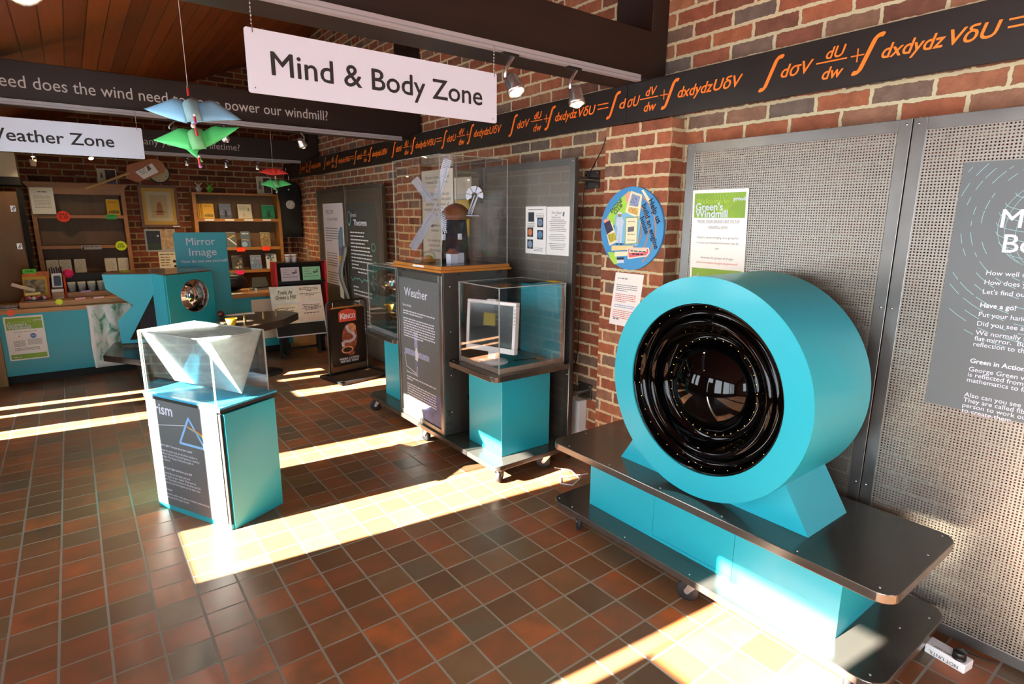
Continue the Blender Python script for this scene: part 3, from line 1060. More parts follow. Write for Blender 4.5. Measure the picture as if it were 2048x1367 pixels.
# brackets tying the middle panels back to the wall
for z, lab in ((1.845, 'steel wall bracket with a tube, left of the round blue club board'), (0.435, 'lower steel wall bracket above the white conduit box')):
    th = thing('wall_bracket', (XR, 2.735, z), lab, 'bracket', 'panel wall brackets')
    b = MB(); b.box((2.706, 2.672, z - 0.055), (2.719, 2.798, z + 0.055), M_PLATE); b.build('plate', th, 0.001)
    b = MB(); b.tube([(2.707, 2.735, z), (2.60, 2.735, z), (2.535, 2.70, z + 0.002), (2.522, 2.700, z + 0.002)], 0.016, M_PLATE, 12); b.build('tube', th)
    for dy, dz in ((-0.05, -0.042), (0.05, -0.042), (-0.05, 0.042), (0.05, 0.042)):
        r = MB(); r.ball((2.704, 2.735 + dy, z + dz), 0.006, M_SILVER, 8, (0.6, 1, 1)); r.build('bolt', th)
b = MB(); b.box((2.645, 2.72, 0.0), (2.719, 2.865, 0.372), M_WHITEP)
tag(b.build('conduit_box', None, 0.006, org=(2.68, 2.79, 0)), 'tall white plastic box standing at the foot of the brick wall behind the trolley', 'box')
b = MB()
b.tube([(2.712, 2.60, 2.15), (2.71, 2.66, 2.02), (2.71, 2.735, 1.92), (2.695, 2.78, 1.845), (2.70, 2.80, 1.75), (2.708, 2.815, 1.5), (2.708, 2.81, 1.1), (2.708, 2.815, 0.7), (2.69, 2.89, 0.35)], 0.0032, M_BLACK, 6)
tag(b.build('cable', None, org=(2.712, 2.6, 2.15)), 'thin black cable hanging down the brick wall from the equation board', 'cable')

# ------------------------------------------------------------------ information board on the nearest panel
def info_print(F, t, w, h):
    wt = M_WHITE
    tl = pm('pale_teal_print', '#8fc3c9', 0.55)
    cx, cy, R = 0.285, h - 0.205, 0.165
    for k in range(9):                                  # wire globe: parallels
        q = -0.85 + 1.7 * k / 8
        rr = R * math.sqrt(1 - q * q)
        pts = [(cx + rr * math.cos(a), cy + R * q * 0.92 + rr * 0.22 * math.sin(a)) for a in [PI * i / 14 for i in range(14, 29)]]
        F.line(t, pts, 0.0012, tl, 1)
    for k in range(11):                                 # and meridians
        a0 = PI * k / 11
        pts = []
        for i in range(21):
            q = -1 + 2 * i / 20
            rr = R * math.sqrt(max(0, 1 - q * q))
            pts.append((cx + rr * math.cos(a0), cy + R * q * 0.92 - rr * 0.22 * math.sin(a0)))
        F.line(t, pts, 0.0011, tl, 1)
    rnd = random.Random(5)
    for k in range(9):                                  # broken rings around the globe
        rr = R * (1.25 + 0.17 * k)
        a = 0.8
        while a < 4.6:
            a2 = a + rnd.uniform(0.05, 0.22)
            pts = [(cx + rr * math.cos(x), cy + rr * math.sin(x)) for x in (a, (a + a2) / 2, a2)]
            if all(0.004 < p[0] < w - 0.01 and 0.02 < p[1] < h - 0.006 for p in pts) and rnd.random() < 0.8:
                F.line(t, pts, 0.0014, tl, 1)
            a = a2 + rnd.uniform(0.03, 0.12)
    F.text(t, 'Mind &', 0.133, h - 0.222, 0.088, wt, bold=0.006)
    F.text(t, 'Body', 0.150, h - 0.305, 0.088, wt, bold=0.006)
    y = h - 0.385
    for s_, gap, bd in (('How well do you know', 0.033, 0), ('How does your brain', 0.033, 0), ("Let's find out.", 0.048, 0), ('Have a go!', 0.033, 0.02), ('Put your hand in', 0.033, 0), ('Did you see a reflection', 0.033, 0),
                        ('We normally see our', 0.021, 0), ('flat mirror.  But this', 0.021, 0), ('reflection to the front', 0.062, 0), ('Green in Action', 0.031, 0.02), ('George Green was in', 0.020, 0), ('is reflected from shiny', 0.020, 0),
                        ('mathematics to find out', 0.056, 0), ('Also can you see the ri', 0.020, 0), ('They are called fibre op', 0.020, 0), ('person to work out the', 0.020, 0), ('to create them.', 0.020, 0)):
        F.text(t, s_, 0.118, y, 0.0235, wt, bold=bd)
        y -= gap
sheet_of_paper('information_board', (2.5425, 0.722, 0.920), WX[0], WX[1], 0.60, 0.882, M_INFO, 'slate grey information board with a wire globe at the right edge', 'sign', info_print, t=0.0022)

def mill_poster(F, t, w, h, small=False):
    F.rect(t, 0.012, h * 0.70, w - 0.012, h - 0.016, M_GREEN)
    if not small:
        for k in range(14):
            a = -1.2 + 2.4 * k / 13
            F.line(t, [(w * 0.55, h * 0.73), (w * 0.55 + 0.10 * math.sin(a), h * 0.73 + 0.06 + 0.05 * math.cos(a))], 0.0018, pm('lime_print', '#a9c846', 0.6), 2)
    F.text(t, 'Welcome to', 0.022, h - 0.062 * h / 0.42, 0.034 * h / 0.42, pm('lime_print', '#a9c846', 0.6), k=3)
    F.text(t, 'proud', w - 0.075 * w / 0.31, h - 0.050 * h / 0.42, 0.024 * h / 0.42, M_WHITE, bold=0.02, k=3)
    F.text(t, "Green's", 0.022, h - 0.092 * h / 0.42, 0.046 * h / 0.42, M_WHITE, bold=0.02, k=3)
    F.text(t, 'Windmill', 0.022, h - 0.123 * h / 0.42, 0.046 * h / 0.42, M_WHITE, bold=0.02, k=3)
def poster_a(F, t, w, h):
    mill_poster(F, t, w, h)
    F.text(t, 'BOOK YOUR GROUP VISIT TO THE', w / 2, h - 0.158, 0.016, M_INKG, width=w * 0.76, align='c')
    F.text(t, 'WINDMILL NOW!', w / 2, h - 0.186, 0.016, M_INKG, width=w * 0.36, align='c')
    for y in (h - 0.1605, h - 0.1885):
        F.rect(t, w * 0.14 if y > h - 0.17 else w * 0.32, y, w * 0.86 if y > h - 0.17 else w * 0.68, y + 0.0012, M_INKG)
    F.text(t, 'Enquire about bringing your group for', w / 2, h - 0.236, 0.0145, M_INKG, width=w * 0.76, align='c')
    F.text(t, 'A special pre-booked tour/event rate for', w / 2, h - 0.262, 0.0145, M_INKG, width=w * 0.78, align='c')
    F.text(t, 'you', w / 2, h - 0.288, 0.0145, M_INKG, align='c')
    F.text(t, 'Activities for groups of all ages', w / 2, h - 0.336, 0.0145, M_INKG, width=w * 0.60, align='c')
    F.text(t, 'www.nottinghamcity.gov.uk/greensmill', w / 2, h - 0.360, 0.0135, pm('red_ink', '#c8402c', 0.7), width=w * 0.76, align='c')
    F.rect(t, 0.012, 0.012, w - 0.012, 0.066, M_GREEN)
    F.disc(t, 0.05, 0.03, 0.006, M_WHITE, 2, 10)
    F.poly(t, [(0.046, 0.02), (0.054, 0.02), (0.051, 0.045), (0.049, 0.045)], M_WHITE, 2)
    F.rect(t, 0.02, 0.020, 0.075, 0.024, M_WHITE, 2)
sheet_of_paper('poster', (2.5425, 1.826, 1.292), WX[0], (0, 0.035, 1), 0.306, 0.452, M_PAPER, "Green's Windmill group visit poster with green bands on the perforated panel behind the drum", 'poster', poster_a)

def pages(F, t, w, h):
    for i, (x, y, c) in enumerate(((0.03, h - 0.10, '#25303a'), (0.125, h - 0.135, '#6f86a0'), (0.02, h - 0.20, '#c87848'), (0.125, h - 0.215, '#5f84a8'), (0.02, h - 0.28, '#7d93a6'))):
        m_ = pm('picture_print_%d' % i, c, 0.6, noise=0.4, nscale=60)
        F.rect(t, x, y, x + 0.062, y + 0.062, pm('picture_border', '#2a2c30', 0.6))
        F.disc(t, x + 0.031, y + 0.031, 0.024, m_, 2, 14)
    F.words(t, 0.03, w - 0.03, h - 0.022, 0.004, M_INKG, seed=3)
    for k in range(3):
        F.words(t, 0.11, 0.195, h - 0.05 - k * 0.01, 0.003, M_INKG, seed=k)
        F.words(t, 0.02, 0.10, h - 0.115 - k * 0.008, 0.003, M_INKG, seed=k + 20)
        F.words(t, 0.09, 0.185, 0.02 + k * 0.009, 0.003, M_INKG, seed=k + 9)
sheet_of_paper('notice_page', (2.4885, 3.136, 1.366), WX[0], (0, 0.008, 1), 0.216, 0.312, M_PAPER, 'white page with five small pictures, left of the pair behind the monitor case', 'notice', pages)
def verse(F, t, w, h):
    F.text(t, 'The Cloud', w * 0.42, h - 0.045, 0.022, M_INK, align='c', shear=0.25)
    F.text(t, 'and', w * 0.42, h - 0.058, 0.014, M_INK, align='c', shear=0.25)
    F.text(t, 'Weather Fact', w * 0.42, h - 0.072, 0.016, M_INK, align='c', shear=0.25)
    F.poly(t, [(w * 0.70, h - 0.055), (w * 0.76, h - 0.065), (w * 0.79, h - 0.03), (w * 0.72, h - 0.035)], pm('picture_print_9', '#5a6468', 0.6))
    y = h - 0.085
    for k in range(17):
        if k not in (7, 12):
            F.words(t, 0.025, w - 0.025, y, 0.0034, M_INKG, seed=k, centre=True, fill=0.75 + 0.25 * ((k * 7) % 4) / 3)
        y -= 0.0115
sheet_of_paper('notice_page', (2.4885, 2.916, 1.368), WX[0], WX[1], 0.218, 0.306, M_PAPER, 'white page of centred verse, right of the pair behind the monitor case', 'notice', verse)

def tall_notice(F, t, w, h):
    y = h - 0.07
    for s_, g in (("Entry to Green's Mill and", 0.04), ('Science Centre is free', 0.095), ('However to keep this site', 0.042), ('free to use open to the public', 0.042), ('and fully maintained, all', 0.042), ('donations, large or small are', 0.042), ('welcome.', 0.09),
                  ('Suggested minimum', 0.042), ('donation is £2', 0.085), ('As a united team we can', 0.042), ('maintain and improve', 0.042), ('all the things here', 0.085), ('Thank you for your support', 0.042), ('enjoy', 0.06)):
        F.text(t, s_, w / 2, y, 0.034, M_INK, width=min(w * 0.86, 0.0155 * len(s_)), align='c')
        y -= g
    F.text(t, "Green's", 0.03, 0.02, 0.034, M_INK)
    F.poly(t, [(w * 0.62, 0.02), (w * 0.78, 0.02), (w * 0.73, 0.085), (w * 0.67, 0.085)], M_INK)
    for a in (0.5, 2.1, 3.64, 5.24):
        F.line(t, [(w * 0.70, 0.085), (w * 0.70 + 0.075 * math.cos(a), 0.085 + 0.075 * math.sin(a))], 0.012, M_INK)
sheet_of_paper('tall_notice', (2.4865, 4.595, 1.13), WX[0], WX[1], 0.52, 0.86, M_PAPER2, 'tall cream notice about free entry behind the windmill sails', 'notice', tall_notice, t=0.002)
sheet_of_paper('yellow_notice', (2.4875, 4.045, 1.46), WX[0], WX[1], 0.20, 0.28, M_YELLOW, 'yellow sheet on the panel just behind the windmill sails', 'notice')
sheet_of_paper('notice_page', (2.4875, 4.06, 1.745), WX[0], WX[1], 0.25, 0.165, M_PAPER2, 'blank cream sheet high on the panel behind the upper windmill sail', 'notice')

# ------------------------------------------------------------------ round blue club board and letter on the brick pier
def club_print(F, t, w, h):
    c, R = (0.236, 0.236), 0.236
    lime = pm('lime_card', '#a8d84e', 0.6); pink = pm('salmon_card', '#e8a08c', 0.6); cream = pm('cream_card', '#efe3bd', 0.6)
    sky = pm('sky_card', '#7ec0dc', 0.6); skin = pm('skin_print', '#a87858', 0.6); tan = pm('tan_card', '#c88a5c', 0.6)
    navy = pm('navy_ink', '#16243c', 0.6)
    def P(u, v):                                     # measured on the board: u 0-1 across, v 0-1 down
        return (u * 0.472, (1 - v) * 0.472)
    def poly(pts, m_, k=1):
        F.poly(t, [P(*p) for p in pts], m_, k)
    poly([(0.10, 0.36), (0.20, 0.24), (0.32, 0.13), (0.45, 0.05), (0.47, 0.09), (0.44, 0.30), (0.30, 0.42), (0.14, 0.50)], lime)
    poly([(0.38, 0.10), (0.46, 0.05), (0.48, 0.10), (0.45, 0.25)], pink, 2)
    poly([(0.04, 0.40), (0.12, 0.37), (0.16, 0.42), (0.08, 0.50)], pink, 2)
    poly([(0.48, 0.05), (0.66, 0.10), (0.63, 0.38), (0.40, 0.30)], cream, 3)
    poly([(0.50, 0.08), (0.63, 0.12), (0.60, 0.24), (0.46, 0.22)], pm('picture_print_11', '#8c96b8', 0.6, noise=0.5, nscale=80), 4)
    poly([(0.46, 0.24), (0.61, 0.26), (0.60, 0.34), (0.45, 0.30)], pm('picture_print_12', '#d0a458', 0.6, noise=0.5, nscale=80), 4)
    poly([(0.24, 0.34), (0.44, 0.30), (0.66, 0.40), (0.62, 0.70), (0.24, 0.66)], sky, 2)
    for k in range(3):                                # brown brush arcs
        rr = 0.12 + 0.05 * k
        pts = [(P(0.42, 0.52)[0] + rr * math.cos(a), P(0.42, 0.52)[1] + rr * math.sin(a)) for a in [-0.9 + 1.9 * i / 10 for i in range(11)]]
        F.line(t, pts, 0.008, tan, 1)
    poly([(0.06, 0.46), (0.19, 0.42), (0.30, 0.66), (0.16, 0.72)], cream, 3)
    poly([(0.05, 0.44), (0.15, 0.40), (0.22, 0.52), (0.11, 0.58)], pm('picture_print_13', '#38304a', 0.6, noise=0.7, nscale=70), 4)
    poly([(0.12, 0.58), (0.25, 0.55), (0.28, 0.64), (0.17, 0.68)], pm('picture_print_14', '#b0a838', 0.6, noise=0.5, nscale=70), 4)
    # cut-out photograph of a person in a pale suit and hat
    suit = pm('pale_suit_print', '#c4cfe0', 0.6)
    poly([(0.27, 0.36), (0.36, 0.36), (0.39, 0.42), (0.375, 0.48), (0.365, 0.68), (0.33, 0.68), (0.325, 0.52), (0.315, 0.68), (0.28, 0.68), (0.285, 0.48), (0.255, 0.46)], suit, 5)
    F.disc(t, *P(0.315, 0.335), 0.013, skin, 5, 14)
    poly([(0.28, 0.325), (0.35, 0.325), (0.34, 0.30), (0.29, 0.30)], M_WHITE, 6)
    poly([(0.275, 0.68), (0.315, 0.68), (0.31, 0.70), (0.28, 0.70)], navy, 6)
    poly([(0.335, 0.68), (0.37, 0.68), (0.385, 0.70), (0.34, 0.70)], navy, 6)
    # certificate
    poly([(0.41, 0.36), (0.62, 0.35), (0.62, 0.68), (0.42, 0.70)], pm('sage_card', '#8aa48a', 0.6), 5)
    poly([(0.425, 0.375), (0.605, 0.368), (0.605, 0.665), (0.432, 0.682)], cream, 6)
    poly([(0.46, 0.48), (0.56, 0.47), (0.56, 0.53), (0.46, 0.54)], M_INKG, 7)
    for k in range(3):
        F.words(t, P(0.46, 0)[0], P(0.58, 0)[0], P(0, 0.42 + 0.07 * k + (0.08 if k else 0))[1], 0.004, M_INKG, 7, k)
    # ticket strips at the foot
    poly([(0.20, 0.715), (0.56, 0.70), (0.56, 0.75), (0.20, 0.78)], pm('peach_card', '#f0cf90', 0.6), 3)
    poly([(0.26, 0.79), (0.47, 0.775), (0.47, 0.83), (0.26, 0.85)], cream, 4)
    poly([(0.14, 0.80), (0.26, 0.80), (0.34, 0.93), (0.26, 0.95), (0.18, 0.88)], lime, 3)
    poly([(0.46, 0.73), (0.80, 0.715), (0.82, 0.77), (0.78, 0.82), (0.48, 0.87)], pm('cream_border', '#e7d6c4', 0.6), 4)
    poly([(0.48, 0.745), (0.79, 0.73), (0.80, 0.77), (0.77, 0.805), (0.50, 0.85)], pm('rose_card', '#d8606c', 0.6), 5)
    poly([(0.50, 0.75), (0.77, 0.735), (0.77, 0.77), (0.50, 0.79)], cream, 6)
    F.words(t, P(0.52, 0)[0], P(0.76, 0)[0], P(0, 0.772)[1], 0.006, navy, 7, 4)
    F.words(t, P(0.55, 0)[0], P(0.74, 0)[0], P(0, 0.81)[1], 0.008, navy, 7, 5)
    poly([(0.30, 0.86), (0.42, 0.85), (0.42, 0.88), (0.30, 0.89)], navy, 5)
    poly([(0.30, 0.89), (0.42, 0.88), (0.42, 0.92), (0.30, 0.93)], M_WHITE, 5)
    F.text(t, 'ENGINE', *P(0.185, 0.315), 0.033, navy, width=0.105, rot=0.72, k=6, bold=0.02)
    F.text(t, 'CLUB', *P(0.24, 0.33), 0.030, navy, width=0.075, rot=0.72, k=6, bold=0.02)
    poly([(0.64, 0.05), (0.67, 0.04), (0.79, 0.17), (0.76, 0.20)], cream, 3)
    F.text(t, 'Help us', *P(0.76, 0.175), 0.050, navy, width=0.142, rot=-1.06, k=6, bold=0.025)
    F.text(t, 'build an engine', *P(0.665, 0.225), 0.046, navy, width=0.262, rot=-1.15, k=6, bold=0.025)
    F.text(t, 'house', *P(0.645, 0.375), 0.046, navy, width=0.098, rot=-1.12, k=6, bold=0.025)
th = thing('club_board', (2.585, 2.281, 1.545), 'round blue Help us build an engine house board on the brick pier', 'sign')
b = MB(); b.cyl((2.598, 2.281, 1.545), (2.584, 2.281, 1.545), 0.236, pm('sky_blue_board', '#3f8fc6', 0.5), n=64, smooth=False); b.build('disc', th)
t = MB(); club_print(Fr((2.584, 2.281 + 0.236, 1.545 - 0.236), *WX, lift=0.0004), t, 0.472, 0.472); t.build('collage', th)

def letter(F, t, w, h):
    F.words(t, 0.025, 0.10, h - 0.036, 0.005, M_INKG, seed=1)
    red = pm('red_ink', '#c8402c', 0.7); blue = pm('blue_ink', '#5a7ec0', 0.7)
    y = h - 0.075
    for k in range(19):
        if k not in (4, 10, 13):
            F.words(t, 0.022, w - 0.035, y, 0.0036, M_INKG if k < 4 else blue if k in (11, 12) else red, seed=k, fill=1.0 if k not in (3, 9) else 0.55)
        y -= 0.0112
    F.words(t, 0.03, 0.08, 0.035, 0.008, M_INKG, seed=30)
sheet_of_paper('letter', (2.5985, 2.432, 0.966), (0, -1, 0), (0, -0.12, 1), 0.218, 0.322, M_PAPER, 'white letter with red and black lines pinned below the round blue board', 'notice', letter)

# ------------------------------------------------------------------ castors, steel plates
def castor(parent, x, y, top, ang=0.0, r=0.047):
    c, s = math.cos(ang), math.sin(ang)
    def P(a, bb, z):
        return (x + a * c - bb * s, y + a * s + bb * c, z)
    b = MB()
    b.prism([P(-0.035, -0.03, top - 0.006), P(0.035, -0.03, top - 0.006), P(0.035, 0.03, top - 0.006), P(-0.035, 0.03, top - 0.006)], (0, 0, 0.005), M_SILVER)
    b.cyl(P(0, 0, top - 0.020), P(0, 0, top - 0.006), 0.022, M_SILVER, n=14)
    for sd in (-1, 1):
        b.prism([P(-0.020, sd * 0.0175, top - 0.020), P(0.020, sd * 0.0175, top - 0.020), P(0.036, sd * 0.0175, r + 0.006), P(0.028, sd * 0.0175, r - 0.010), P(0.016, sd * 0.0175, r - 0.004)], tuple(Vector(P(0, sd * 0.003, 0)) - Vector(P(0, 0, 0))), M_SILVER)
    cas = b.build('castor', parent)
    w = MB()
    ax = Vector(P(0, 1, 0)) - Vector(P(0, 0, 0))
    w.ring(Vector(P(0.026, 0, r)) - ax * 0.0135, ax, [(0.012, 0.002), (r - 0.010, 0.0), (r - 0.002, 0.003), (r, 0.008), (r, 0.019), (r - 0.002, 0.024), (r - 0.010, 0.027), (0.012, 0.025)], 24, M_RUBBER)
    w.cyl(Vector(P(0.026, 0, r)) - ax * 0.016, Vector(P(0.026, 0, r)) + ax * 0.016, 0.013, M_SILVER, n=14)
    w.build('wheel', cas)
    return cas

def plate(parent, name, x0, y0, x1, y1, z0, z1, r, rivets=()):
    b = MB()
    b.prism([(p[0], p[1], z0) for p in rrect(x0, y0, x1, y1, r, 8)], (0, 0, z1 - z0), M_PLATE)
    o = b.build(name, parent, 0.003)
    for x, y in rivets:
        q = MB(); q.ball((x, y, z1 + 0.0005), 0.0048, M_SILVER, 8, (1, 1, 0.5)); q.build('rivet', o)
    return o

# ------------------------------------------------------------------ low trolley in the foreground, carrying the drum
th = thing('display_trolley', (2.18, 1.32, 0), 'low steel-topped trolley on castors with a teal plinth, carrying the big round drum', 'trolley')
plate(th, 'lower_shelf', 1.875, 0.522, 2.500, 2.125, 0.108, 0.140, 0.07,
      [(1.90, 1.98), (1.90, 1.62), (1.90, 1.26), (1.90, 0.90), (1.92, 0.57), (2.40, 0.555), (2.25, 0.60), (1.91, 2.09)])
plate(th, 'table_top', 1.880, 0.528, 2.472, 2.140, 0.425, 0.460, 0.06,
      [(1.915, 0.58), (2.44, 0.57), (2.25, 0.555), (1.905, 0.84), (1.905, 1.14), (1.905, 1.44), (1.905, 1.74), (1.905, 2.02), (2.10, 2.10)])
b = MB(); b.box((2.004, 0.716, 0.14), (2.40, 1.953, 0.425), M_TEAL); pl = b.build('plinth', th)
for y0, y1 in ((0.716, 1.1285), (1.1305, 1.5390), (1.5410, 1.953)):
    b = MB(); b.box((1.998, y0, 0.141 if y0 != 1.1305 else 0.158), (2.004, y1, 0.424), M_TEAL); b.build('front_panel', pl)
b = MB(); b.box((1.998, 1.1305, 0.141), (2.004, 1.5390, 0.156), M_TEAL); b.build('kick_strip', pl)
for x, y, a in ((1.93, 1.955, 0.9), (1.935, 1.255, 1.9), (1.945, 0.640, 0.4), (2.42, 1.95, 0.2), (2.42, 1.25, 2.4), (2.42, 0.64, 1.2)):
    castor(th, x, y, 0.108, a)

# the drum with its black dish and dome
DC = (1.317, 0.9245)
th = thing('dish_drum', (2.18, DC[0], 0.46), 'large teal drum on its side with a glossy black dish and dome in its face', 'exhibit')
b = MB()
RO, RI = 0.4585, 0.3525
b.ring((1.95, DC[0], DC[1]), (1, 0, 0), [(RI, 0.09), (RI, 0.0), (RO, 0.0)], 96, M_TEAL, smooth=False)
b.ring((1.95, DC[0], DC[1]), (1, 0, 0), [(RO, 0.0), (RO, 0.45)], 96, M_TEAL)
b.ring((1.95, DC[0], DC[1]), (1, 0, 0), [(RO, 0.45), (0.02, 0.45)], 96, M_TEAL, smooth=False)
drum = b.build('drum', th)
b = MB()
prof = [(0.352, 0.012), (0.350, 0.005), (0.346, 0.004), (0.342, 0.010), (0.339, 0.026), (0.332, 0.040), (0.322, 0.050), (0.310, 0.053), (0.300, 0.048), (0.291, 0.037), (0.283, 0.029), (0.274, 0.027), (0.265, 0.031), (0.257, 0.042), (0.250, 0.058), (0.241, 0.074), (0.230, 0.086), (0.218, 0.092), (0.208, 0.092)]
for i in range(14):                                     # the dome bulging back out of the dish
    t = i / 13
    rr = 0.200 * (1 - t)
    prof.append((max(0.0008, rr), 0.090 - (math.sqrt(0.2225 ** 2 - rr * rr) - 0.0975)))
b.ring((1.95, DC[0], DC[1]), (1, 0, 0), prof, 96, M_GLOSSB)
b.build('black_dish', th)
M_FIB = pm('fibre_light', '#ffd890', 0.4, emit='#ffc860', estr=2.2)
b = MB(); b.ball((0, 0, 0), 0.0012, M_FIB, 6)
fib0 = b.build('fibre_light', th, org=(0, 0, 0))
spots = []
for i in range(34):
    a = 2 * PI * (i + 0.3) / 34
    spots.append((0.3365, 0.031, a))
for i in range(34):
    a = 2 * PI * i / 34
    spots.append((0.202, 0.083, a))
for k, (rr, dx, a) in enumerate(spots):
    o = fib0 if k == 0 else fib0.copy()
    if k:
        COL.objects.link(o)
        o.parent = th
    o.location = Vector((1.95 + dx, DC[0] + rr * math.sin(a), DC[1] + rr * math.cos(a))) - Vector(ORG[th.name])
b = MB()
poly = [(0.860, 0.4605), (0.966, 0.632)]
for i in range(19):
    t = math.atan2(0.632 - DC[1], 0.966 - DC[0]) + (math.atan2(0.632 - DC[1], 2 * DC[0] - 0.966 - DC[0]) - math.atan2(0.632 - DC[1], 0.966 - DC[0])) * i / 18
    if 0 < i < 18:
        yy, zz = DC[0] + 0.4592 * math.cos(t), DC[1] + 0.4592 * math.sin(t)
        poly.append((yy, max(zz, 0.4635)))
poly += [(2 * DC[0] - 0.966, 0.632), (1.774, 0.4605)]
n = len(poly)
vs_ = [(2.022, y, z) for y, z in poly] + [(2.335, y, z) for y, z in poly]
fs_ = []
for i in range(n - 1):
    fs_.append((i + 1, i, n + i, n + i + 1))
fs_.append((0, n - 1, 2 * n - 1, n))
# end faces as strips from the base line up to the arc
for o_, fl in ((0, False), (n, True)):
    h = n // 2
    for i in range(h):
        a, c, d, e = i, i + 1, n - 2 - i, n - 1 - i
        if c >= d:
            q = (o_ + a, o_ + c, o_ + e)
        else:
            q = (o_ + a, o_ + c, o_ + d, o_ + e)
        fs_.append(q if not fl else q[::-1])
b.add(vs_, fs_, M_TEAL)
b.build('cradle', th)

# power strip on the floor under the panel
th = thing('power_strip', (2.41, 0.48, 0), 'white extension socket with a black plug on the tiles under the steel panel', 'socket')
b = MB()
b.prism([(2.378, 0.423, 0.0), (2.438, 0.413, 0.0), (2.458, 0.548, 0.0), (2.396, 0.552, 0.0)], (0, 0, 0.037), M_WHITEP)
b.build('block', th, 0.003)
t = MB()
Fa = Fr((2.3795, 0.432, 0.0265), (0.018, 0.129, 0), (0, 0, -1), lift=0.0012)
Fa.text(t, 'NOT UNTIL', 0.010, 0.006, 0.019, M_INK, width=0.096)
Fb = Fr((2.3925, 0.435, 0.037), (0.018, 0.129, 0), (-0.129, 0.018, 0))
Fb.text(t, 'TURN OFF -', 0.018, -0.003, 0.017, M_INK, width=0.082)
t.build('handwriting', th)
b = MB(); b.ring((2.402, 0.449, 0.037), (0, 0, 1), [(0.0, 0.0), (0.021, 0.0), (0.022, 0.006), (0.019, 0.009), (0.021, 0.012), (0.021, 0.028), (0.018, 0.031), (0.0, 0.032)], 24, M_BLACK); b.build('plug', th)
b = MB(); b.tube([(2.422, 0.452, 0.055), (2.45, 0.452, 0.052), (2.49, 0.44, 0.025), (2.52, 0.40, 0.006), (2.535, 0.36, 0.005)], 0.003, M_BLACK, 6); b.build('lead', th)
# loose white lead near the middle castor
b = MB()
b.tube([(2.34, 2.62, 0.005), (2.40, 2.52, 0.005), (2.36, 2.40, 0.005), (2.26, 2.36, 0.006), (2.22, 2.42, 0.005), (2.27, 2.48, 0.006), (2.45, 2.42, 0.005)], 0.004, M_WHITEP, 6)
tag(b.build('cable', None, org=(2.34, 2.5, 0)), 'white cable lying on the sunlit tiles between the two trolleys', 'cable')

# ------------------------------------------------------------------ long trolley with cabinet and two plinths
th = thing('display_trolley', (2.15, 3.55, 0), 'long trolley on castors with two teal plinths and a steel sign cabinet between them', 'trolley')
plate(th, 'lower_shelf', 1.850, 2.600, 2.455, 4.475, 0.108, 0.140, 0.05, [(1.88, 2.66), (2.40, 2.64), (1.88, 4.44)])
for y0, y1, ry in ((2.622, 3.165, 1), (3.925, 4.520, 0)):
    plate(th, 'table_top', 1.858, y0, 2.476, y1, 0.655, 0.690, 0.05, [(1.885, y0 + 0.05), (1.885, y1 - 0.05), (2.30, y0 + 0.02)])
for y0, y1 in ((2.705, 3.075), (3.985, 4.375)):
    b = MB(); b.box((1.975, y0, 0.1405), (2.362, y1, 0.655), M_TEAL); b.build('plinth', th, 0.002)
b = MB()
CX0, CX1, CY0, CY1, CZ0, CZ1 = 1.866, 2.400, 3.222, 3.885, 0.1405, 1.252
M_CAB = pm('dark_grey_steel_case', '#4c4c4a', 0.3, metal=0.55, rvar=0.08)
b.box((CX0 + 0.012, CY0, CZ0), (CX1, CY1, CZ1), M_CAB)
cab = b.build('cabinet', th, 0.003)
b = MB()
for lo, hi in (((CX0, CY0, CZ0), (CX0 + 0.012, CY0 + 0.040, CZ1 - 0.02)), ((CX0, CY1 - 0.030, CZ0), (CX0 + 0.012, CY1, CZ1 - 0.02)), ((CX0, CY0 + 0.040, CZ0), (CX0 + 0.012, CY1 - 0.030, CZ0 + 0.035)), ((CX0, CY0 + 0.040, CZ1 - 0.07), (CX0 + 0.012, CY1 - 0.030, CZ1 - 0.02))):
    b.box(lo, hi, M_STEEL)
b.build('sign_frame', cab, 0.003)
b = MB()
FX = CX0 + 0.009
F = Fr((FX, CY1 - 0.032, CZ0 + 0.037), *WX)
W_, H_ = CY1 - CY0 - 0.074, CZ1 - CZ0 - 0.109
F.rect(b, 0, 0, W_, H_, M_INFO, 0)
b.build('sign_panel', cab)
t = MB()
F.text(t, 'Weather', 0.085, H_ - 0.130, 0.088, M_WHITE, bold=0.012, width=0.34)
F.text(t, 'Eye on the Sky', 0.055, H_ - 0.205, 0.022, M_WHITE, bold=0.03)
y = H_ - 0.245
for k in range(11):
    if k != 2:
        F.words(t, 0.055, W_ - 0.06, y, 0.0085, M_WHITE, seed=k, fill=0.62 if k in (1, 10) else 0.98)
    y -= 0.0185
silver = pm('satellite_print', '#8b93b4', 0.5, noise=0.3, nscale=50)
pale = pm('pale_print', '#ccd0d8', 0.5)
F.rect(t, 0.215, 0.500, 0.265, 0.625, silver)
F.rect(t, 0.060, 0.440, 0.430, 0.482, silver)
F.rect(t, 0.220, 0.300, 0.262, 0.410, pm('satellite_shade', '#666c86', 0.5))
F.poly(t, [(0.225, 0.42), (0.262, 0.41), (0.275, 0.46), (0.255, 0.51), (0.230, 0.50)], pale, 2)
F.line(t, [(0.06, 0.44), (0.085, 0.345), (0.24, 0.315), (0.255, 0.37)], 0.006, pale, 2)
F.text(t, 'Remote Sensing', 0.085, 0.300, 0.020, M_WHITE, bold=0.03, width=0.17)
y = 0.265
for k in range(9):
    if k != 2:
        F.words(t, 0.085, W_ - 0.06, y, 0.0085, M_WHITE, seed=k + 40, fill=0.2 if k == 1 else 0.98)
    y -= 0.0185
pts = [(W_ - 0.003, 0.003), (W_ - 0.003, 0.225)]
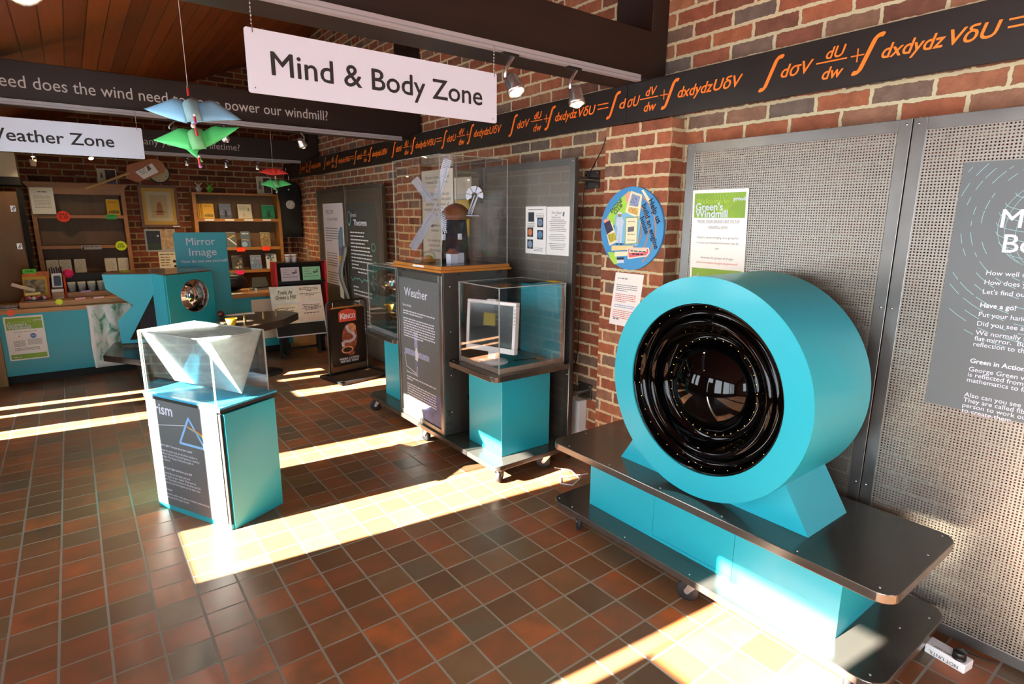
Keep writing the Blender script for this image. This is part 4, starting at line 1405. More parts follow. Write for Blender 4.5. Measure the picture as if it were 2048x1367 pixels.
for i in range(15):
    a = 1.45 + 1.35 * i / 14
    pts.append((W_ - 0.04 + 0.235 * math.cos(a), 0.0 + 0.225 * math.sin(a)))
pts.append((W_ - 0.27, 0.003))
F.poly(t, pts, pm('earth_print', '#5b5f86', 0.55, noise=0.45, nscale=16), 1)
for k in range(12):
    rnd = random.Random(k)
    F.disc(t, rnd.uniform(0.03, W_ - 0.03), rnd.uniform(0.2, H_ - 0.03), 0.0022, M_WHITE, 2, 8)
t.build('sign_print', cab)
for y, z in ((3.222, 1.16), (3.222, 0.86), (3.222, 0.56), (3.222, 0.30)):
    r = MB(); r.ball((1.93, y, z), 0.005, M_SILVER, 8, (1, 0.5, 1)); r.build('rivet', cab)
for x, y, a in ((1.915, 2.655, 0.6), (2.31, 2.655, 2.4), (1.900, 3.515, 1.7), (1.905, 4.385, 2.9), (2.38, 3.5, 0.3), (2.38, 4.38, 1.0)):
    castor(th, x, y, 0.108, a, 0.047)
# small tag hanging off the cabinet edge
b = MB(); b.prism([(1.930, 3.890 + p[0], p[1]) for p in rrect(0, 0.150, 0.05, 0.262, 0.012)], (0.014, 0, 0), pm('pink_enamel', '#d98878', 0.35)); b.box((1.926, 3.90, 0.23), (1.930, 3.93, 0.25), M_WHITEP)
tag(b.build('pocket_tag', None, org=(1.935, 3.915, 0.15)), 'small pink and white gadget resting on the trolley beside the sign cabinet', 'gadget')

def clear_box(th, x0, y0, x1, y1, z0, z1, t=0.004, mat=None, edge=0.005, top=True):
    """five-sided clear cover with its bright sawn edges"""
    mat = mat or M_CLEAR
    b = MB()
    b.box((x0, y0, z0), (x0 + t, y1, z1), mat)
    b.box((x1 - t, y0, z0), (x1, y1, z1), mat)
    b.box((x0 + t, y0, z0), (x1 - t, y0 + t, z1), mat)
    b.box((x0 + t, y1 - t, z0), (x1 - t, y1, z1), mat)
    if top:
        b.box((x0 + t, y0 + t, z1 - t), (x1 - t, y1 - t, z1), mat)
    cover = b.build('clear_cover', th)
    e = MB()
    for x in (x0, x1):
        for y in (y0, y1):
            e.box((x - edge / 2, y - edge / 2, z0), (x + edge / 2, y + edge / 2, z1), M_EDGE)
    for x in (x0, x1):
        e.box((x - edge / 2, y0, z1 - edge / 2), (x + edge / 2, y1, z1 + edge / 2), M_EDGE)
    for y in (y0, y1):
        e.box((x0, y - edge / 2, z1 - edge / 2), (x1, y + edge / 2, z1 + edge / 2), M_EDGE)
    e.build('cover_edges', cover)
    return cover

# case with the monitor
th = thing('display_case', (2.185, 2.88, 0.69), 'clear acrylic case with a teal back, holding a white computer monitor', 'display case')
x0, y0, x1, y1 = 1.925, 2.665, 2.440, 3.100
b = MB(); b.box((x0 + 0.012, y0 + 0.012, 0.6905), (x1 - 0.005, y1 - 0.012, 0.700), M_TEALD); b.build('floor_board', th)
b = MB(); b.box((x1 - 0.022, y0 + 0.015, 0.7005), (x1 - 0.008, y1 - 0.008, 1.192), M_TEAL); b.build('back_panel', th)
M_TRIM = pm('pale_wood_edge', '#9a8678', 0.45)
b = MB()
for lo, hi in (((x0 + 0.005, y0 + 0.005, 0.6905), (x0 + 0.012, y1 - 0.005, 0.722)), ((x0 + 0.012, y0 + 0.005, 0.6905), (x1 - 0.005, y0 + 0.012, 0.722)), ((x1 - 0.024, y0 + 0.005, 0.722), (x1 - 0.006, y0 + 0.013, 1.195))):
    b.box(lo, hi, M_TRIM)
b.build('base_trim', th, 0.001)
clear_box(th, x0, y0, x1, y1, 0.6905, 1.205)
b = MB(); b.sheet([[(2.20, 2.72, 1.2105), (2.20, 3.02, 1.2105)], [(2.34, 2.75, 1.2125), (2.34, 3.05, 1.211)]], 0.001, M_BLACKM)
o = b.build('leaflet', None, org=(2.27, 2.88, 1.21)); tag(o, 'dark leaflet lying flat on top of the monitor case', 'leaflet')
b = MB(); b.sheet([[(2.37, 2.68, 1.2112), (2.37, 2.78, 1.212)], [(2.43, 2.67, 1.213), (2.43, 2.79, 1.214)]], 0.001, M_YELLOW)
o = b.build('leaflet', None, org=(2.40, 2.73, 1.21)); tag(o, 'yellow-brown leaflet at the right corner of the monitor case top', 'leaflet')

# the monitor, facing left and turned a little towards the viewer
th = thing('computer_monitor', (2.045, 2.905, 0.7), 'white flat computer monitor with a yellow note on its dark screen', 'monitor')
th_ang = math.radians(20)
Rm = Matrix.Translation((2.045, 2.905, 0.7)) @ Matrix.Rotation(th_ang, 4, 'Z')    # local -x is the screen side
b = MB(); b.X = Rm
b.ring((0, 0, 0.0005), (0, 0, 1), [(0, 0), (0.098, 0), (0.102, 0.006), (0.098, 0.012), (0.06, 0.020), (0.02, 0.026), (0, 0.027)], 40, M_WHITEP)
b.build('foot', th)
b = MB(); b.X = Rm
b.prism([(-0.012, -0.030, 0.022), (0.022, -0.030, 0.022), (0.022, 0.030, 0.022), (-0.012, 0.030, 0.022)], (0.012, 0, 0.09), M_WHITEP)
b.build('neck', th, 0.004)
tilt = Matrix.Translation((-0.012, 0, 0.075)) @ Matrix.Rotation(math.radians(4), 4, 'Y')
SWd, SHt = 0.372, 0.322
b = MB(); b.X = Rm @ tilt
fw = 0.022
b.box((-0.022, -SWd / 2, 0), (0.020, SWd / 2, fw + 0.012), M_WHITEP)
b.box((-0.022, -SWd / 2, SHt - fw), (0.020, SWd / 2, SHt), M_WHITEP)
b.box((-0.022, -SWd / 2, fw + 0.012), (0.020, -SWd / 2 + fw, SHt - fw), M_WHITEP)
b.box((-0.022, SWd / 2 - fw, fw + 0.012), (0.020, SWd / 2, SHt - fw), M_WHITEP)
b.box((0.004, -SWd / 2 + fw, fw + 0.012), (0.034, SWd / 2 - fw, SHt - fw), M_WHITEP)
b.box((-0.024, -0.035, SHt), (0.008, 0.035, SHt + 0.010), M_WHITEP)
b.build('bezel', th, 0.004)
b = MB(); b.X = Rm @ tilt
b.box((-0.018, -SWd / 2 + fw, fw + 0.012), (0.003, SWd / 2 - fw, SHt - fw), pm('dark_screen', '#20282a', 0.16)); b.build('screen', th)
b = MB(); b.X = Rm @ tilt
b.box((-0.0195, -0.035, 0.165), (-0.0182, 0.055, 0.245), pm('yellow_note', '#8f8436', 0.7)); b.build('note', th)
b = MB(); b.X = Rm @ tilt
for i in range(5):
    b.box((-0.0235, -SWd / 2 + 0.006, 0.185 + 0.022 * i), (-0.0225, -SWd / 2 + 0.012, 0.193 + 0.022 * i), M_GREY)
b.build('buttons', th)
b = MB(); b.tube([(2.18, 2.86, 0.703), (2.26, 2.84, 0.7032), (2.33, 2.81, 0.7035)], 0.003, M_BLACK, 6)
b.box((2.33, 2.79, 0.7005), (2.37, 2.83, 0.704), M_PINE)
tag(b.build('cable', None, org=(2.25, 2.84, 0.7)), 'short black lead on the case floor behind the white monitor', 'cable')

# far case with dark equipment inside
th = thing('display_case', (2.185, 4.22, 0.69), 'clear acrylic case with dark apparatus, on the far plinth left of the sign cabinet', 'display case')
x0, y0, x1, y1 = 1.905, 3.965, 2.440, 4.485
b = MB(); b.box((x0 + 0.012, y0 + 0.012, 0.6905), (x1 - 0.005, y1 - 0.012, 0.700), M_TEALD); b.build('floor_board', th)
b = MB(); b.box((x1 - 0.022, y0 + 0.015, 0.7005), (x1 - 0.008, y1 - 0.008, 1.05), pm('smoke_board', '#3d4446', 0.4)); b.build('back_panel', th)
b = MB()
for lo, hi in (((x0 + 0.005, y0 + 0.005, 0.6905), (x0 + 0.012, y1 - 0.005, 0.722)), ((x0 + 0.012, y0 + 0.005, 0.6905), (x1 - 0.005, y0 + 0.012, 0.722))):
    b.box(lo, hi, M_GREY)
b.build('base_trim', th)
clear_box(th, x0, y0, x1, y1, 0.6905, 1.225)
th = thing('apparatus', (2.12, 4.15, 0.7), 'dark apparatus with a silver and red fitting inside the far clear case', 'apparatus')
b = MB(); b.prism([(2.02, 4.08, 0.7005), (2.28, 4.08, 0.7005), (2.28, 4.34, 0.7005), (2.02, 4.34, 0.7005)], (0, 0, 0.05), M_BLACK); b.build('base', th, 0.01)
b = MB(); b.ring((2.16, 4.21, 0.75), (0, 0, 1), [(0.0, 0), (0.12, 0.0), (0.13, 0.05), (0.125, 0.18), (0.09, 0.25), (0.0, 0.26)], 28, pm('violet_black', '#2a2636', 0.3)); b.build('drum_body', th)
b = MB(); b.tube([(2.02, 4.10, 0.75), (2.0, 4.08, 0.90), (1.985, 4.06, 1.04)], 0.008, M_SILVER, 8); b.build('lever', th)
b = MB(); b.cyl((1.985, 4.045, 0.93), (1.985, 4.035, 1.02), 0.018, M_RED, n=14); b.build('red_grip', th)
b = MB()
for i in range(4):
    b.prism([(1.98 + 0.02 * i, 4.05 + 0.05 * i, 1.2285 + 0.0025 * i), (2.16 + 0.02 * i, 4.05 + 0.03 * i, 1.2285 + 0.0025 * i), (2.17 + 0.02 * i, 4.36 + 0.02 * i, 1.2285 + 0.0025 * i), (1.99 + 0.02 * i, 4.38 + 0.02 * i, 1.2285 + 0.0025 * i)], (0, 0, 0.0022), [M_PAPER, M_OAKBACK, M_PAPER, M_PAPER2][i])
tag(b.build('paper_stack', None, org=(2.07, 4.22, 1.228)), 'small stack of loose papers on top of the far clear case', 'papers')

# windmill case on the cabinet
th = thing('display_case', (2.133, 3.553, 1.2525), 'tall clear acrylic cover on an orange wooden base over the windmill model', 'display case')
b = MB()
b.box((1.850, 3.205, 1.2525), (2.420, 3.905, 1.268), M_PINE)
b.box((1.860, 3.215, 1.268), (2.410, 3.895, 1.292), M_PINE)
b.build('wooden_base', th, 0.003)
b = MB(); b.box((1.885, 3.24, 1.2922), (2.385, 3.87, 1.2935), M_DKBROWN); b.build('dark_inset', th)
b = MB(); b.box((1.8592, 3.44, 1.272), (1.8598, 3.60, 1.286), M_PAPER); b.build('name_strip', th)
clear_box(th, 1.872, 3.228, 2.398, 3.882, 1.2925, 1.985)

# the windmill model
WM = Vector((2.155, 3.515, 1.294))
th = thing('windmill_model', tuple(WM), 'model tower windmill with white shuttered sails, black tower and brown cap', 'model windmill')
b = MB(); b.ring(WM, (0, 0, 1), [(0.0, 0.0), (0.104, 0.0), (0.098, 0.04), (0.079, 0.31), (0.0, 0.311)], 28, pm('tarred_tower', '#0f0f11', 0.2, coat=0.3)); tower = b.build('tower', th)
b = MB(); b.box((WM.x - 0.105, WM.y - 0.014, WM.z + 0.155), (WM.x - 0.085, WM.y + 0.010, WM.z + 0.195), M_WHITE); b.box((WM.x - 0.03, WM.y - 0.098, WM.z + 0.16), (WM.x - 0.005, WM.y - 0.084, WM.z + 0.20), M_WHITE); b.build('window', tower)
b = MB(); b.box((WM.x - 0.045, WM.y - 0.115, WM.z + 0.001), (WM.x + 0.0, WM.y - 0.09, WM.z + 0.07), M_WHITE); b.build('door', tower)
b = MB()
g = []
for i in range(11):                                    # boat-shaped cap
    t = i / 10
    x = -0.10 + 0.20 * t
    hw = 0.082 * math.sin(PI * (0.12 + 0.76 * t)) ** 0.7
    top = 0.105 * math.sin(PI * (0.10 + 0.72 * t)) ** 0.8
    g.append([(WM.x + x, WM.y - hw * math.cos(q) , WM.z + 0.300 + top * math.sin(q)) for q in [PI * j / 10 for j in range(11)]])
b.sheet(g, 0.004, pm('brown_cap', '#7a4522', 0.4))
b.ring((WM.x, WM.y, WM.z + 0.292), (0, 0, 1), [(0.0, 0), (0.086, 0), (0.086, 0.012), (0.0, 0.012)], 28, pm('brown_cap', '#7a4522', 0.4))
b.build('cap', th)
hub = Vector((2.030, 3.556, 1.678))
b = MB(); b.cyl((WM.x - 0.08, WM.y + 0.01, WM.z + 0.36), hub, 0.009, M_WHITE, n=12); b.build('windshaft', th)
n_ = Vector((-math.cos(math.radians(38)), -math.sin(math.radians(38)), 0.0))
uu = Vector((-n_.y, n_.x, 0)) * 1.0
for (a_, z_), lab in zip(((0.10, 0.30), (-0.192, -0.283), (-0.145, 0.184), (0.084, -0.193)), range(4)):
    d = uu * a_ + Vector((0, 0, z_))
    L_ = d.length
    d.normalize()
    side = n_.cross(d).normalized()
    b = MB()
    b.tube([hub + n_ * 0.004, hub + d * L_ + n_ * 0.004], 0.0042, M_WHITE, 6)
    hw = 0.030
    sg = 1
    for k in (-1, 0, 1):
        o1 = hub + d * (0.055) + side * (k * hw * 0.95 + 0.010)
        o2 = hub + d * L_ + side * (k * hw * 0.95 + 0.010)
        b.tube([o1, o2], 0.0022, M_WHITE, 5)
    nb = int((L_ - 0.055) / 0.0115)
    for i in range(nb + 1):
        q = hub + d * (0.055 + (L_ - 0.055) * i / nb)
        e0, e1 = q + side * (-hw * 0.95 + 0.010), q + side * (hw * 0.95 + 0.010)
        vv = d * 0.0042 + n_ * 0.003
        b.prism([e0 - vv, e1 - vv, e1 + vv, e0 + vv], n_ * 0.0012, M_WHITE)
    b.build('sail', th)
b = MB(); b.ball(hub - n_ * 0.0, 0.014, M_WHITE, 12); b.build('hub', th)
# fantail on its stage behind the cap
fc = Vector((2.245, 3.400, 1.752))
b = MB()
b.tube([(WM.x + 0.07, WM.y - 0.05, WM.z + 0.315), fc], 0.004, M_WHITE, 6)
b.tube([(WM.x + 0.09, WM.y - 0.02, WM.z + 0.305), fc + Vector((0.01, -0.02, -0.01))], 0.004, M_WHITE, 6)
b.tube([(WM.x + 0.06, WM.y - 0.12, WM.z + 0.33), (fc.x + 0.015, fc.y - 0.02, fc.z)], 0.004, M_WHITE, 6)
b.box((WM.x + 0.05, WM.y - 0.155, WM.z + 0.318), (WM.x + 0.10, WM.y - 0.06, WM.z + 0.324), M_WHITE)
b.build('fantail_frame', th)
nf = Vector((-0.75, -0.66, 0)).normalized()
uf = Vector((0.66, -0.75, 0)).normalized()
for k in range(5):
    a0, a1 = math.radians(-20 + 48 * k), math.radians(20 + 48 * k)
    pts = [fc + (uf * math.cos(a) + Vector((0, 0, 1)) * math.sin(a)) * rr for rr, rng in ((0.022, (a0, a1)), (0.062, None)) for a in ((rng[0], rng[1]) if rng else [a1 + (a0 - a1) * i / 6 for i in range(7)])]
    b = MB(); b.prism(pts, nf * 0.0015, M_WHITE); b.build('fan_blade', th)
th = thing('glass_jar', (2.01, 3.50, 1.294), 'small glass dome jar with orange contents in front of the model windmill', 'jar')
b = MB(); b.ring((1.985, 3.600, 1.2942), (0, 0, 1), [(0.0, 0), (0.055, 0.0), (0.055, 0.02), (0.0, 0.02)], 24, M_OAK); b.build('base', th)
b = MB(); b.ball((1.985, 3.600, 1.325), 0.03, M_PINE, 14, (1.1, 1.1, 0.6)); b.build('contents', th)
b = MB(); b.ring((1.985, 3.600, 1.314), (0, 0, 1), [(0.050, 0.0), (0.052, 0.02), (0.042, 0.045), (0.020, 0.058), (0.001, 0.06)], 24, M_CLEAR); b.build('dome', th)
th = thing('figurine', (2.06, 3.40, 1.294), 'small white and brown model building beside the windmill tower', 'model')
b = MB(); b.box((2.03, 3.37, 1.2942), (2.09, 3.43, 1.36), M_WHITE); b.build('walls', th)
b = MB(); b.prism([(2.025, 3.365, 1.3602), (2.095, 3.365, 1.3602), (2.06, 3.365, 1.395)], (0, 0.07, 0), pm('brown_cap', '#7a4522', 0.4)); b.build('roof', th)

# ------------------------------------------------------------------ prism exhibit on the open floor
PA = Vector((0.452, -0.892, 0))          # along the sign face, to the near corner
PB = Vector((0.892, 0.452, 0))           # from the sign face to the back
P0 = Vector((0.480, 3.030, 0))           # near corner
ROT = Matrix(((PA.x, PB.x, 0, P0.x), (PA.y, PB.y, 0, P0.y), (0, 0, 1, 0), (0, 0, 0, 1)))   # local: x along PA, y along PB
LX, DY, HZ = 0.600, 0.335, 0.632
th = thing('prism_exhibit', tuple(P0 + PA * (-LX / 2) + PB * (DY / 2)), 'teal prism exhibit box in the sunlight with a dark sign on its front', 'exhibit')
b = MB(); b.X = ROT
b.box((-LX, 0.020, 0.0), (0.0, DY, HZ), M_TEAL); b.build('body', th, 0.0015)
b = MB(); b.X = ROT
b.box((-LX, 0.004, 0.0), (-0.008, 0.0195, 0.030), M_TEAL); b.build('kick_strip', th)
b = MB(); b.X = ROT
b.box((-LX, 0.002, 0.030), (-0.030, 0.0195, HZ + 0.012), M_INFO); b.build('sign_panel', th)
b = MB(); b.X = ROT
b.box((-0.028, 0.006, 0.004), (-0.010, 0.0195, HZ), M_BLACKM); b.build('edge_channel', th)
b = MB(); b.X = ROT
b.box((-LX - 0.002, -0.004, HZ + 0.0125), (0.006, DY + 0.006, HZ + 0.030), M_BLACKM); b.build('top_frame', th)
b = MB(); b.X = ROT
b.box((-LX - 0.004, -0.006, HZ + 0.0305), (0.010, DY + 0.010, HZ + 0.040), pm('pale_blue_top', '#2f9fc4', 0.35)); b.build('top_board', th)
F = Fr(ROT @ Vector((-LX, 0.002, 0.030)), PA, (0, 0, 1))
t = MB()
W_ = LX - 0.030
F.text(t, 'Prism', 0.035, 0.535, 0.085, M_WHITE, bold=0.015)
glow = pm('pale_blue_print', '#7db4e6', 0.5)
tri = [(0.345, 0.545), (0.255, 0.395), (0.455, 0.395), (0.345, 0.545)]
F.line(t, tri, 0.013, glow)
F.line(t, [(0.0, 0.455), (0.315, 0.500)], 0.003, M_WHITE)
for k, c in enumerate(('#d0503c', '#d8a23c', '#c8c84c', '#58a868', '#5878c8')):
    F.line(t, [(0.318, 0.502 - 0.0015 * k), (0.40, 0.485 - 0.004 * k), (0.545, 0.44 - 0.010 * k)], 0.003, pm('ray_%d' % k, c, 0.5))
y = 0.352
for gap, bold_, txt in ((0.030, 1, 'Which way is right?  Can you trace your name?'), (0.0185, 0, 'Look through the prism and see all of the window in'), (0.0185, 0, 'all the rainbow colours! This is the Spectrum, made by'), (0.0185, 0, 'white and light. The shape of the prism splits it'), (0.048, 0, 'into all its colours'),
                        (0.030, 1, 'Can you tell your right hand from your left?'), (0.0185, 0, 'Put your hands flat on the table and look'), (0.0185, 0, 'through the prism at your hands. They seem to'), (0.0185, 0, 'swap round. The inside surfaces of the prism act like'), (0.044, 0, 'mirrors and you see them appear on the other side'),
                        (0.026, 1, 'Green in Action'), (0.0185, 0, "George Green's maths work gives us a better understanding"), (0.0185, 0, 'of how light passes through a prism')):
    F.text(t, txt, 0.030, y, 0.0165, M_WHITE, bold=0.025 if bold_ else 0.008)
    y -= gap
t.build('sign_print', th)

th = thing('display_case', tuple(P0 + PA * (-LX / 2) + PB * (DY / 2) + Vector((0, 0, HZ + 0.0405))), 'clear acrylic cover with a big hollow upside-down prism, on the sunlit teal exhibit', 'display case')
z0, z1 = HZ + 0.0405, 1.008
def local_clear(th, x0, y0, x1, y1, z0, z1, X):
    b = MB(); b.X = X
    tt = 0.005
    b.box((x0, y0, z0), (x0 + tt, y1, z1), M_CLEAR)
    b.box((x1 - tt, y0, z0), (x1, y1, z1), M_CLEAR)
    b.box((x0 + tt, y0, z0), (x1 - tt, y0 + tt, z1), M_CLEAR)
    b.box((x0 + tt, y1 - tt, z0), (x1 - tt, y1, z1), M_CLEAR)
    b.box((x0 + tt, y0 + tt, z1 - tt), (x1 - tt, y1 - tt, z1), M_CLEARW)
    cover = b.build('clear_cover', th)
    e = MB(); e.X = X
    g = 0.006
    for x in (x0, x1):
        for y in (y0, y1):
            e.box((x - g / 2, y - g / 2, z0), (x + g / 2, y + g / 2, z1), M_EDGE)
        e.box((x - g / 2, y0, z1 - g / 2), (x + g / 2, y1, z1 + g / 2), M_EDGE)
    for y in (y0, y1):
        e.box((x0, y - g / 2, z1 - g / 2), (x1, y + g / 2, z1 + g / 2), M_EDGE)
    e.build('cover_edges', cover)
CX_0, CX_1, CY_0, CY_1 = -0.590, -0.030, 0.005, 0.325
local_clear(th, CX_0, CY_0, CX_1, CY_1, z0, z1, ROT)
# the prism: an inverted triangular trough, point resting near the base board
b = MB(); b.X = ROT
ym = (CY_0 + CY_1) / 2
zt, zb = z1 - 0.007, z0 + 0.030
for ya, yb_ in ((CY_0 + 0.010, ym), (CY_1 - 0.010, ym)):
    dd = 0.006 if ya < ym else -0.006
    b.prism([(CX_0 + 0.012, ya, zt), (CX_0 + 0.012, ya + dd, zt), (CX_0 + 0.012, yb_ + (0.004 if dd > 0 else -0.004), zb), (CX_0 + 0.012, yb_, zb - 0.006)], (CX_1 - CX_0 - 0.024, 0, 0), M_CLEARW)
b.build('prism_walls', th)
b = MB(); b.X = ROT
for xa in (CX_0 + 0.006, CX_1 - 0.011):
    b.prism([(xa, CY_0 + 0.010, zt), (xa, CY_1 - 0.010, zt), (xa, ym, zb - 0.006)], (0.005, 0, 0), M_CLEARW)
b.build('prism_ends', th)
b = MB(); b.X = ROT
for xa in (CX_0 + 0.008, CX_1 - 0.008):
    for ya in (CY_0 + 0.010, CY_1 - 0.010):
        b.tube([(xa, ya, zt), (xa, ym, zb - 0.004)], 0.0026, M_EDGE, 6)
b.tube([(CX_0 + 0.008, ym, zb - 0.004), (CX_1 - 0.008, ym, zb - 0.004)], 0.003, M_EDGE, 6)
b.build('prism_edges', th)

# ------------------------------------------------------------------ Mirror Image exhibit
ZT = 1.050
L_, LC, FL, FR_, BR_ = (0.188, 6.716), (0.576, 6.547), (0.647, 6.251), (1.103, 6.547), (1.042, 7.025)
ZB = 0.3435
th = thing('mirror_exhibit', (0.63, 6.6, 0), 'teal mirror exhibit with a round curved mirror and a zig-zag side wing', 'exhibit')
b = MB()
b.prism([(0.095, 6.367, 0.283), (0.354, 5.987, 0.283), (0.952, 6.03, 0.283), (1.27, 6.40, 0.283), (1.163, 7.02, 0.283), (0.21, 6.97, 0.283)], (0, 0, 0.058), M_DKBROWN); b.build('table_top', th, 0.006)
b = MB(); b.box((0.37, 6.40, 0.0), (1.00, 6.88, 0.2825), M_BLACKM); b.build('pedestal', th)
b = MB()
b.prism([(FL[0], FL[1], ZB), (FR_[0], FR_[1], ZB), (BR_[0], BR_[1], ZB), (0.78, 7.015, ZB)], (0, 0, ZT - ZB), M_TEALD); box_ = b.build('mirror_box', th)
b = MB()
d1 = (Vector((FR_[0], FR_[1], 0)) - Vector((FL[0], FL[1], 0)))
n1 = Vector((d1.y, -d1.x, 0)).normalized()
b.prism([(FL[0], FL[1], ZB), (FR_[0] - 0.012, FR_[1] - 0.008, ZB), (FR_[0] - 0.012, FR_[1] - 0.008, ZT + 0.004), (FL[0], FL[1], ZT + 0.004)], n1 * 0.012, M_TEAL); b.build('mirror_panel', box_)
b = MB()
b.prism([(LC[0], LC[1], ZB), (FL[0], FL[1], ZB), (FL[0], FL[1], ZT + 0.003), (LC[0], LC[1], ZT + 0.003)], (-0.012, -0.003, 0), M_TEAL); b.build('corner_strip', box_)
c1 = Vector((FL[0], FL[1], 0)) + d1 * 0.545 + n1 * 0.0125 + Vector((0, 0, 0.830))
b = MB()
R_ = 0.158
b.ring(c1, n1, [(0.0005, 0.058)] + [(R_ * math.sin(a), 0.058 * (1 - (math.sin(a)) ** 2 * 0.98)) for a in [PI / 2 * i / 14 for i in range(1, 15)]], 48, M_CHROME)
b.build('round_mirror', th)
b = MB(); b.ring(c1, n1, [(R_, 0.0), (R_ + 0.004, 0.0), (R_ + 0.004, 0.005), (R_, 0.005)], 48, M_SILVER, closed=True); b.build('mirror_rim', th)
# zig-zag wing with a triangular opening
du = (Vector((LC[0], LC[1], 0)) - Vector((L_[0], L_[1], 0)))
wl = du.length
du.normalize()
nw = Vector((du.y, -du.x, 0))
def WG(s, z):
    p = Vector((L_[0], L_[1], 0)) + du * (s * wl)
    return (p.x, p.y, z)
WPTS = dict(tl=(0.0, ZT), tr=(1.0, ZT), ap=(1.0, 0.865), hl=(0.385, 0.410), hr=(1.0, 0.410), br=(1.0, 0.378), bl=(0.21, 0.378), k2=(0.19, 0.600), notch=(0.545, 0.754), k1=(0.035, 0.9125))
b = MB()
for q in (('tl', 'k1', 'notch', 'ap', 'tr'), ('notch', 'k2', 'hl', 'ap'), ('k2', 'bl', 'hl'), ('bl', 'br', 'hr', 'hl')):
    b.prism([WG(*WPTS[k]) for k in q], nw * 0.016, M_TEAL)
b.build('zigzag_wing', th)
b = MB()
b.prism([Vector(WG(0.20, 0.362)), Vector(WG(0.98, 0.362)), Vector(WG(0.98, ZT - 0.02)), Vector(WG(0.55, 0.754))], -nw * 0.012, pm('brown_mirror_back', '#3a211a', 0.15, coat=0.3)); b.build('inner_panel', th)
b = MB()
b.prism([WG(0.62, 0.362), WG(1.0, 0.362), WG(1.0, 0.786), WG(0.62, 0.690)], nw * 0.002, pm('dull_mirror', '#5a5c6e', 0.12, metal=0.85)); b.build('inner_mirror', th)
b = MB()
b.prism([(L_[0], L_[1], ZT + 0.001), (LC[0], LC[1], ZT + 0.001), (FL[0], FL[1], ZT + 0.005), (FR_[0], FR_[1], ZT + 0.005), (BR_[0], BR_[1], ZT + 0.005), (0.64, 7.02, ZT + 0.005), (0.27, 6.93, ZT + 0.005)], (0, 0, 0.010), pm('brown_gloss_top', '#6a4228', 0.18, coat=0.3)); b.build('cover_top', th)
b = MB()
SY = 7.045
b.prism([(0.854, SY, 0.054), (1.360, SY, 0.054), (1.360, SY, 1.430), (0.854, SY, 1.430)], (0, 0.022, 0), M_TEAL); sg = b.build('sign_board', th, 0.001)
t = MB(); F = Fr((0.854, SY, 0.054), *WY)
F.text(t, 'Mirror', 0.251, 1.243, 0.113, M_WHITE, width=0.277, align='c', bold=0.008)
F.text(t, 'Image', 0.263, 1.130, 0.113, M_WHITE, width=0.266, align='c', bold=0.008)
F.text(t, 'How do you see yourself?', 0.274, 1.057, 0.042, M_WHITE, width=0.449, align='c', bold=0.02)
t.build('sign_lettering', sg)

# dark table with pegs behind the prism
th = thing('activity_table', (1.40, 6.25, 0), 'dark table with three wooden pegs beside the Mirror Image sign', 'table')
b = MB()
TZ = 0.585
b.prism([(1.10, 5.63, TZ - 0.075), (1.60, 5.95, TZ - 0.075), (1.86, 6.30, TZ - 0.075), (1.78, 6.55, TZ - 0.075), (1.28, 6.66, TZ - 0.075), (1.05, 6.30, TZ - 0.075)], (0, 0, 0.075), pm('dark_table', '#352a22', 0.35)); b.build('table_top', th, 0.004)
b = MB(); b.tube([(1.42, 6.2, TZ - 0.076), (1.42, 6.2, 0.02)], 0.03, M_BLACKM, 12); b.ring((1.42, 6.2, 0), (0, 0, 1), [(0.0, 0), (0.20, 0.0), (0.20, 0.012), (0.03, 0.02)], 24, M_BLACKM); b.build('pedestal', th)
for x, y in ((1.26, 6.02), (1.45, 6.08), (1.60, 6.18)):
    b = MB(); b.cyl((x, y, TZ + 0.0005), (x, y, TZ + 0.075), 0.012, pm('tan_peg', '#8a6a3c', 0.5), n=12); b.build('peg', th)
b = MB(); b.ring((1.105, 5.845, TZ + 0.0005), (0, 0, 1), [(0.001, 0), (0.03, 0.004), (0.052, 0.075), (0.048, 0.075), (0.026, 0.008), (0.001, 0.006)], 24, M_YELLOW)
tag(b.build('cup', None, org=(1.105, 5.845, TZ)), 'yellow cone-shaped cup on the edge of the dark table', 'cup')
b = MB(); b.ball((1.12, 6.42, TZ + 0.036), 0.036, pm('dark_red_ball', '#5a1018', 0.35), 16)
tag(b.build('ball', None, org=(1.12, 6.42, TZ)), 'dark red ball lying on the dark table next to the Mirror Image board', 'ball')
b = MB(); b.box((1.18, 6.48, TZ + 0.0005), (1.46, 6.55, TZ + 0.012), M_PAPER)
tag(b.build('paper_strip', None, org=(1.32, 6.5, TZ)), 'white strip lying along the back of the dark table', 'paper')

# ------------------------------------------------------------------ coffee sign in its floor frame
KU = Vector((0.476, 0.086, 0)).normalized()
KO = Vector((1.925, 5.590, 0))
KX = Matrix(((KU.x, -KU.y, 0, KO.x), (KU.y, KU.x, 0, KO.y), (0, 0, 1, 0), (0, 0, 0, 1)))   # local x to the right, y away
th = thing('pavement_sign', tuple(KO + KU * 0.23), 'black Kenco coffee sign hanging in a black floor frame', 'sign')
b = MB(); b.X = KX
for a, c in (((-0.055, -0.325, 0.004), (0.505, -0.325, 0.004)), ((0.505, -0.325, 0.004), (0.505, 0.055, 0.004)), ((0.505, 0.055, 0.004), (-0.055, 0.055, 0.004)), ((-0.055, 0.055, 0.004), (-0.055, -0.325, 0.004))):
    x0_, x1_ = min(a[0], c[0]) - 0.02, max(a[0], c[0]) + 0.02
    y0_, y1_ = min(a[1], c[1]) - 0.02, max(a[1], c[1]) + 0.02
    b.box((x0_, y0_, 0.004), (x1_, y1_, 0.030), M_BLACK)
b.box((-0.04, -0.31, 0.002), (0.49, 0.04, 0.012), pm('dark_brown_tray', '#3a2a1e', 0.4))
b.build('base', th)
b = MB(); b.X = KX
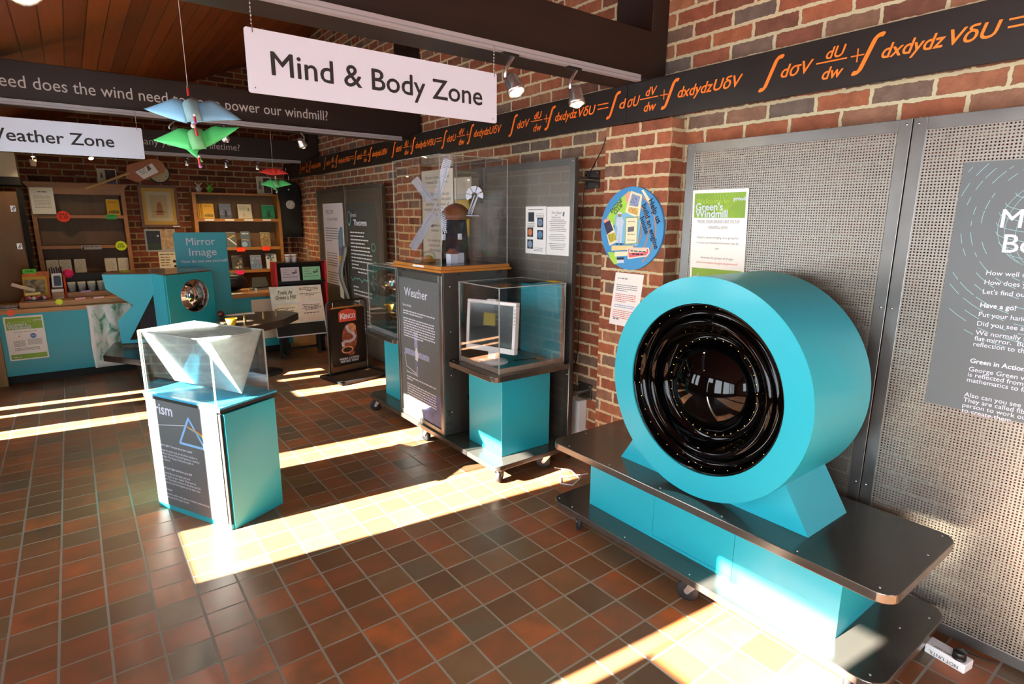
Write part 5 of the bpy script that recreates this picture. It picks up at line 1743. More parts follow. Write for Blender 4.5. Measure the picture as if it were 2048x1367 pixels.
b.tube([(0.0, 0, 0.028), (0.0, 0, 0.72), (0.004, 0, 0.755), (0.03, 0, 0.775), (0.42, 0, 0.775), (0.446, 0, 0.755), (0.450, 0, 0.72), (0.450, 0, 0.028)], 0.011, M_BLACK, 10)
b.build('frame', th)
b = MB(); b.X = KX
b.prism([(p[0], -0.008, p[1]) for p in rrect(0.025, 0.105, 0.425, 0.700, 0.025)], (0, 0.016, 0), M_BLACK)
b.box((0.05, -0.004, 0.700), (0.40, 0.004, 0.715), M_OAK)
for hx in (0.07, 0.38):
    b.tube([(hx, 0, 0.71), (hx, 0, 0.770)], 0.003, M_SILVER, 6)
bd = b.build('sign_board', th)
F = Fr(KX @ Vector((0.025, -0.008, 0.105)), KU, (0, 0, 1))
t = MB()
rd = pm('brick_red_print', '#c04a38', 0.5)
F.poly(t, [(0.100, 0.455), (0.300, 0.455), (0.300, 0.555), (0.270, 0.572), (0.200, 0.585), (0.130, 0.572), (0.100, 0.555)], rd)
F.text(t, 'K', 0.118, 0.485, 0.082, M_WHITE, bold=0.03)
F.text(t, 'ENCO', 0.160, 0.485, 0.062, M_WHITE, width=0.128, bold=0.03)
br1 = pm('coffee_print', '#7a4230', 0.5, noise=0.6, nscale=26)
br2 = pm('cream_print', '#c08a68', 0.5, noise=0.35, nscale=30)
F.disc(t, 0.215, 0.285, 0.088, br1, 1, 28, 0.145)
F.disc(t, 0.235, 0.380, 0.058, br2, 2, 24, 0.052)
sm = pm('steam_print', '#b9b4c8', 0.5, noise=0.25, nscale=30)
steam = [(0.185, 0.405), (0.190, 0.375), (0.215, 0.345), (0.255, 0.325), (0.275, 0.290), (0.258, 0.258), (0.210, 0.245), (0.160, 0.250), (0.130, 0.235), (0.135, 0.205)]
F.line(t, steam, 0.030, sm, 3)
F.disc(t, 0.180, 0.160, 0.070, br2, 4, 28, 0.038)
F.disc(t, 0.180, 0.160, 0.052, pm('espresso_print', '#2a1410', 0.4), 5, 28, 0.026)
F.disc(t, 0.225, 0.118, 0.040, br1, 3, 20, 0.026)
F.text(t, 'FRESH COFFEE', 0.20, 0.058, 0.030, M_WHITE, width=0.225, align='c', bold=0.03)
F.text(t, 'SERVED HERE', 0.20, 0.030, 0.030, M_WHITE, width=0.210, align='c', bold=0.03)
t.build('sign_print', bd)

# ------------------------------------------------------------------ leaflet stand and the Trails board in front of it
th = thing('leaflet_stand', (2.06, 7.02, 0), 'black leaflet stand with red side panels behind the Trails board', 'stand')
b = MB(); b.box((1.825, 6.99, 0.34), (2.37, 7.05, 1.075), M_BLACKM); b.build('back', th)
for x in (1.800, 2.372):
    b = MB(); b.box((x, 6.86, 0.40), (x + 0.024, 7.05, 1.09), M_RED); b.build('side_panel', th, 0.003)
b = MB(); b.box((1.825, 6.86, 1.070), (2.371, 7.05, 1.085), M_DKBROWN); b.build('top_shelf', th)
b = MB(); b.box((1.825, 6.850, 0.835), (2.371, 6.868, 0.870), M_BLACK); b.box((1.825, 6.868, 0.853), (2.371, 6.988, 0.860), M_BLACK); b.build('pocket', th)
for x in (1.845, 2.275):
    b = MB(); b.box((x, 6.86, 0.0), (x + 0.05, 6.93, 0.399), M_BLACKM); b.box((x, 6.995, 0.0), (x + 0.05, 7.045, 0.339), M_BLACKM); b.build('leg', th)
b = MB(); b.box((1.896, 6.88, 0.055), (2.274, 6.905, 0.08), M_BLACKM); b.build('rail', th)
def stand_card(F, t, w, h):
    F.words(t, 0.02, w * 0.45, h - 0.03, 0.006, pm('rose_ink', '#b06a78', 0.7), seed=1)
    F.words(t, 0.02, w * 0.40, h - 0.055, 0.006, M_INKG, seed=2)
    F.words(t, 0.02, w * 0.5, h - 0.085, 0.007, M_INKG, seed=3)
    F.disc(t, w * 0.68, h - 0.065, 0.022, M_INKG, 2, 16, 0.014)
    F.poly(t, [(w * 0.78, h - 0.07), (w * 0.85, h - 0.07), (w * 0.83, h - 0.025), (w * 0.80, h - 0.025)], M_INK, 2)
    F.words(t, 0.015, w - 0.015, h - 0.115, 0.007, M_INKG, seed=5)
for x, m_, lab in ((1.870, pm('lilac_paper', '#c4bcc8', 0.7), 'lilac leaflet card in the left pocket of the black leaflet stand'), (2.115, pm('mint_paper', '#8fcfa4', 0.7), 'mint green leaflet card in the right pocket of the leaflet stand')):
    sheet_of_paper('leaflet', (x, 6.872, 0.862), (1, 0, 0), (-0.02, 0.0, 1), 0.208, 0.165, m_, lab, 'leaflet', stand_card, t=0.006)
CUPS = None
for x, lab in ((1.978, 'white paper cup standing left of its twin on the leaflet stand'), (2.048, 'white paper cup standing right of its twin on the leaflet stand')):
    o = thing('paper_cup', (x, 6.95, 1.0855), lab, 'cup', 'white cups on the leaflet stand')
    b = MB(); b.ring((x, 6.95, 1.0858), (0, 0, 1), [(0.0, 0), (0.026, 0.0), (0.033, 0.085), (0.034, 0.088), (0.031, 0.088), (0.025, 0.004), (0.0, 0.004)], 24, M_WHITEP); b.build('cup_body', o)
    b = MB(); b.ring((x, 6.95, 1.0858), (0, 0, 1), [(0.0312, 0.062), (0.0320, 0.070)], 24, pm('rust_print', '#b0603c', 0.6)); b.build('printed_band', o)

th = thing('trails_board', (2.0, 6.70, 0.24), "white-edged Trails At Green's Mill board carrying four printed sheets", 'sign')
TU = Vector((1, 0, -0.008)).normalized()
TVv = Vector((0.0, 0.335, 1.0)).normalized()
TO = Vector((1.700, 6.600, 0.268))
F = Fr(TO, TU, TVv)
b = MB(); b.prism([F.p(0, 0, 0), F.p(0.570, 0, 0), F.p(0.585, 0.585, 0), F.p(0.0, 0.585, 0)], -F.N * 0.012, M_WHITE); b.build('board', th)
b = MB(); F.poly(b, [(0.012, 0.012), (0.560, 0.012), (0.560, 0.150), (0.012, 0.150)], M_BLACKM); b.build('black_band', th)
tints = ['#dfe3d8', '#e6d9cc', '#e4dcc6', '#e8d8d0']
for k, (x, y, w, h) in enumerate(((0.006, 0.390, 0.285, 0.190), (0.296, 0.395, 0.280, 0.186), (0.008, 0.150, 0.285, 0.228), (0.298, 0.165, 0.275, 0.222))):
    q = MB(); F.rect(q, x, y, x + w, y + h, pm('trail_sheet_%d' % k, tints[k], 0.7, noise=0.10, nscale=14), 1); sh = q.build('printed_sheet', th)
    t = MB()
    if k == 0:
        F.text(t, 'Trails At', x + w * 0.54, y + h - 0.085, 0.058, M_INK, align='c', width=0.165, shear=0.25, bold=0.015)
        F.text(t, "Green's Mill", x + w * 0.54, y + h - 0.140, 0.058, M_INK, align='c', width=0.225, shear=0.25, bold=0.015)
        F.rect(t, x + 0.07, y + h - 0.092, x + w - 0.05, y + h - 0.0895, M_INK, 2)
        F.rect(t, x + 0.04, y + h - 0.148, x + w - 0.02, y + h - 0.1455, M_INK, 2)
    else:
        for i, (yy, fl) in enumerate({1: ((0.155, 0.9), (0.138, 0.9), (0.121, 0.25), (0.088, 0.95), (0.070, 0.45)), 2: ((0.178, 0.8), (0.160, 0.12), (0.142, 0.7), (0.124, 0.8), (0.095, 0.6), (0.07, 0.8), (0.045, 0.5)), 3: ((0.185, 0.85), (0.167, 0.7), (0.149, 0.95), (0.131, 0.6), (0.09, 0.8))}[k]):
            F.words(t, x + 0.02, x + w - 0.02, y + yy, 0.008, M_INK, 2, seed=i + k * 10, centre=True, fill=fl)
    t.build('printing', sh)
for x in (1.76, 2.20):
    b = MB(); b.box((x, 6.735, 0.0), (x + 0.03, 6.765, 0.56), M_BLACKM); b.build('leg', th)

# ------------------------------------------------------------------ sales counter along the back
th = thing('sales_counter', (0.6, 7.4, 0), 'long teal sales counter with an oak worktop across the back of the room', 'counter')
b = MB(); b.box((-0.652, 7.12, 0.085), (2.02, 7.60, 0.684), M_TEAL); b.build('front', th)
b = MB(); b.box((-0.64, 7.16, 0.0), (1.99, 7.58, 0.085), M_BLACKM); b.build('kick_plinth', th)
b = MB(); b.box((-1.17, 7.095, 0.0), (-0.654, 7.60, 0.684), M_BEECH); b.build('end_panel', th)
b = MB(); b.box((-1.18, 7.085, 0.6845), (2.05, 7.66, 0.728), M_OAKH); b.build('worktop', th, 0.004)
b = MB()
b.prism([(-0.478, 7.14, 0.7285), (0.62, 7.14, 0.7285), (0.62, 7.20, 0.772), (-0.478, 7.20, 0.772)], (0, 0.0, 0.0001), M_OAKH) if False else None
b.box((-0.478, 7.125, 0.7285), (0.66, 7.62, 0.782), M_OAKH)
b.build('raised_display_tier', th, 0.004)

def green_sheet(F, t, w, h):
    mill_poster(F, t, w, h, small=True)
    F.text(t, 'WINDMILL OPENING TIMES', w / 2, h - 0.155, 0.014, M_INKG, width=w * 0.6, align='c')
    F.disc(t, w * 0.68, h - 0.195, 0.024, pm('blue_ink', '#5a7ec0', 0.7), 1, 18)
    F.text(t, 'OPEN', w * 0.68, h - 0.2, 0.014, M_WHITE, align='c')
    F.poly(t, [(w * 0.30, h - 0.185), (w * 0.35, h - 0.185), (w * 0.325, h - 0.20)], M_RED)
    for k in range(6):
        F.words(t, w * 0.16, w * 0.46, h - 0.24 - 0.010 * k, 0.004, M_INKG, seed=k)
        F.words(t, w * 0.52, w * 0.88, h - 0.23 - 0.010 * k, 0.004, M_INKG, seed=k + 9)
    for k in range(3):
        F.words(t, w * 0.16, w * 0.80, h - 0.31 - 0.010 * k, 0.004, M_INKG, seed=k + 30)
    F.rect(t, 0.012, 0.012, w - 0.012, 0.058, M_GREEN)
    F.words(t, 0.03, 0.09, 0.025, 0.009, M_WHITE, seed=7)
sheet_of_paper('poster', (-0.612, 7.116, 0.235), (1, 0, 0), (0.0, 0, 1), 0.292, 0.424, M_PAPER, "Green's Windmill opening poster with green bands on the teal counter front", 'poster', green_sheet)
def plain_poster(F, t, w, h):
    F.line(t, [(w * 0.42, h * 0.62), (w * 0.50, h * 0.70)], 0.006, M_INKG)
    F.disc(t, w * 0.40, h * 0.60, 0.012, M_INKG, 1, 12, 0.006)
sheet_of_paper('poster', (1.575, 7.116, 0.180), WY[0], WY[1], 0.34, 0.47, M_PAPER2, 'plain cream poster on the counter front, half hidden by the Trails board', 'poster', plain_poster)

# cloth with a leaf print hanging from the worktop
g = []
for i in range(15):
    z = 0.722 - 0.640 * i / 14
    row = []
    for j in range(25):
        u = j / 24
        x = 0.03 + 0.50 * u + 0.004 * math.sin(i * 0.5)
        y = 7.075 - 0.012 * math.sin(u * 19 + 0.4 * i / 14) * (0.35 + 0.65 * (1 - i / 14)) - 0.006
        row.append((x, y, z))
    g.append(row)
def cloth_mat():
    m = bpy.data.materials.new('leaf_print_cloth')
    m.use_nodes = True
    nt = m.node_tree
    L = nt.links.new
    bs = nt.nodes['Principled BSDF']
    bs.inputs['Roughness'].default_value = 0.85
    geo = N(nt, 'ShaderNodeNewGeometry')
    mp = N(nt, 'ShaderNodeMapping')
    mp.inputs['Scale'].default_value = (1.0, 1.0, 0.45)
    L(geo.outputs['Position'], mp.inputs['Vector'])
    nz = N(nt, 'ShaderNodeTexNoise', i_Scale=14.0, i_Detail=5.0, i_Distortion=1.4)
    L(mp.outputs[0], nz.inputs['Vector'])
    rp = ramp(nt, [(0.36, '#eef2ee'), (0.50, '#d4e8e0'), (0.60, '#9cc8b6'), (0.68, '#4f8f6c')])
    L(nz.outputs['Fac'], rp.inputs['Fac'])
    sep = N(nt, 'ShaderNodeSeparateXYZ')
    L(geo.outputs['Position'], sep.inputs[0])
    ed = N(nt, 'ShaderNodeMath', operation='GREATER_THAN')
    ed.inputs[1].default_value = 0.062
    L(sep.outputs[0], ed.inputs[0])
    e2 = N(nt, 'ShaderNodeMath', operation='GREATER_THAN')
    e2.inputs[1].default_value = 0.155
    L(sep.outputs[2], e2.inputs[0])
    mu = N(nt, 'ShaderNodeMath', operation='MULTIPLY')
    L(ed.outputs[0], mu.inputs[0])
    L(e2.outputs[0], mu.inputs[1])
    mx = N(nt, 'ShaderNodeMix', data_type='RGBA')
    L(mu.outputs[0], mx.inputs[0])
    mx.inputs[6].default_value = lin('#eceeea')
    L(rp.outputs['Color'], mx.inputs[7])
    L(mx.outputs[2], bs.inputs['Base Color'])
    return m
b = MB(); b.sheet(g, 0.002, cloth_mat())
tag(b.build('printed_cloth', None, org=(0.28, 7.07, 0.4)), 'white and green leaf-print cloth hanging over the counter front', 'cloth')

CT = 0.7825         # top of the display tier
# game box with a neon price card
th = thing('boxed_game', (-0.345, 7.30, CT), 'yellow and orange picture box standing on the counter under a neon green price card', 'box')
b = MB(); b.prism([(-0.450, 7.40, CT), (-0.245, 7.40, CT), (-0.232, 7.44, CT + 0.265), (-0.305, 7.44, CT + 0.265), (-0.440, 7.44, CT + 0.245)], (0, 0.03, 0), pm('orange_box', '#d8742c', 0.5, noise=0.3, nscale=12)); b.build('box_body', th)
F = Fr((-0.446, 7.395, CT + 0.03), (1, 0, 0), (0.03, 0.18, 1))
b = MB(); F.rect(b, 0.0, 0.0, 0.185, 0.19, M_YELLOW, 2); F.rect(b, 0.012, 0.02, 0.172, 0.165, pm('game_print', '#9c8a66', 0.6, noise=0.7, nscale=26), 4); b.build('cover_print', th)
b = MB()
b.prism([(-0.43 + p[0], 7.434, 1.035 + p[1]) for p in rrect(0, 0, 0.105, 0.042, 0.008)], (0, 0.003, 0), M_NEONG)
o = b.build('price_card', None, org=(-0.38, 7.434, 1.035)); tag(o, 'neon green price card clipped above the yellow picture box', 'price card', 'price cards')
q = MB(); Fr((-0.43, 7.434, 1.035), *WY).text(q, '£3.00', 0.022, 0.012, 0.028, M_INK, bold=0.02); q.build('price', o)
th = thing('card_tray', (-0.35, 7.24, CT), 'clear tray of pink and red trinkets at the left end of the counter display', 'tray')
b = MB(); b.box((-0.440, 7.18, CT + 0.0005), (-0.26, 7.30, CT + 0.006), M_GREY); b.box((-0.440, 7.18, CT + 0.0065), (-0.436, 7.30, CT + 0.08), M_CLEAR); b.box((-0.264, 7.18, CT + 0.0065), (-0.26, 7.30, CT + 0.08), M_CLEAR); b.build('tray_body', th)
for k in range(9):
    rnd = random.Random(k)
    b = MB(); b.ball((-0.42 + 0.018 * k, 7.205 + 0.03 * (k % 3), CT + 0.028), 0.019, pm('trinket_%d' % (k % 4), ['#b03a50', '#d88a98', '#6a2430', '#d8c8c0'][k % 4], 0.3), 10)
    tag(b.build('trinket', None, org=(-0.42 + 0.018 * k, 7.205 + 0.03 * (k % 3), CT)), 'little shiny trinket in the clear tray at the left end of the counter', 'trinket', 'trinkets in the clear tray')
for k, (x, y, a) in enumerate(((-0.47, 7.24, -0.32), (-0.405, 7.27, -0.35))):
    b = MB(); b.tube([(x - 0.045, y, CT + 0.150 - 0.03 * k + 0.02), (x + 0.055, y, CT + 0.105 - 0.03 * k + 0.02)], 0.017, pm('ivory_roll', '#d8d0bc', 0.5), 12)
    tag(b.build('paper_roll', None, org=(x, y, CT + 0.1)), ['ivory paper roll poking out furthest left over the trinket tray', 'ivory paper roll lying across the trinkets, right of its twin'][k], 'roll', 'ivory paper rolls')
b = MB(); b.prism([(-0.425, 7.172, CT + 0.062), (-0.310, 7.172, CT + 0.068), (-0.310, 7.172, CT + 0.090), (-0.425, 7.172, CT + 0.084)], (0, 0.003, 0), pm('pale_yellow_card', '#d8cf86', 0.6))
tag(b.build('price_card', None, org=(-0.37, 7.172, CT)), 'pale yellow blank strip on the front of the trinket tray', 'price card', 'price cards')
th = thing('badge_pack', (-0.175, 7.36, CT), 'clear-wrapped white pack with a navy picture, left of the pink-edged rack', 'pack')
b = MB(); b.prism([(-0.218, 7.38, CT + 0.105), (-0.135, 7.38, CT + 0.105), (-0.130, 7.40, CT + 0.245), (-0.212, 7.40, CT + 0.245)], (0, 0.01, 0), M_WHITEP); b.build('backing_card', th)
b = MB(); F = Fr((-0.212, 7.379, CT + 0.115), (1, 0, 0), (0.03, 0.14, 1)); F.rect(b, 0.01, 0.005, 0.07, 0.095, pm('navy_print', '#1c2c44', 0.4, noise=0.5, nscale=40), 3); F.rect(b, 0.015, 0.095, 0.065, 0.108, pm('navy_print', '#1c2c44', 0.4), 3); b.build('picture', th)
b = MB(); b.box((-0.228, 7.30, CT + 0.0005), (-0.130, 7.42, CT + 0.095), M_OAKH); b.build('stand', th, 0.002)
b = MB(); b.box((-0.226, 7.296, CT + 0.068), (-0.132, 7.299, CT + 0.094), M_WHITEP); b.box((-0.226, 7.288, CT + 0.0005), (-0.132, 7.299, CT + 0.016), pm('ivory_roll', '#d8d0bc', 0.5)); b.build('label_rail', th)
# rack of pencils in clear pots
th = thing('pencil_rack', (0.06, 7.40, CT), 'black-backed rack with a pink edge holding pots of coloured pencils', 'rack')
b = MB(); b.box((-0.105, 7.46, CT + 0.0005), (0.30, 7.475, CT + 0.235), M_BLACKM); b.build('backboard', th)
b = MB(); b.prism([(-0.122, 7.33, CT + 0.0005), (-0.122, 7.475, CT + 0.0005), (-0.122, 7.475, CT + 0.255), (-0.122, 7.42, CT + 0.20)], (0.016, 0, 0), pm('orange_pink_edge', '#e0502c', 0.4)); b.build('side_panel', th)
b = MB(); b.box((-0.104, 7.32, CT + 0.0005), (0.30, 7.458, CT + 0.052), M_OAKH); b.build('step', th, 0.002)
b = MB(); b.ring((-0.075, 7.452, CT + 0.235), (0, 1, 0), [(0.0, 0), (0.045, 0.0), (0.045, 0.006), (0.0, 0.006)], 20, M_PINK)
tag(b.build('price_card', None, org=(-0.075, 7.45, CT + 0.2)), 'round pink card behind the corner of the pencil rack', 'price card', 'price cards')
PENC = ['#6a3a2c', '#c02c34', '#7a7468', '#3a6a4a', '#d04a50', '#c8beb0', '#5a4a3a']
for k in range(4):
    x = -0.062 + 0.083 * k
    o = thing('pencil_pot', (x, 7.39, CT + 0.0525), ['clear pot of brown pencils at the left end of the rack', 'clear pot of red pencils, second in the rack', 'clear pot of green and grey pencils, third in the rack', 'clear pot of red and white pencils nearest the mirror exhibit'][k], 'pot', 'pencil pots in the rack')
    b = MB(); b.ring((x, 7.39, CT + 0.0528), (0, 0, 1), [(0.0, 0), (0.030, 0.0), (0.035, 0.085), (0.033, 0.085), (0.028, 0.003)], 16, M_CLEARW); b.build('pot', o)
    for i in range(9):
        a = 2 * PI * i / 9
        rnd = random.Random(k * 20 + i)
        b = MB(); b.tube([(x + 0.014 * math.cos(a), 7.39 + 0.014 * math.sin(a), CT + 0.057), (x + 0.026 * math.cos(a + 0.3), 7.39 + 0.026 * math.sin(a + 0.3), CT + 0.115 + rnd.uniform(0, 0.02))], 0.004, pm('pencil_%d' % ((k * 2 + i) % 7), PENC[(k * 2 + i) % 7], 0.4), 6)
        b.build('pencil', o)
    b = MB(); b.ring((x, 7.39, CT + 0.128), (0, 0, 1), [(0.0345, 0.0), (0.0345, 0.022), (0.0, 0.024)], 16, pm('ivory_roll', '#d8d0bc', 0.5)); b.build('paper_collar', o)
for k, (x, z, y, lab) in enumerate(((-0.05, 0.7905, 7.122, 'pink price slip on the counter edge below the first pencil pot'), (0.10, 0.7905, 7.122, 'pale pink price slip on the counter edge nearest the mirror exhibit'), (0.005, CT + 0.058, 7.318, 'lilac price slip on the step of the pencil rack'))):
    b = MB(); b.prism([(x, y + 0.001, z - 0.010), (x + 0.085, y + 0.001, z - 0.007), (x + 0.085, y + 0.001, z + 0.010), (x, y + 0.001, z + 0.007)] if k < 2 else [(x, y, z - 0.01), (x + 0.085, y, z - 0.008), (x + 0.085, y, z + 0.008), (x, y, z + 0.006)], (0, -0.002, 0), [M_PINK and pm('pink_slip', '#d89ab0', 0.6), pm('pale_pink_slip', '#e6c4cc', 0.6), pm('lilac_slip', '#d0a0c0', 0.6)][k])
    tag(b.build('price_card', None, org=(x + 0.04, y, z)), lab, 'price card', 'price cards')
def star(cx, cz, r, n, k=0.8):
    return [(cx + (r if i % 2 else r * k) * math.cos(PI * i / n), cz + (r if i % 2 else r * k) * math.sin(PI * i / n)) for i in range(2 * n)]
b = MB(); b.prism([(p[0], 7.112, p[1]) for p in star(-0.178, 0.772, 0.034, 7, 0.72)], (0, 0.003, 0), M_NEONY)
tag(b.build('price_card', None, org=(-0.178, 7.112, 0.77)), 'neon yellow star on the counter edge below the white pack', 'price card', 'price cards')
b = MB(); b.prism([(p[0], 7.082, p[1]) for p in star(-0.545, 0.700, 0.034, 7, 0.75)], (0, 0.003, 0), pm('coral_card', '#f0603c', 0.6))
tag(b.build('price_card', None, org=(-0.545, 7.082, 0.70)), 'small orange-red star at the left end of the counter edge', 'price card', 'price cards')
for k in range(3):
    b = MB(); b.prism([(-0.66 + 0.012 * k, 7.12 + 0.03 * k, 0.7285 + 0.0065 * k), (-0.495, 7.12 + 0.03 * k, 0.7285 + 0.0065 * k), (-0.495, 7.36, 0.7285 + 0.0065 * k), (-0.66, 7.36, 0.7285 + 0.0065 * k)], (0, 0, 0.006), [M_WHITEP, pm('magazine_print', '#6a4a4c', 0.5, noise=0.8, nscale=20), pm('magazine_print_two', '#b8b4b4', 0.5, noise=0.7, nscale=24)][k])
    tag(b.build('magazine', None, org=(-0.58, 7.24, 0.7285)), ['white magazine at the bottom of the small pile on the left counter end', 'dark patterned magazine in the middle of the pile on the left counter end', 'grey patterned magazine on top of the pile on the left counter end'][k], 'magazine', 'magazines on the counter end')

# things on the right part of the worktop
th = thing('camera_bag', (1.46, 7.42, 0.7285), 'rounded black bag with a pale strap on the right of the counter', 'bag')
b = MB()
prof = []
b.ball((1.44, 7.44, 0.835), 0.105, pm('black_leather', '#121214', 0.4), 20, (1.75, 0.9, 1.0)); b.build('bag_body', th)
b = MB(); b.ball((1.40, 7.46, 0.925), 0.06, pm('grey_bag_top', '#4a4440', 0.6), 16, (1.9, 0.8, 0.55)); b.build('bag_flap', th)
b = MB(); b.tube([(1.45 + 0.13 * math.cos(a), 7.335, 0.80 + 0.09 * math.sin(a)) for a in [1.2 + 2.0 * i / 12 for i in range(13)]], 0.005, M_GREY, 6); b.build('strap', th)
b = MB(); b.prism([(1.66, 7.40, 0.76), (1.86, 7.40, 0.76), (1.86, 7.52, 0.87), (1.70, 7.52, 0.87)], (0, 0.03, -0.004), M_BLACKM); b.box((1.66, 7.36, 0.7285), (1.86, 7.55, 0.745), M_GREY); b.box((1.74, 7.50, 0.745), (1.80, 7.53, 0.80), M_BLACKM)
tag(b.build('card_machine', None, 0.003, org=(1.76, 7.45, 0.7285)), 'black desk device with a tilted screen beside the black bag', 'machine')
b = MB(); b.box((1.30, 7.12, 0.7285), (1.50, 7.22, 0.733), M_PAPER)
tag(b.build('paper', None, org=(1.40, 7.17, 0.7285)), 'white papers at the counter edge below the black bag', 'paper')
b = MB(); b.ring((1.64, 7.13, 0.7285), (0, 0, 1), [(0.0, 0.0005), (0.014, 0.0005), (0.016, 0.012), (0.011, 0.03), (0.017, 0.05), (0.0, 0.055)], 16, M_WHITEP)
tag(b.build('figurine', None, org=(1.64, 7.13, 0.7285)), 'tiny white figure on the counter edge right of the black bag', 'figurine')

# ------------------------------------------------------------------ shelving against the back wall
def bookcase(name, x0, x1, y0, y1, zt, shelves, label, cornice):
    th = thing(name, ((x0 + x1) / 2, (y0 + y1) / 2, 0), label, 'bookcase')
    b = MB(); b.box((x0 + 0.045, y1 - 0.012, 0.0), (x1 - 0.045, y1, zt), M_OAKBACK); b.build('backboard', th)
    for x in (x0, x1 - 0.045):
        b = MB(); b.box((x, y0, 0.0), (x + 0.045, y1, zt), M_OAK); b.build('side', th, 0.002)
    for z in shelves:
        b = MB(); b.box((x0 + 0.045, y0 + 0.004, z - 0.040), (x1 - 0.045, y1 - 0.012, z), M_OAK); b.build('shelf', th, 0.002)
    b = MB()
    b.box((x0 - 0.002, y0 - 0.002, zt + 0.0005), (x1 + 0.002, y1, zt + 0.025), M_OAK)
    if cornice:
        b.prism([(x0 - 0.005, y0 - 0.005, zt + 0.0255), (x1 + 0.005, y0 - 0.005, zt + 0.0255), (x1 + 0.045, y0 - 0.045, zt + 0.070), (x0 - 0.045, y0 - 0.045, zt + 0.070)], (0, 0, 0.0), M_OAK) if False else None
        for i in range(5):
            b.box((x0 - 0.008 - 0.009 * i, y0 - 0.008 - 0.009 * i, zt + 0.0255 + 0.010 * i), (x1 + 0.008 + 0.009 * i, y1, zt + 0.0355 + 0.010 * i), M_OAK)
    b.build('cornice' if cornice else 'top', th, 0.001)
    if cornice:
        b = MB(); b.box((x0 + 0.045, y0 + 0.002, zt - 0.055), (x1 - 0.045, y0 + 0.02, zt), M_OAK); b.build('top_rail', th)
    return th
BY0, BY1 = 8.75, 9.025
bookcase('bookcase', -0.340, 0.588, BY0, BY1, 1.900, (1.605, 1.247, 0.915, 0.55), 'oak bookcase with a moulded cornice at the left, holding white bags and a yellow book', True)
bookcase('bookcase', 1.325, 2.445, BY0, BY1, 1.885, (1.570, 1.180, 0.862, 0.50), 'oak bookcase on the right with rows of small books facing out', False)

def book(x0, x1, z0, h, m_, label, art=None, lean=0.16, depth=0.022, n=1, y=8.80, group='books on the right-hand bookcase', cat='book', name='book', page=True):
    """a book standing face out, leaning back"""
    th = thing(name, ((x0 + x1) / 2, y, z0), label, cat, group)
    c, s = math.cos(lean), math.sin(lean)
    b = MB()
    b.prism([(x0, y, z0 + 0.0006), (x1, y, z0 + 0.0006), (x1, y + h * s, z0 + h * c), (x0, y + h * s, z0 + h * c)], (0, depth * c, -depth * s * 0), m_)
    b.build('cover', th)
    if page:
        b = MB(); b.prism([(x0 + 0.004, y + 0.003 + h * s, z0 + h * c + 0.0002), (x1 - 0.004, y + 0.003 + h * s, z0 + h * c + 0.0002), (x1 - 0.004, y + 0.003 + h * s, z0 + h * c + 0.003), (x0 + 0.004, y + 0.003 + h * s, z0 + h * c + 0.003)], (0, depth - 0.006, 0), M_PAPER); b.build('pages', th)
    if art:
        t = MB(); art(Fr((x0, y, z0), (1, 0, 0), (0, s, c), lift=0.001), t, x1 - x0, h); t.build('cover_print', th)
    return th
def art_yellow(F, t, w, h):
    F.poly(t, [(w * 0.1, h * 0.12), (w * 0.9, h * 0.10), (w * 0.92, h * 0.28), (w * 0.6, h * 0.33), (w * 0.12, h * 0.25)], pm('sepia_print', '#8a6a28', 0.6, noise=0.6, nscale=50))
    F.words(t, w * 0.15, w * 0.8, h * 0.82, h * 0.04, pm('sepia_ink', '#7a5a20', 0.6), seed=2)
def art_mill(c_sky, c_mill):
    def f(F, t, w, h):
        F.rect(t, w * 0.02, h * 0.25, w * 0.98, h * 0.98, c_sky)
        F.poly(t, [(w * 0.38, h * 0.12), (w * 0.66, h * 0.12), (w * 0.58, h * 0.52), (w * 0.46, h * 0.52)], c_mill, 2)
        for a in (0.6, 2.2, 3.7, 5.3):
            F.line(t, [(w * 0.52, h * 0.52), (w * 0.52 + w * 0.26 * math.cos(a), h * 0.52 + w * 0.26 * math.sin(a))], w * 0.045, c_mill, 3)
    return f
def art_lines(m_):
    def f(F, t, w, h):
        for k in range(3):
            F.words(t, w * 0.12, w * 0.6, h * (0.8 - 0.1 * k), h * 0.035, m_, seed=k)
        F.poly(t, [(w * 0.7, h * 0.55), (w * 0.84, h * 0.55), (w * 0.80, h * 0.8), (w * 0.74, h * 0.8)], m_)
        F.poly(t, [(w * 0.3, h * 0.15), (w * 0.5, h * 0.15), (w * 0.46, h * 0.4), (w * 0.34, h * 0.4)], pm('pink_grey_print', '#b09a90', 0.6))
    return f
def art_mix(cols, seed):
    def f(F, t, w, h):
        rnd = random.Random(seed)
        for k in range(16):
            F.disc(t, w * rnd.uniform(0.15, 0.85), h * rnd.uniform(0.12, 0.86), w * rnd.uniform(0.05, 0.13), pm('cover_tint_' + cols[k % len(cols)], '#' + cols[k % len(cols)], 0.55), 1 + k * 0.2, 10)
    return f
def art_ray(F, t, w, h):
    F.poly(t, [(w * 0.05, h * 0.62), (w * 0.95, h * 0.12), (w * 0.95, h * 0.22), (w * 0.25, h * 0.62)], M_WHITE)
    F.poly(t, [(w * 0.25, h * 0.55), (w * 0.9, h * 0.75), (w * 0.85, h * 0.85), (w * 0.3, h * 0.68)], pm('tan_print', '#b08a58', 0.6), 2)
def art_planet(F, t, w, h):
    F.disc(t, w * 0.35, h * 0.18, w * 0.30, pm('planet_print', '#7a9ab0', 0.5), 1, 20)
    F.line(t, [(w * 0.2, h * 0.5), (w * 0.8, h * 0.45)], w * 0.10, pm('tan_print', '#b08a58', 0.6), 2)
    F.words(t, w * 0.15, w * 0.85, h * 0.86, h * 0.05, M_WHITE, seed=3)
GOLD = pm('golden_yellow_cover', '#d8a018', 0.55)
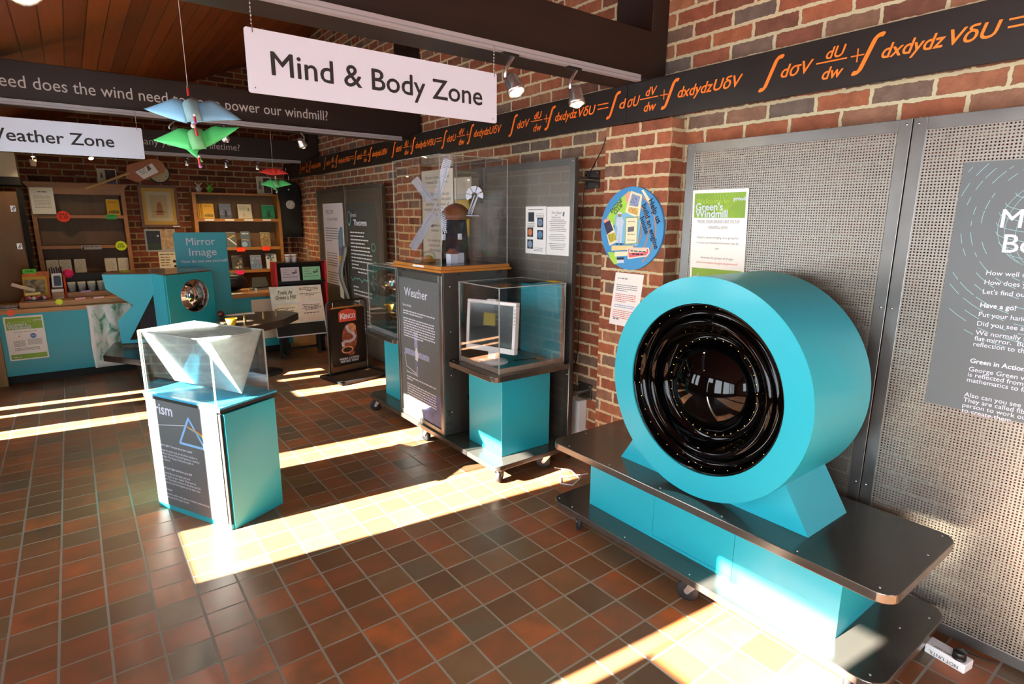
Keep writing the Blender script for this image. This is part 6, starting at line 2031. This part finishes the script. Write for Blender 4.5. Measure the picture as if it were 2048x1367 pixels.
for k in range(4):
    book(1.395 + 0.018 * (3 - k) if k else 1.443, (1.395 + 0.018 * (3 - k) if k else 1.443) + (0.13 if k else 0.135), 1.5706, 0.198, GOLD, ['golden yellow windmill book at the front of the yellow group on the top shelf', 'golden book second in the yellow group on the top shelf', 'golden book third in the yellow group on the top shelf', 'golden book at the back left of the yellow group on the top shelf'][k], art_yellow if k == 0 else None, y=8.775 + 0.03 * k, page=False)
book(1.650, 1.800, 1.5706, 0.195, pm('slate_blue_cover', '#2c3450', 0.45), 'dark blue book with a windmill silhouette on the top shelf', art_mill(pm('dusk_sky_print', '#56607c', 0.5), M_INK))
book(1.885, 2.065, 1.5706, 0.195, pm('grey_cream_cover', '#bfb8a0', 0.6), 'pale grey booklet with a small mill drawing on the top shelf', art_lines(M_INKG), depth=0.03)
book(2.195, 2.375, 1.5706, 0.190, pm('emerald_cover', '#0f6a48', 0.5), 'dark green windmill book at the right end of the top shelf', art_mill(pm('green_sky_print', '#1c8058', 0.5), pm('deep_green_print', '#0a3c2a', 0.5)))
book(1.43, 1.585, 1.1806, 0.20, pm('grey_cream_cover', '#bfb8a0', 0.6), 'pale booklet on the second shelf hidden behind the Mirror Image sign')
book(1.705, 1.830, 1.1806, 0.205, pm('grey_green_cover', '#4e5048', 0.5), 'dark book with a white light beam on the second shelf', art_ray)
book(1.890, 2.015, 1.1806, 0.208, pm('slate_cover', '#4a5868', 0.5), 'slate blue book with a planet on the second shelf', art_planet)
book(2.150, 2.285, 1.1806, 0.198, pm('olive_cover', '#84744c', 0.6), 'olive book with a red figure on the second shelf', art_mix(['a04838', 'b8a878', '6a6038'], 3))
book(1.745, 1.890, 0.8626, 0.195, pm('charcoal_cover', '#3c3830', 0.45), 'dark book with a shiny machine picture on the third shelf', art_mix(['8a8272', '5a523c', 'b0a890', '2c2a26'], 4))
book(1.990, 2.140, 0.8626, 0.195, pm('mosaic_cover', '#6a7894', 0.5), 'book with a blue and purple stained-glass pattern on the third shelf', art_mix(['5a78a8', '8a6a94', '7aa0a8', 'b0a0b0', '4a6a8a'], 5))
book(2.205, 2.350, 0.8626, 0.212, pm('white_cover', '#c4c8c8', 0.5), 'white-bordered book with a blue picture at the right end of the third shelf', art_mix(['4a6478', '6a7a84', '38506a'], 6))
def price(x, y, z, w, h, m_, label, shape='rect', r=0.008, txt=None):
    b = MB()
    pts = rrect(x - w / 2, z - h / 2, x + w / 2, z + h / 2, r) if shape == 'rect' else star(x, z, w / 2, 14, 0.92) if shape == 'star' else [(x + w / 2 * math.cos(2 * PI * i / 28), z + h / 2 * math.sin(2 * PI * i / 28)) for i in range(28)]
    b.prism([(p[0], y, p[1]) for p in pts], (0, 0.002, 0), m_)
    o = tag(b.build('price_card', None, org=(x, y, z)), label, 'price card', 'price cards')
    if txt:
        q = MB()
        for k, s_ in enumerate(txt):
            Fr((x, y, z), *WY).text(q, s_, 0, h * (0.10 - 0.28 * k), h * 0.30, M_INK, align='c', bold=0.02)
        q.build('price', o)
for x, z, m_, lab in ((1.865, 1.150, M_NEONR, 'orange price card under the light-beam book'), (2.200, 1.155, M_NEONR, 'orange-red price card under the olive book'), (1.822, 0.832, M_PINK, 'hot pink price card on the third shelf edge'), (2.285, 0.838, pm('orange_card', '#f0501c', 0.6), 'orange price card on the third shelf edge near the white cups')):
    price(x, 8.742, z, 0.105, 0.058, m_, lab)
for x, lab in ((1.505, 'white shelf label under the golden books'), (1.755, 'white shelf label under the dark blue windmill book'), (2.000, 'white shelf label under the pale grey booklet'), (2.240, 'white shelf label under the dark green book')):
    price(x, 8.742, 1.552, 0.115, 0.020, M_PAPER, lab, r=0.002)
price(-0.050, 8.742, 1.586, 0.130, 0.130, M_NEONR, 'large round orange-red price disc on the left bookcase', 'disc', txt=('SALE', '£1.50'))
price(0.420, 8.742, 1.585, 0.105, 0.060, pm('green_card', '#2fae5a', 0.6), 'green price card below the yellow book on the left bookcase', txt=('£2.00',))
price(0.478, 8.742, 1.232, 0.124, 0.110, M_NEONY, 'neon yellow scalloped price disc on the left bookcase', 'star', txt=('only', '£3.50'))
def strip_print(F, t, w, h):
    F.words(t, 0.03, w - 0.01, h * 0.55, 0.012, M_INKG, seed=1)
    F.poly(t, [(0.005, 0.004), (0.03, 0.004), (0.02, h - 0.004)], M_INK)
sheet_of_paper('shelf_label', (0.075, 8.742, 1.195), WY[0], WY[1], 0.20, 0.05, pm('pale_grey_label', '#a9adb4', 0.6), 'grey printed label on the middle shelf edge of the left bookcase', 'label', strip_print)
book(0.385, 0.520, 1.6056, 0.190, pm('yellow_cover', '#dca812', 0.55), 'yellow windmill book standing alone on the left bookcase top shelf', art_yellow, y=8.77, group='books on the left bookcase')
def notes(F, t, w, h):
    F.words(t, 0.07, w - 0.06, h - 0.055, 0.010, pm('brown_ink', '#6a5a3a', 0.7), seed=1)
    F.rect(t, 0.0, h - 0.03, w, h - 0.015, pm('pale_band', '#efe4c0', 0.6))
    for k in range(9):
        F.words(t, 0.03, w - 0.03, h - 0.10 - k * 0.016, 0.005, pm('pale_ink', '#9a948c', 0.7), seed=k)
sheet_of_paper('notice_page', (-0.325, 8.700, 1.612), (1, 0, 0), (0.0, 0.0, 1), 0.215, 0.300, M_PAPER, 'white plastic-covered sheet hanging from the top left of the left bookcase', 'notice', notes)
BAGM = pm('white_gift_bag', '#d4cfc4', 0.7, noise=0.05, nscale=10)
for k, (x, lab) in enumerate(((-0.283, 'white floral gift box furthest left on the bottom shelf of the left bookcase'), (-0.162, 'white floral gift box second from the left on the bottom shelf'), (-0.020, 'white floral gift box third from the left on the bottom shelf'), (0.288, 'white floral gift box left of the right-hand pair on the bottom shelf'), (0.420, 'white floral gift box at the right end of the bottom shelf'))):
    w = 0.118 if k != 3 else 0.122
    o = thing('gift_box', (x + w / 2, 8.83, 0.9156), lab, 'box', 'white floral gift boxes')
    b = MB(); b.box((x, 8.79, 0.9156), (x + w, 8.86, 1.082), BAGM); b.build('box_body', o, 0.006)
    b = MB(); F = Fr((x, 8.79, 0.9156), *WY)
    rnd = random.Random(k)
    for i in range(14):
        F.disc(b, rnd.uniform(0.02, w - 0.02), rnd.uniform(0.03, 0.14), 0.005, pm('floral_%d' % (i % 3), ['#a8b87c', '#b89c8c', '#9aa89c'][i % 3], 0.7), 2, 8)
    b.build('floral_print', o)
for k in range(6):
    b = MB(); b.tube([(-0.26 + 0.022 * k, 8.772, 0.9165), (-0.262 + 0.022 * k, 8.772, 0.985 + 0.015 * (k % 2))], 0.006, pm('purple_wrap', '#4a2468', 0.4), 6)
    tag(b.build('lavender_stick', None, org=(-0.26 + 0.022 * k, 8.772, 0.9156)), 'slim purple stick standing in front of the left gift boxes', 'stick', 'purple sticks')

# ------------------------------------------------------------------ on the back wall
th = thing('picture', (0.97, 9.0, 1.46), 'framed pale windmill drawing in a yellow mount on the back wall', 'picture')
b = MB()
fx0, fx1, fz0, fz1 = 0.748, 1.192, 1.452, 1.992
for lo, hi in (((fx0, 8.998, fz0), (fx1, 9.028, fz0 + 0.035)), ((fx0, 8.998, fz1 - 0.035), (fx1, 9.028, fz1)), ((fx0, 8.998, fz0 + 0.035), (fx0 + 0.035, 9.028, fz1 - 0.035)), ((fx1 - 0.035, 8.998, fz0 + 0.035), (fx1, 9.028, fz1 - 0.035))):
    b.box(lo, hi, M_FRAME)
b.build('frame', th, 0.002)
b = MB(); b.box((fx0 + 0.035, 9.012, fz0 + 0.035), (fx1 - 0.035, 9.027, fz1 - 0.035), pm('yellow_mount', '#c89a3c', 0.6)); b.build('mount', th)
b = MB(); F = Fr((fx0 + 0.035, 9.012, fz0 + 0.035), *WY)
F.rect(b, 0.040, 0.045, 0.334, 0.425, pm('ivory_mount', '#c9bd98', 0.7), 1)
F.rect(b, 0.090, 0.085, 0.284, 0.380, pm('old_paper', '#bda882', 0.7), 2)
F.poly(b, [(0.145, 0.125), (0.230, 0.125), (0.212, 0.27), (0.188, 0.295), (0.164, 0.27)], pm('sepia_mill', '#a87048', 0.7), 3)
F.poly(b, [(0.115, 0.165), (0.265, 0.160), (0.265, 0.170), (0.115, 0.175)], pm('sepia_mill', '#a87048', 0.7), 3)
b.build('drawing', th)
b = MB(); b.box((1.10, 8.992, 1.455), (1.185, 8.997, 1.470), M_PAPER); b.build('name_strip', th)
th = thing('wall_clock', (1.010, 9.02, 2.147), 'round cream wall clock partly hidden by the wooden paddle', 'clock')
b = MB(); b.ring((1.010, 9.029, 2.147), (0, -1, 0), [(0.128, 0.0), (0.128, 0.03), (0.120, 0.036), (0.112, 0.030)], 40, M_BLACK); b.build('rim', th)
b = MB(); b.cyl((1.010, 9.029, 2.147), (1.010, 9.003, 2.147), 0.1125, pm('cream_dial', '#cfc19a', 0.6), n=40, smooth=False); b.build('dial', th)
b = MB(); F = Fr((1.010, 9.003, 2.147), *WY)
for k in range(12):
    a = PI / 6 * k
    s_ = str(12 if k == 0 else k)
    F.text(b, s_, 0.088 * math.sin(a), 0.088 * math.cos(a) - 0.009, 0.026, M_INK, align='c')
b.build('numerals', th)
for nm, a, l in (('hour_hand', math.radians(22), 0.05), ('minute_hand', math.radians(-88), 0.075)):
    b = MB(); F.line(b, [(0, 0), (l * math.sin(a), l * math.cos(a))], 0.007, M_INK, 4); b.build(nm, th)
def two_art(F, t, w, h):
    F.rect(t, 0.02, 0.02, w * 0.5, h - 0.025, pm('night_print', '#1c2238', 0.5, noise=0.5, nscale=18))
    F.rect(t, 0.02, 0.02, w * 0.5, 0.11, pm('dark_green_print', '#26382c', 0.5, noise=0.4, nscale=30), 2)
    F.disc(t, w * 0.42, h - 0.09, 0.012, M_WHITE, 3, 14)
    F.rect(t, w * 0.52, 0.03, w - 0.015, h - 0.015, pm('sketch_print', '#b89c80', 0.6, noise=0.35, nscale=22))
    F.disc(t, w * 0.62, h - 0.01, 0.018, M_RED, 3, 12, 0.006)
sheet_of_paper('poster', (0.765, 9.026, 1.135), WY[0], WY[1], 0.355, 0.295, pm('pale_grey_paper', '#a9aab0', 0.7), 'poster with a dark night scene and a sketch below the framed drawing', 'poster', two_art)
def ref_art(F, t, w, h):
    F.words(t, 0.015, w - 0.02, h - 0.04, 0.012, M_INKG, seed=1)
    for k in range(4):
        F.words(t, 0.02, w * 0.62, h - 0.08 - 0.035 * k, 0.012, pm('brown_ink', '#6a5a3a', 0.7), seed=k)
    F.disc(t, w * 0.85, h * 0.42, 0.02, M_INK, 1, 12); F.disc(t, w * 0.88, h * 0.12, 0.018, M_INK, 1, 12)
sheet_of_paper('notice_page', (0.895, 9.026, 0.905), WY[0], WY[1], 0.21, 0.225, M_PAPER2, 'cream price list on the brick wall left of the Mirror Image sign', 'notice', ref_art)
# photograph and stand on the left bookcase
TOPL = 1.900 + 0.0655 + 0.010
def photo(F, t, w, h):
    F.rect(t, 0.012, 0.012, w * 0.40, h - 0.012, pm('cream_photo', '#c8c09a', 0.6, noise=0.1, nscale=20))
    F.poly(t, [(w * 0.14, h * 0.42), (w * 0.30, h * 0.42), (w * 0.26, h * 0.72), (w * 0.18, h * 0.72)], pm('sepia_mill_dark', '#6a5038', 0.6), 2)
    F.rect(t, w * 0.41, 0.012, w - 0.012, h - 0.012, pm('dark_photo', '#4a3034', 0.6, noise=0.6, nscale=14))
    F.rect(t, w * 0.41, 0.012, w - 0.012, h * 0.26, pm('mauve_photo', '#6a6478', 0.6, noise=0.4, nscale=20), 2)
sheet_of_paper('photograph', (0.342, 8.93, TOPL), (1, 0, 0), (0.0, 0.12, 1), 0.20, 0.195, M_PAPER2, 'photograph leaning on top of the left bookcase behind the paddle stick', 'picture', photo, t=0.008)
th = thing('toast_rack', (0.185, 8.90, TOPL), 'small dark metal frame on top of the left bookcase', 'frame')
for x in (0.128, 0.242):
    b = MB(); b.tube([(x, 8.88, TOPL + 0.0005), (x, 8.88, TOPL + 0.085), (x, 8.93, TOPL + 0.10)], 0.005, M_GREY, 6); b.build('leg', th)
b = MB(); b.box((0.125, 8.875, TOPL + 0.085), (0.246, 8.935, TOPL + 0.10), pm('brown_strip', '#8a7858', 0.5)); b.build('top_bar', th)
# small model mills and a framed print on the right bookcase
TOPR = 1.885 + 0.0255
for x, m_, lab in ((1.430, pm('ivory_pottery', '#cfc6b4', 0.5), 'little white windmill ornament on the right bookcase'), (1.565, pm('lime_pottery', '#5ab82c', 0.5), 'little lime green windmill ornament on the right bookcase')):
    th = thing('windmill_ornament', (x, 8.86, TOPR), lab, 'ornament', 'windmill ornaments')
    b = MB(); b.ring((x, 8.86, TOPR + 0.0005), (0, 0, 1), [(0.0, 0), (0.033, 0.0), (0.021, 0.078), (0.022, 0.085), (0.004, 0.105), (0.0, 0.106)], 16, m_); b.build('tower', th)
    for a in (0.75, 2.3, 3.9, 5.45):
        b = MB()
        c = Vector((x, 8.832, TOPR + 0.082))
        d = Vector((math.cos(a), 0, math.sin(a)))
        s_ = Vector((-d.z, 0, d.x)) * 0.009
        b.prism([c - s_ * 0.4, c + d * 0.058 - s_, c + d * 0.058 + s_, c + s_ * 0.4], (0, 0.004, 0), m_); b.build('sail', th)
def small_print(F, t, w, h):
    F.rect(t, 0.015, 0.02, w * 0.40, h - 0.02, pm('cream_photo', '#c8c09a', 0.6))
    F.poly(t, [(w * 0.12, h * 0.3), (w * 0.32, h * 0.3), (w * 0.26, h * 0.75), (w * 0.18, h * 0.75)], M_INKG, 2)
    F.rect(t, w * 0.45, 0.02, w - 0.015, h - 0.02, pm('dark_photo', '#4a3034', 0.6, noise=0.6, nscale=14))
sheet_of_paper('photograph', (2.195, 8.94, TOPR), (1, 0, 0), (0, 0.1, 1), 0.205, 0.25, M_PAPER2, 'framed print on the right bookcase behind the small green paper bird', 'picture', small_print, t=0.01)

# wooden paddle hanging in front of the clock
th = thing('wooden_paddle', (0.80, 8.30, 2.15), 'brown wooden paddle with a white label hanging at a slant before the clock', 'paddle')
PP = Matrix.Translation((0.0, 8.30, 0.0))
b = MB()
b.prism([(0.590, 8.30, 2.030), (0.700, 8.30, 1.985), (0.985, 8.30, 2.115), (1.010, 8.30, 2.17), (0.985, 8.30, 2.235), (0.930, 8.30, 2.272), (0.86, 8.30, 2.27), (0.610, 8.30, 2.180)], (0, 0.018, 0), pm('terracotta_wood', '#9c5a34', 0.5, noise=0.08, nscale=8)); b.build('blade', th, 0.006)
b = MB(); b.prism([(0.185, 8.285, 1.905), (0.198, 8.285, 1.885), (0.640, 8.285, 2.080), (0.628, 8.285, 2.103)], (0, 0.0145, 0), pm('pale_batten', '#a8823c', 0.5)); b.build('handle', th, 0.003)
b = MB(); b.prism([(0.690, 8.298, 2.105), (0.768, 8.298, 2.028), (0.930, 8.298, 2.115), (0.870, 8.298, 2.215)], (0, 0.0015, 0), M_PAPER); lb = b.build('label', th)
b = MB(); F = Fr((0.729, 8.298, 2.066), (0.88, 0, 0.475), (-0.475, 0, 0.88)); 
for k in range(4):
    F.words(b, 0.02, 0.10, 0.0 + 0.018 * k, 0.006, M_INKG, seed=k)
F.poly(b, [(0.11, 0.0), (0.155, 0.01), (0.15, 0.06), (0.12, 0.055)], M_OAKBACK); b.build('label_print', lb)
b = MB(); b.tube([(0.90, 8.31, 2.26), (0.90, 8.31, ceil_z(0.90) - 0.001)], 0.0015, M_BLACK, 5); b.build('cord', th)

# tall cupboard, shelf and white unit at the far left
th = thing('cupboard', (-0.78, 8.2, 0), 'tall pale wooden cupboard with metal door fittings at the left edge', 'cupboard')
b = MB(); b.box((-1.17, 8.0, 0.0), (-0.405, 8.45, 1.838), M_BEECH); b.build('body', th, 0.003)
b = MB(); b.box((-1.16, 7.982, 0.05), (-0.412, 7.999, 1.825), M_BEECH); dr = b.build('door', th, 0.003)
for z in (1.665, 1.28):
    b = MB(); b.box((-0.470, 7.970, z - 0.03), (-0.428, 7.981, z + 0.03), M_SILVER); b.tube([(-0.455, 7.962, z - 0.02), (-0.435, 7.962, z + 0.02)], 0.008, M_SILVER, 8); b.build('fitting', dr)
b = MB(); b.box((-0.4045, 8.02, 0.0), (-0.37, 8.45, 1.87), M_BLACKM)
tag(b.build('post', None, org=(-0.39, 8.2, 0)), 'narrow black upright between the pale cupboard and the left bookcase', 'post')
b = MB(); b.box((-1.17, 8.05, 1.905), (-0.36, 8.50, 1.985), M_BLACKM)
tag(b.build('wall_shelf', None, 0.003, org=(-0.76, 8.28, 1.905)), 'black shelf above the pale cupboard carrying the white unit', 'shelf')
b = MB(); b.box((-0.62, 8.08, 1.9855), (-0.372, 8.42, 2.235), pm('off_white_unit', '#c3bfae', 0.5))
tag(b.build('wall_unit', None, 0.008, org=(-0.5, 8.25, 1.985)), 'off-white box unit on the black shelf under the Weather Zone sign', 'unit')
b = MB(); b.ring((-0.222, 7.755, 2.085), (0, 0, 1), [(0.0, 0), (0.022, 0.0), (0.031, 0.065), (0.028, 0.065), (0.02, 0.004), (0, 0.004)], 20, pm('ivory_pottery', '#cfc6b4', 0.5))
b.tube([(-0.222, 7.755, 2.15), (-0.217, 7.745, 2.175)], 0.003, M_GREY, 5)
tag(b.build('lamp_shade', None, org=(-0.222, 7.755, 2.085)), 'small ivory cup hanging just under the leftmost small spotlight', 'shade')

# black T-shirt on a hanger in the corner
th = thing('t_shirt', (2.545, 8.62, 1.3), 'black T-shirt with a round white print hanging in the far corner', 'shirt')
b = MB()
g = []
prof = [(2.085, 0.075), (2.06, 0.105), (2.02, 0.138), (1.95, 0.160), (1.86, 0.160), (1.80, 0.150), (1.70, 0.142), (1.55, 0.14), (1.42, 0.14), (1.315, 0.142)]
M_SHIRT = pm('black_cotton', '#0c0c0d', 0.9)
rows = []
for z, hw in prof:
    ring = []
    for j in range(24):
        a = 2 * PI * j / 24
        ring.append((2.548 + hw * math.copysign(abs(math.cos(a)) ** 0.6, math.cos(a)), 8.62 + 0.035 * math.sin(a) + 0.006 * math.sin(6 * a + z * 9), z))
    rows.append(ring)
vs_ = [p for r in rows for p in r]
fs_ = []
for i in range(len(rows) - 1):
    for j in range(24):
        k = (j + 1) % 24
        fs_.append((i * 24 + j, (i + 1) * 24 + j, (i + 1) * 24 + k, i * 24 + k))
fs_.append(tuple(range(24)))
fs_.append(tuple(range(len(vs_) - 1, len(vs_) - 25, -1)))
b.add(vs_, fs_, M_SHIRT, True)
b.build('shirt_body', th)
b = MB(); F = Fr((2.535, 8.582, 1.768), *WY)
F.disc(b, 0, 0, 0.062, pm('grey_white_print', '#b8b4aa', 0.8, noise=0.35, nscale=40), 6, 24)
b.build('chest_print', th)
b = MB(); b.tube([(2.548, 8.62, 2.07), (2.548, 8.62, 2.17), (2.535, 8.62, 2.20), (2.52, 8.62, 2.19), (2.52, 8.62, 2.27)], 0.004, M_SILVER, 6); b.build('hanger_hook', th)
b = MB(); b.ball((2.525, 8.580, 1.975), 0.012, M_PAPER, 8, (1, 0.3, 1)); b.build('tag', th)

# notices and a small frame on the side wall in the corner
F = None
sheet_of_paper('notice_page', (2.7185, 8.37, 1.555), WX[0], WX[1], 0.36, 0.30, pm('khaki_paper', '#7a7050', 0.7), 'khaki sheet pinned in the corner beside the black T-shirt', 'notice')
sheet_of_paper('notice_page', (2.7185, 8.60, 0.91), WX[0], (0, -0.1, 1), 0.46, 0.27, pm('grey_sage_paper', '#8a8a80', 0.7), 'grey sheet low on the corner wall behind the leaflet stand', 'notice')
th = thing('switch_box', (2.70, 8.2, 1.24), 'small black box on the corner wall below the khaki sheet', 'box')
b = MB(); b.box((2.66, 8.08, 1.23), (2.719, 8.30, 1.43), M_BLACKM); b.build('case', th, 0.004)

# printed boards on the far perforated panels
def theorem(F, t, w, h):
    tl = pm('soft_teal_print', '#5fa79c', 0.55)
    F.disc(t, 0.06, h - 0.17, 0.05, tl, 1, 20, 0.085); F.disc(t, 0.06, h - 0.165, 0.036, M_THEO, 2, 20, 0.066)
    F.text(t, "Green's", 0.115, h - 0.15, 0.062, M_WHITE, width=0.16)
    F.text(t, 'Theorem', 0.19, h - 0.245, 0.092, M_WHITE, width=0.36, bold=0.02)
    y = h - 0.33
    for k, (a, f) in enumerate(((0.08, 0.6), (0.08, 0.6), (0.08, 0.75), (0.08, 0.6), (0.08, 0.8), (0.08, 0.8), (0.08, 0.9), (0.08, 0.85), (0.08, 0.9), (0.08, 0.3), (0.08, 0.9), (0.25, 0.5))):
        F.words(t, a, w - 0.06, y, 0.014, pm('pale_print', '#ccd0d8', 0.5), seed=k, fill=f)
        y -= 0.040
    y -= 0.045
    for k in range(5):
        F.line(t, [(0.03 + 0.13 * k, y + 0.02), (0.09 + 0.13 * k, y - 0.02 + 0.03 * (k % 2)), (0.15 + 0.13 * k, y + 0.02)], 0.010, tl)
    y -= 0.09
    for k, f in enumerate((0.25, 0.9, 0.85, 0, 0.25, 0.4, 0.7, 0.8, 0.7, 0.8, 0.8, 0.75)):
        if f:
            F.words(t, 0.10, w - 0.10, y, 0.014, pm('pale_print', '#ccd0d8', 0.5), seed=k + 30, fill=f)
        y -= 0.042
    for k, (cx, cy, r) in enumerate(((w - 0.10, h * 0.54, 0.05), (w - 0.07, h * 0.34, 0.06), (w - 0.10, h * 0.25, 0.05), (w - 0.08, h * 0.12, 0.06))):
        pts = [(cx + r * math.cos(a), cy + r * 0.8 * math.sin(a)) for a in [2 * PI * i / 14 for i in range(15)]]
        F.line(t, pts, 0.012, tl)
M_THEO = pm('dark_olive_board', '#3f4240', 0.5)
sheet_of_paper('information_board', (2.5475, 6.515, 0.735), WX[0], WX[1], 0.80, 1.02, M_THEO, "dark Green's Theorem board on the far perforated panel", 'sign', theorem, t=0.003)
def welcome(F, t, w, h):
    F.text(t, 'WELCOME', 0.10, h - 0.12, 0.062, M_INKG, width=0.26)
    F.text(t, "to Green's Windmill", 0.14, h - 0.20, 0.05, M_INKG, width=0.34)
    y = h - 0.30
    for k in range(28):
        if k not in (6, 7, 8, 9, 16, 17):
            F.words(t, 0.06, w - (0.20 if k > 8 else 0.12), y, 0.010, M_INKG, seed=k, fill=0.9 if k != 5 else 0.4)
        y -= 0.030
    bl = pm('speckled_blue_print', '#6f8fa0', 0.6, noise=0.5, nscale=60)
    F.poly(t, [(w - 0.03, h * 0.30), (w - 0.03, h * 0.72), (w - 0.10, h * 0.72), (w - 0.16, h * 0.66), (w - 0.19, h * 0.52), (w - 0.17, h * 0.42), (w - 0.20, h * 0.35), (w - 0.14, h * 0.30), (w - 0.15, h * 0.18), (w - 0.10, h * 0.13), (w - 0.03, h * 0.13)], bl)
sheet_of_paper('information_board', (2.5475, 7.30, 0.78), WX[0], WX[1], 0.66, 0.98, pm('pale_pink_board', '#e6dcdc', 0.6), 'tall white Welcome sheet with a speckled blue head shape on the farthest panel', 'sign', welcome, t=0.003)
th = thing('leaflet_holder', (2.53, 6.52, 0.7), 'grey leaflet holder with a curved front between the two far boards', 'holder')
b = MB(); g = [[(2.535 - 0.07 * math.sin(PI * i / 10) ** 2 - 0.02, 6.60 - 0.12 * j, 1.27 - 0.63 * i / 10) for j in range(2)] for i in range(11)]
b.sheet(g, 0.004, M_GREY); b.build('curved_back', th)
for k, (c, z0, z1) in enumerate((('#6a6c90', 1.16, 1.26), ('#d8a428', 1.03, 1.155), ('#2f9a68', 0.90, 1.025), ('#d8d0b4', 0.66, 0.895))):
    b = MB(); b.prism([(2.515 - 0.004 * k, 6.73, z0), (2.515 - 0.004 * k, 6.62, z0 - 0.01), (2.515 - 0.004 * k, 6.62, z1 - 0.01), (2.515 - 0.004 * k, 6.73, z1)], (-0.004, 0, 0), pm('leaflet_tint_%d' % k, c, 0.6))
    tag(b.build('leaflet', None, org=(2.515, 6.68, z0)), ['violet leaflet at the top of the holder between the far boards', 'yellow leaflet in the holder between the far boards', 'green leaflet in the holder between the far boards', 'long cream leaflet at the foot of the holder between the far boards'][k], 'leaflet', 'leaflets in the far holder')
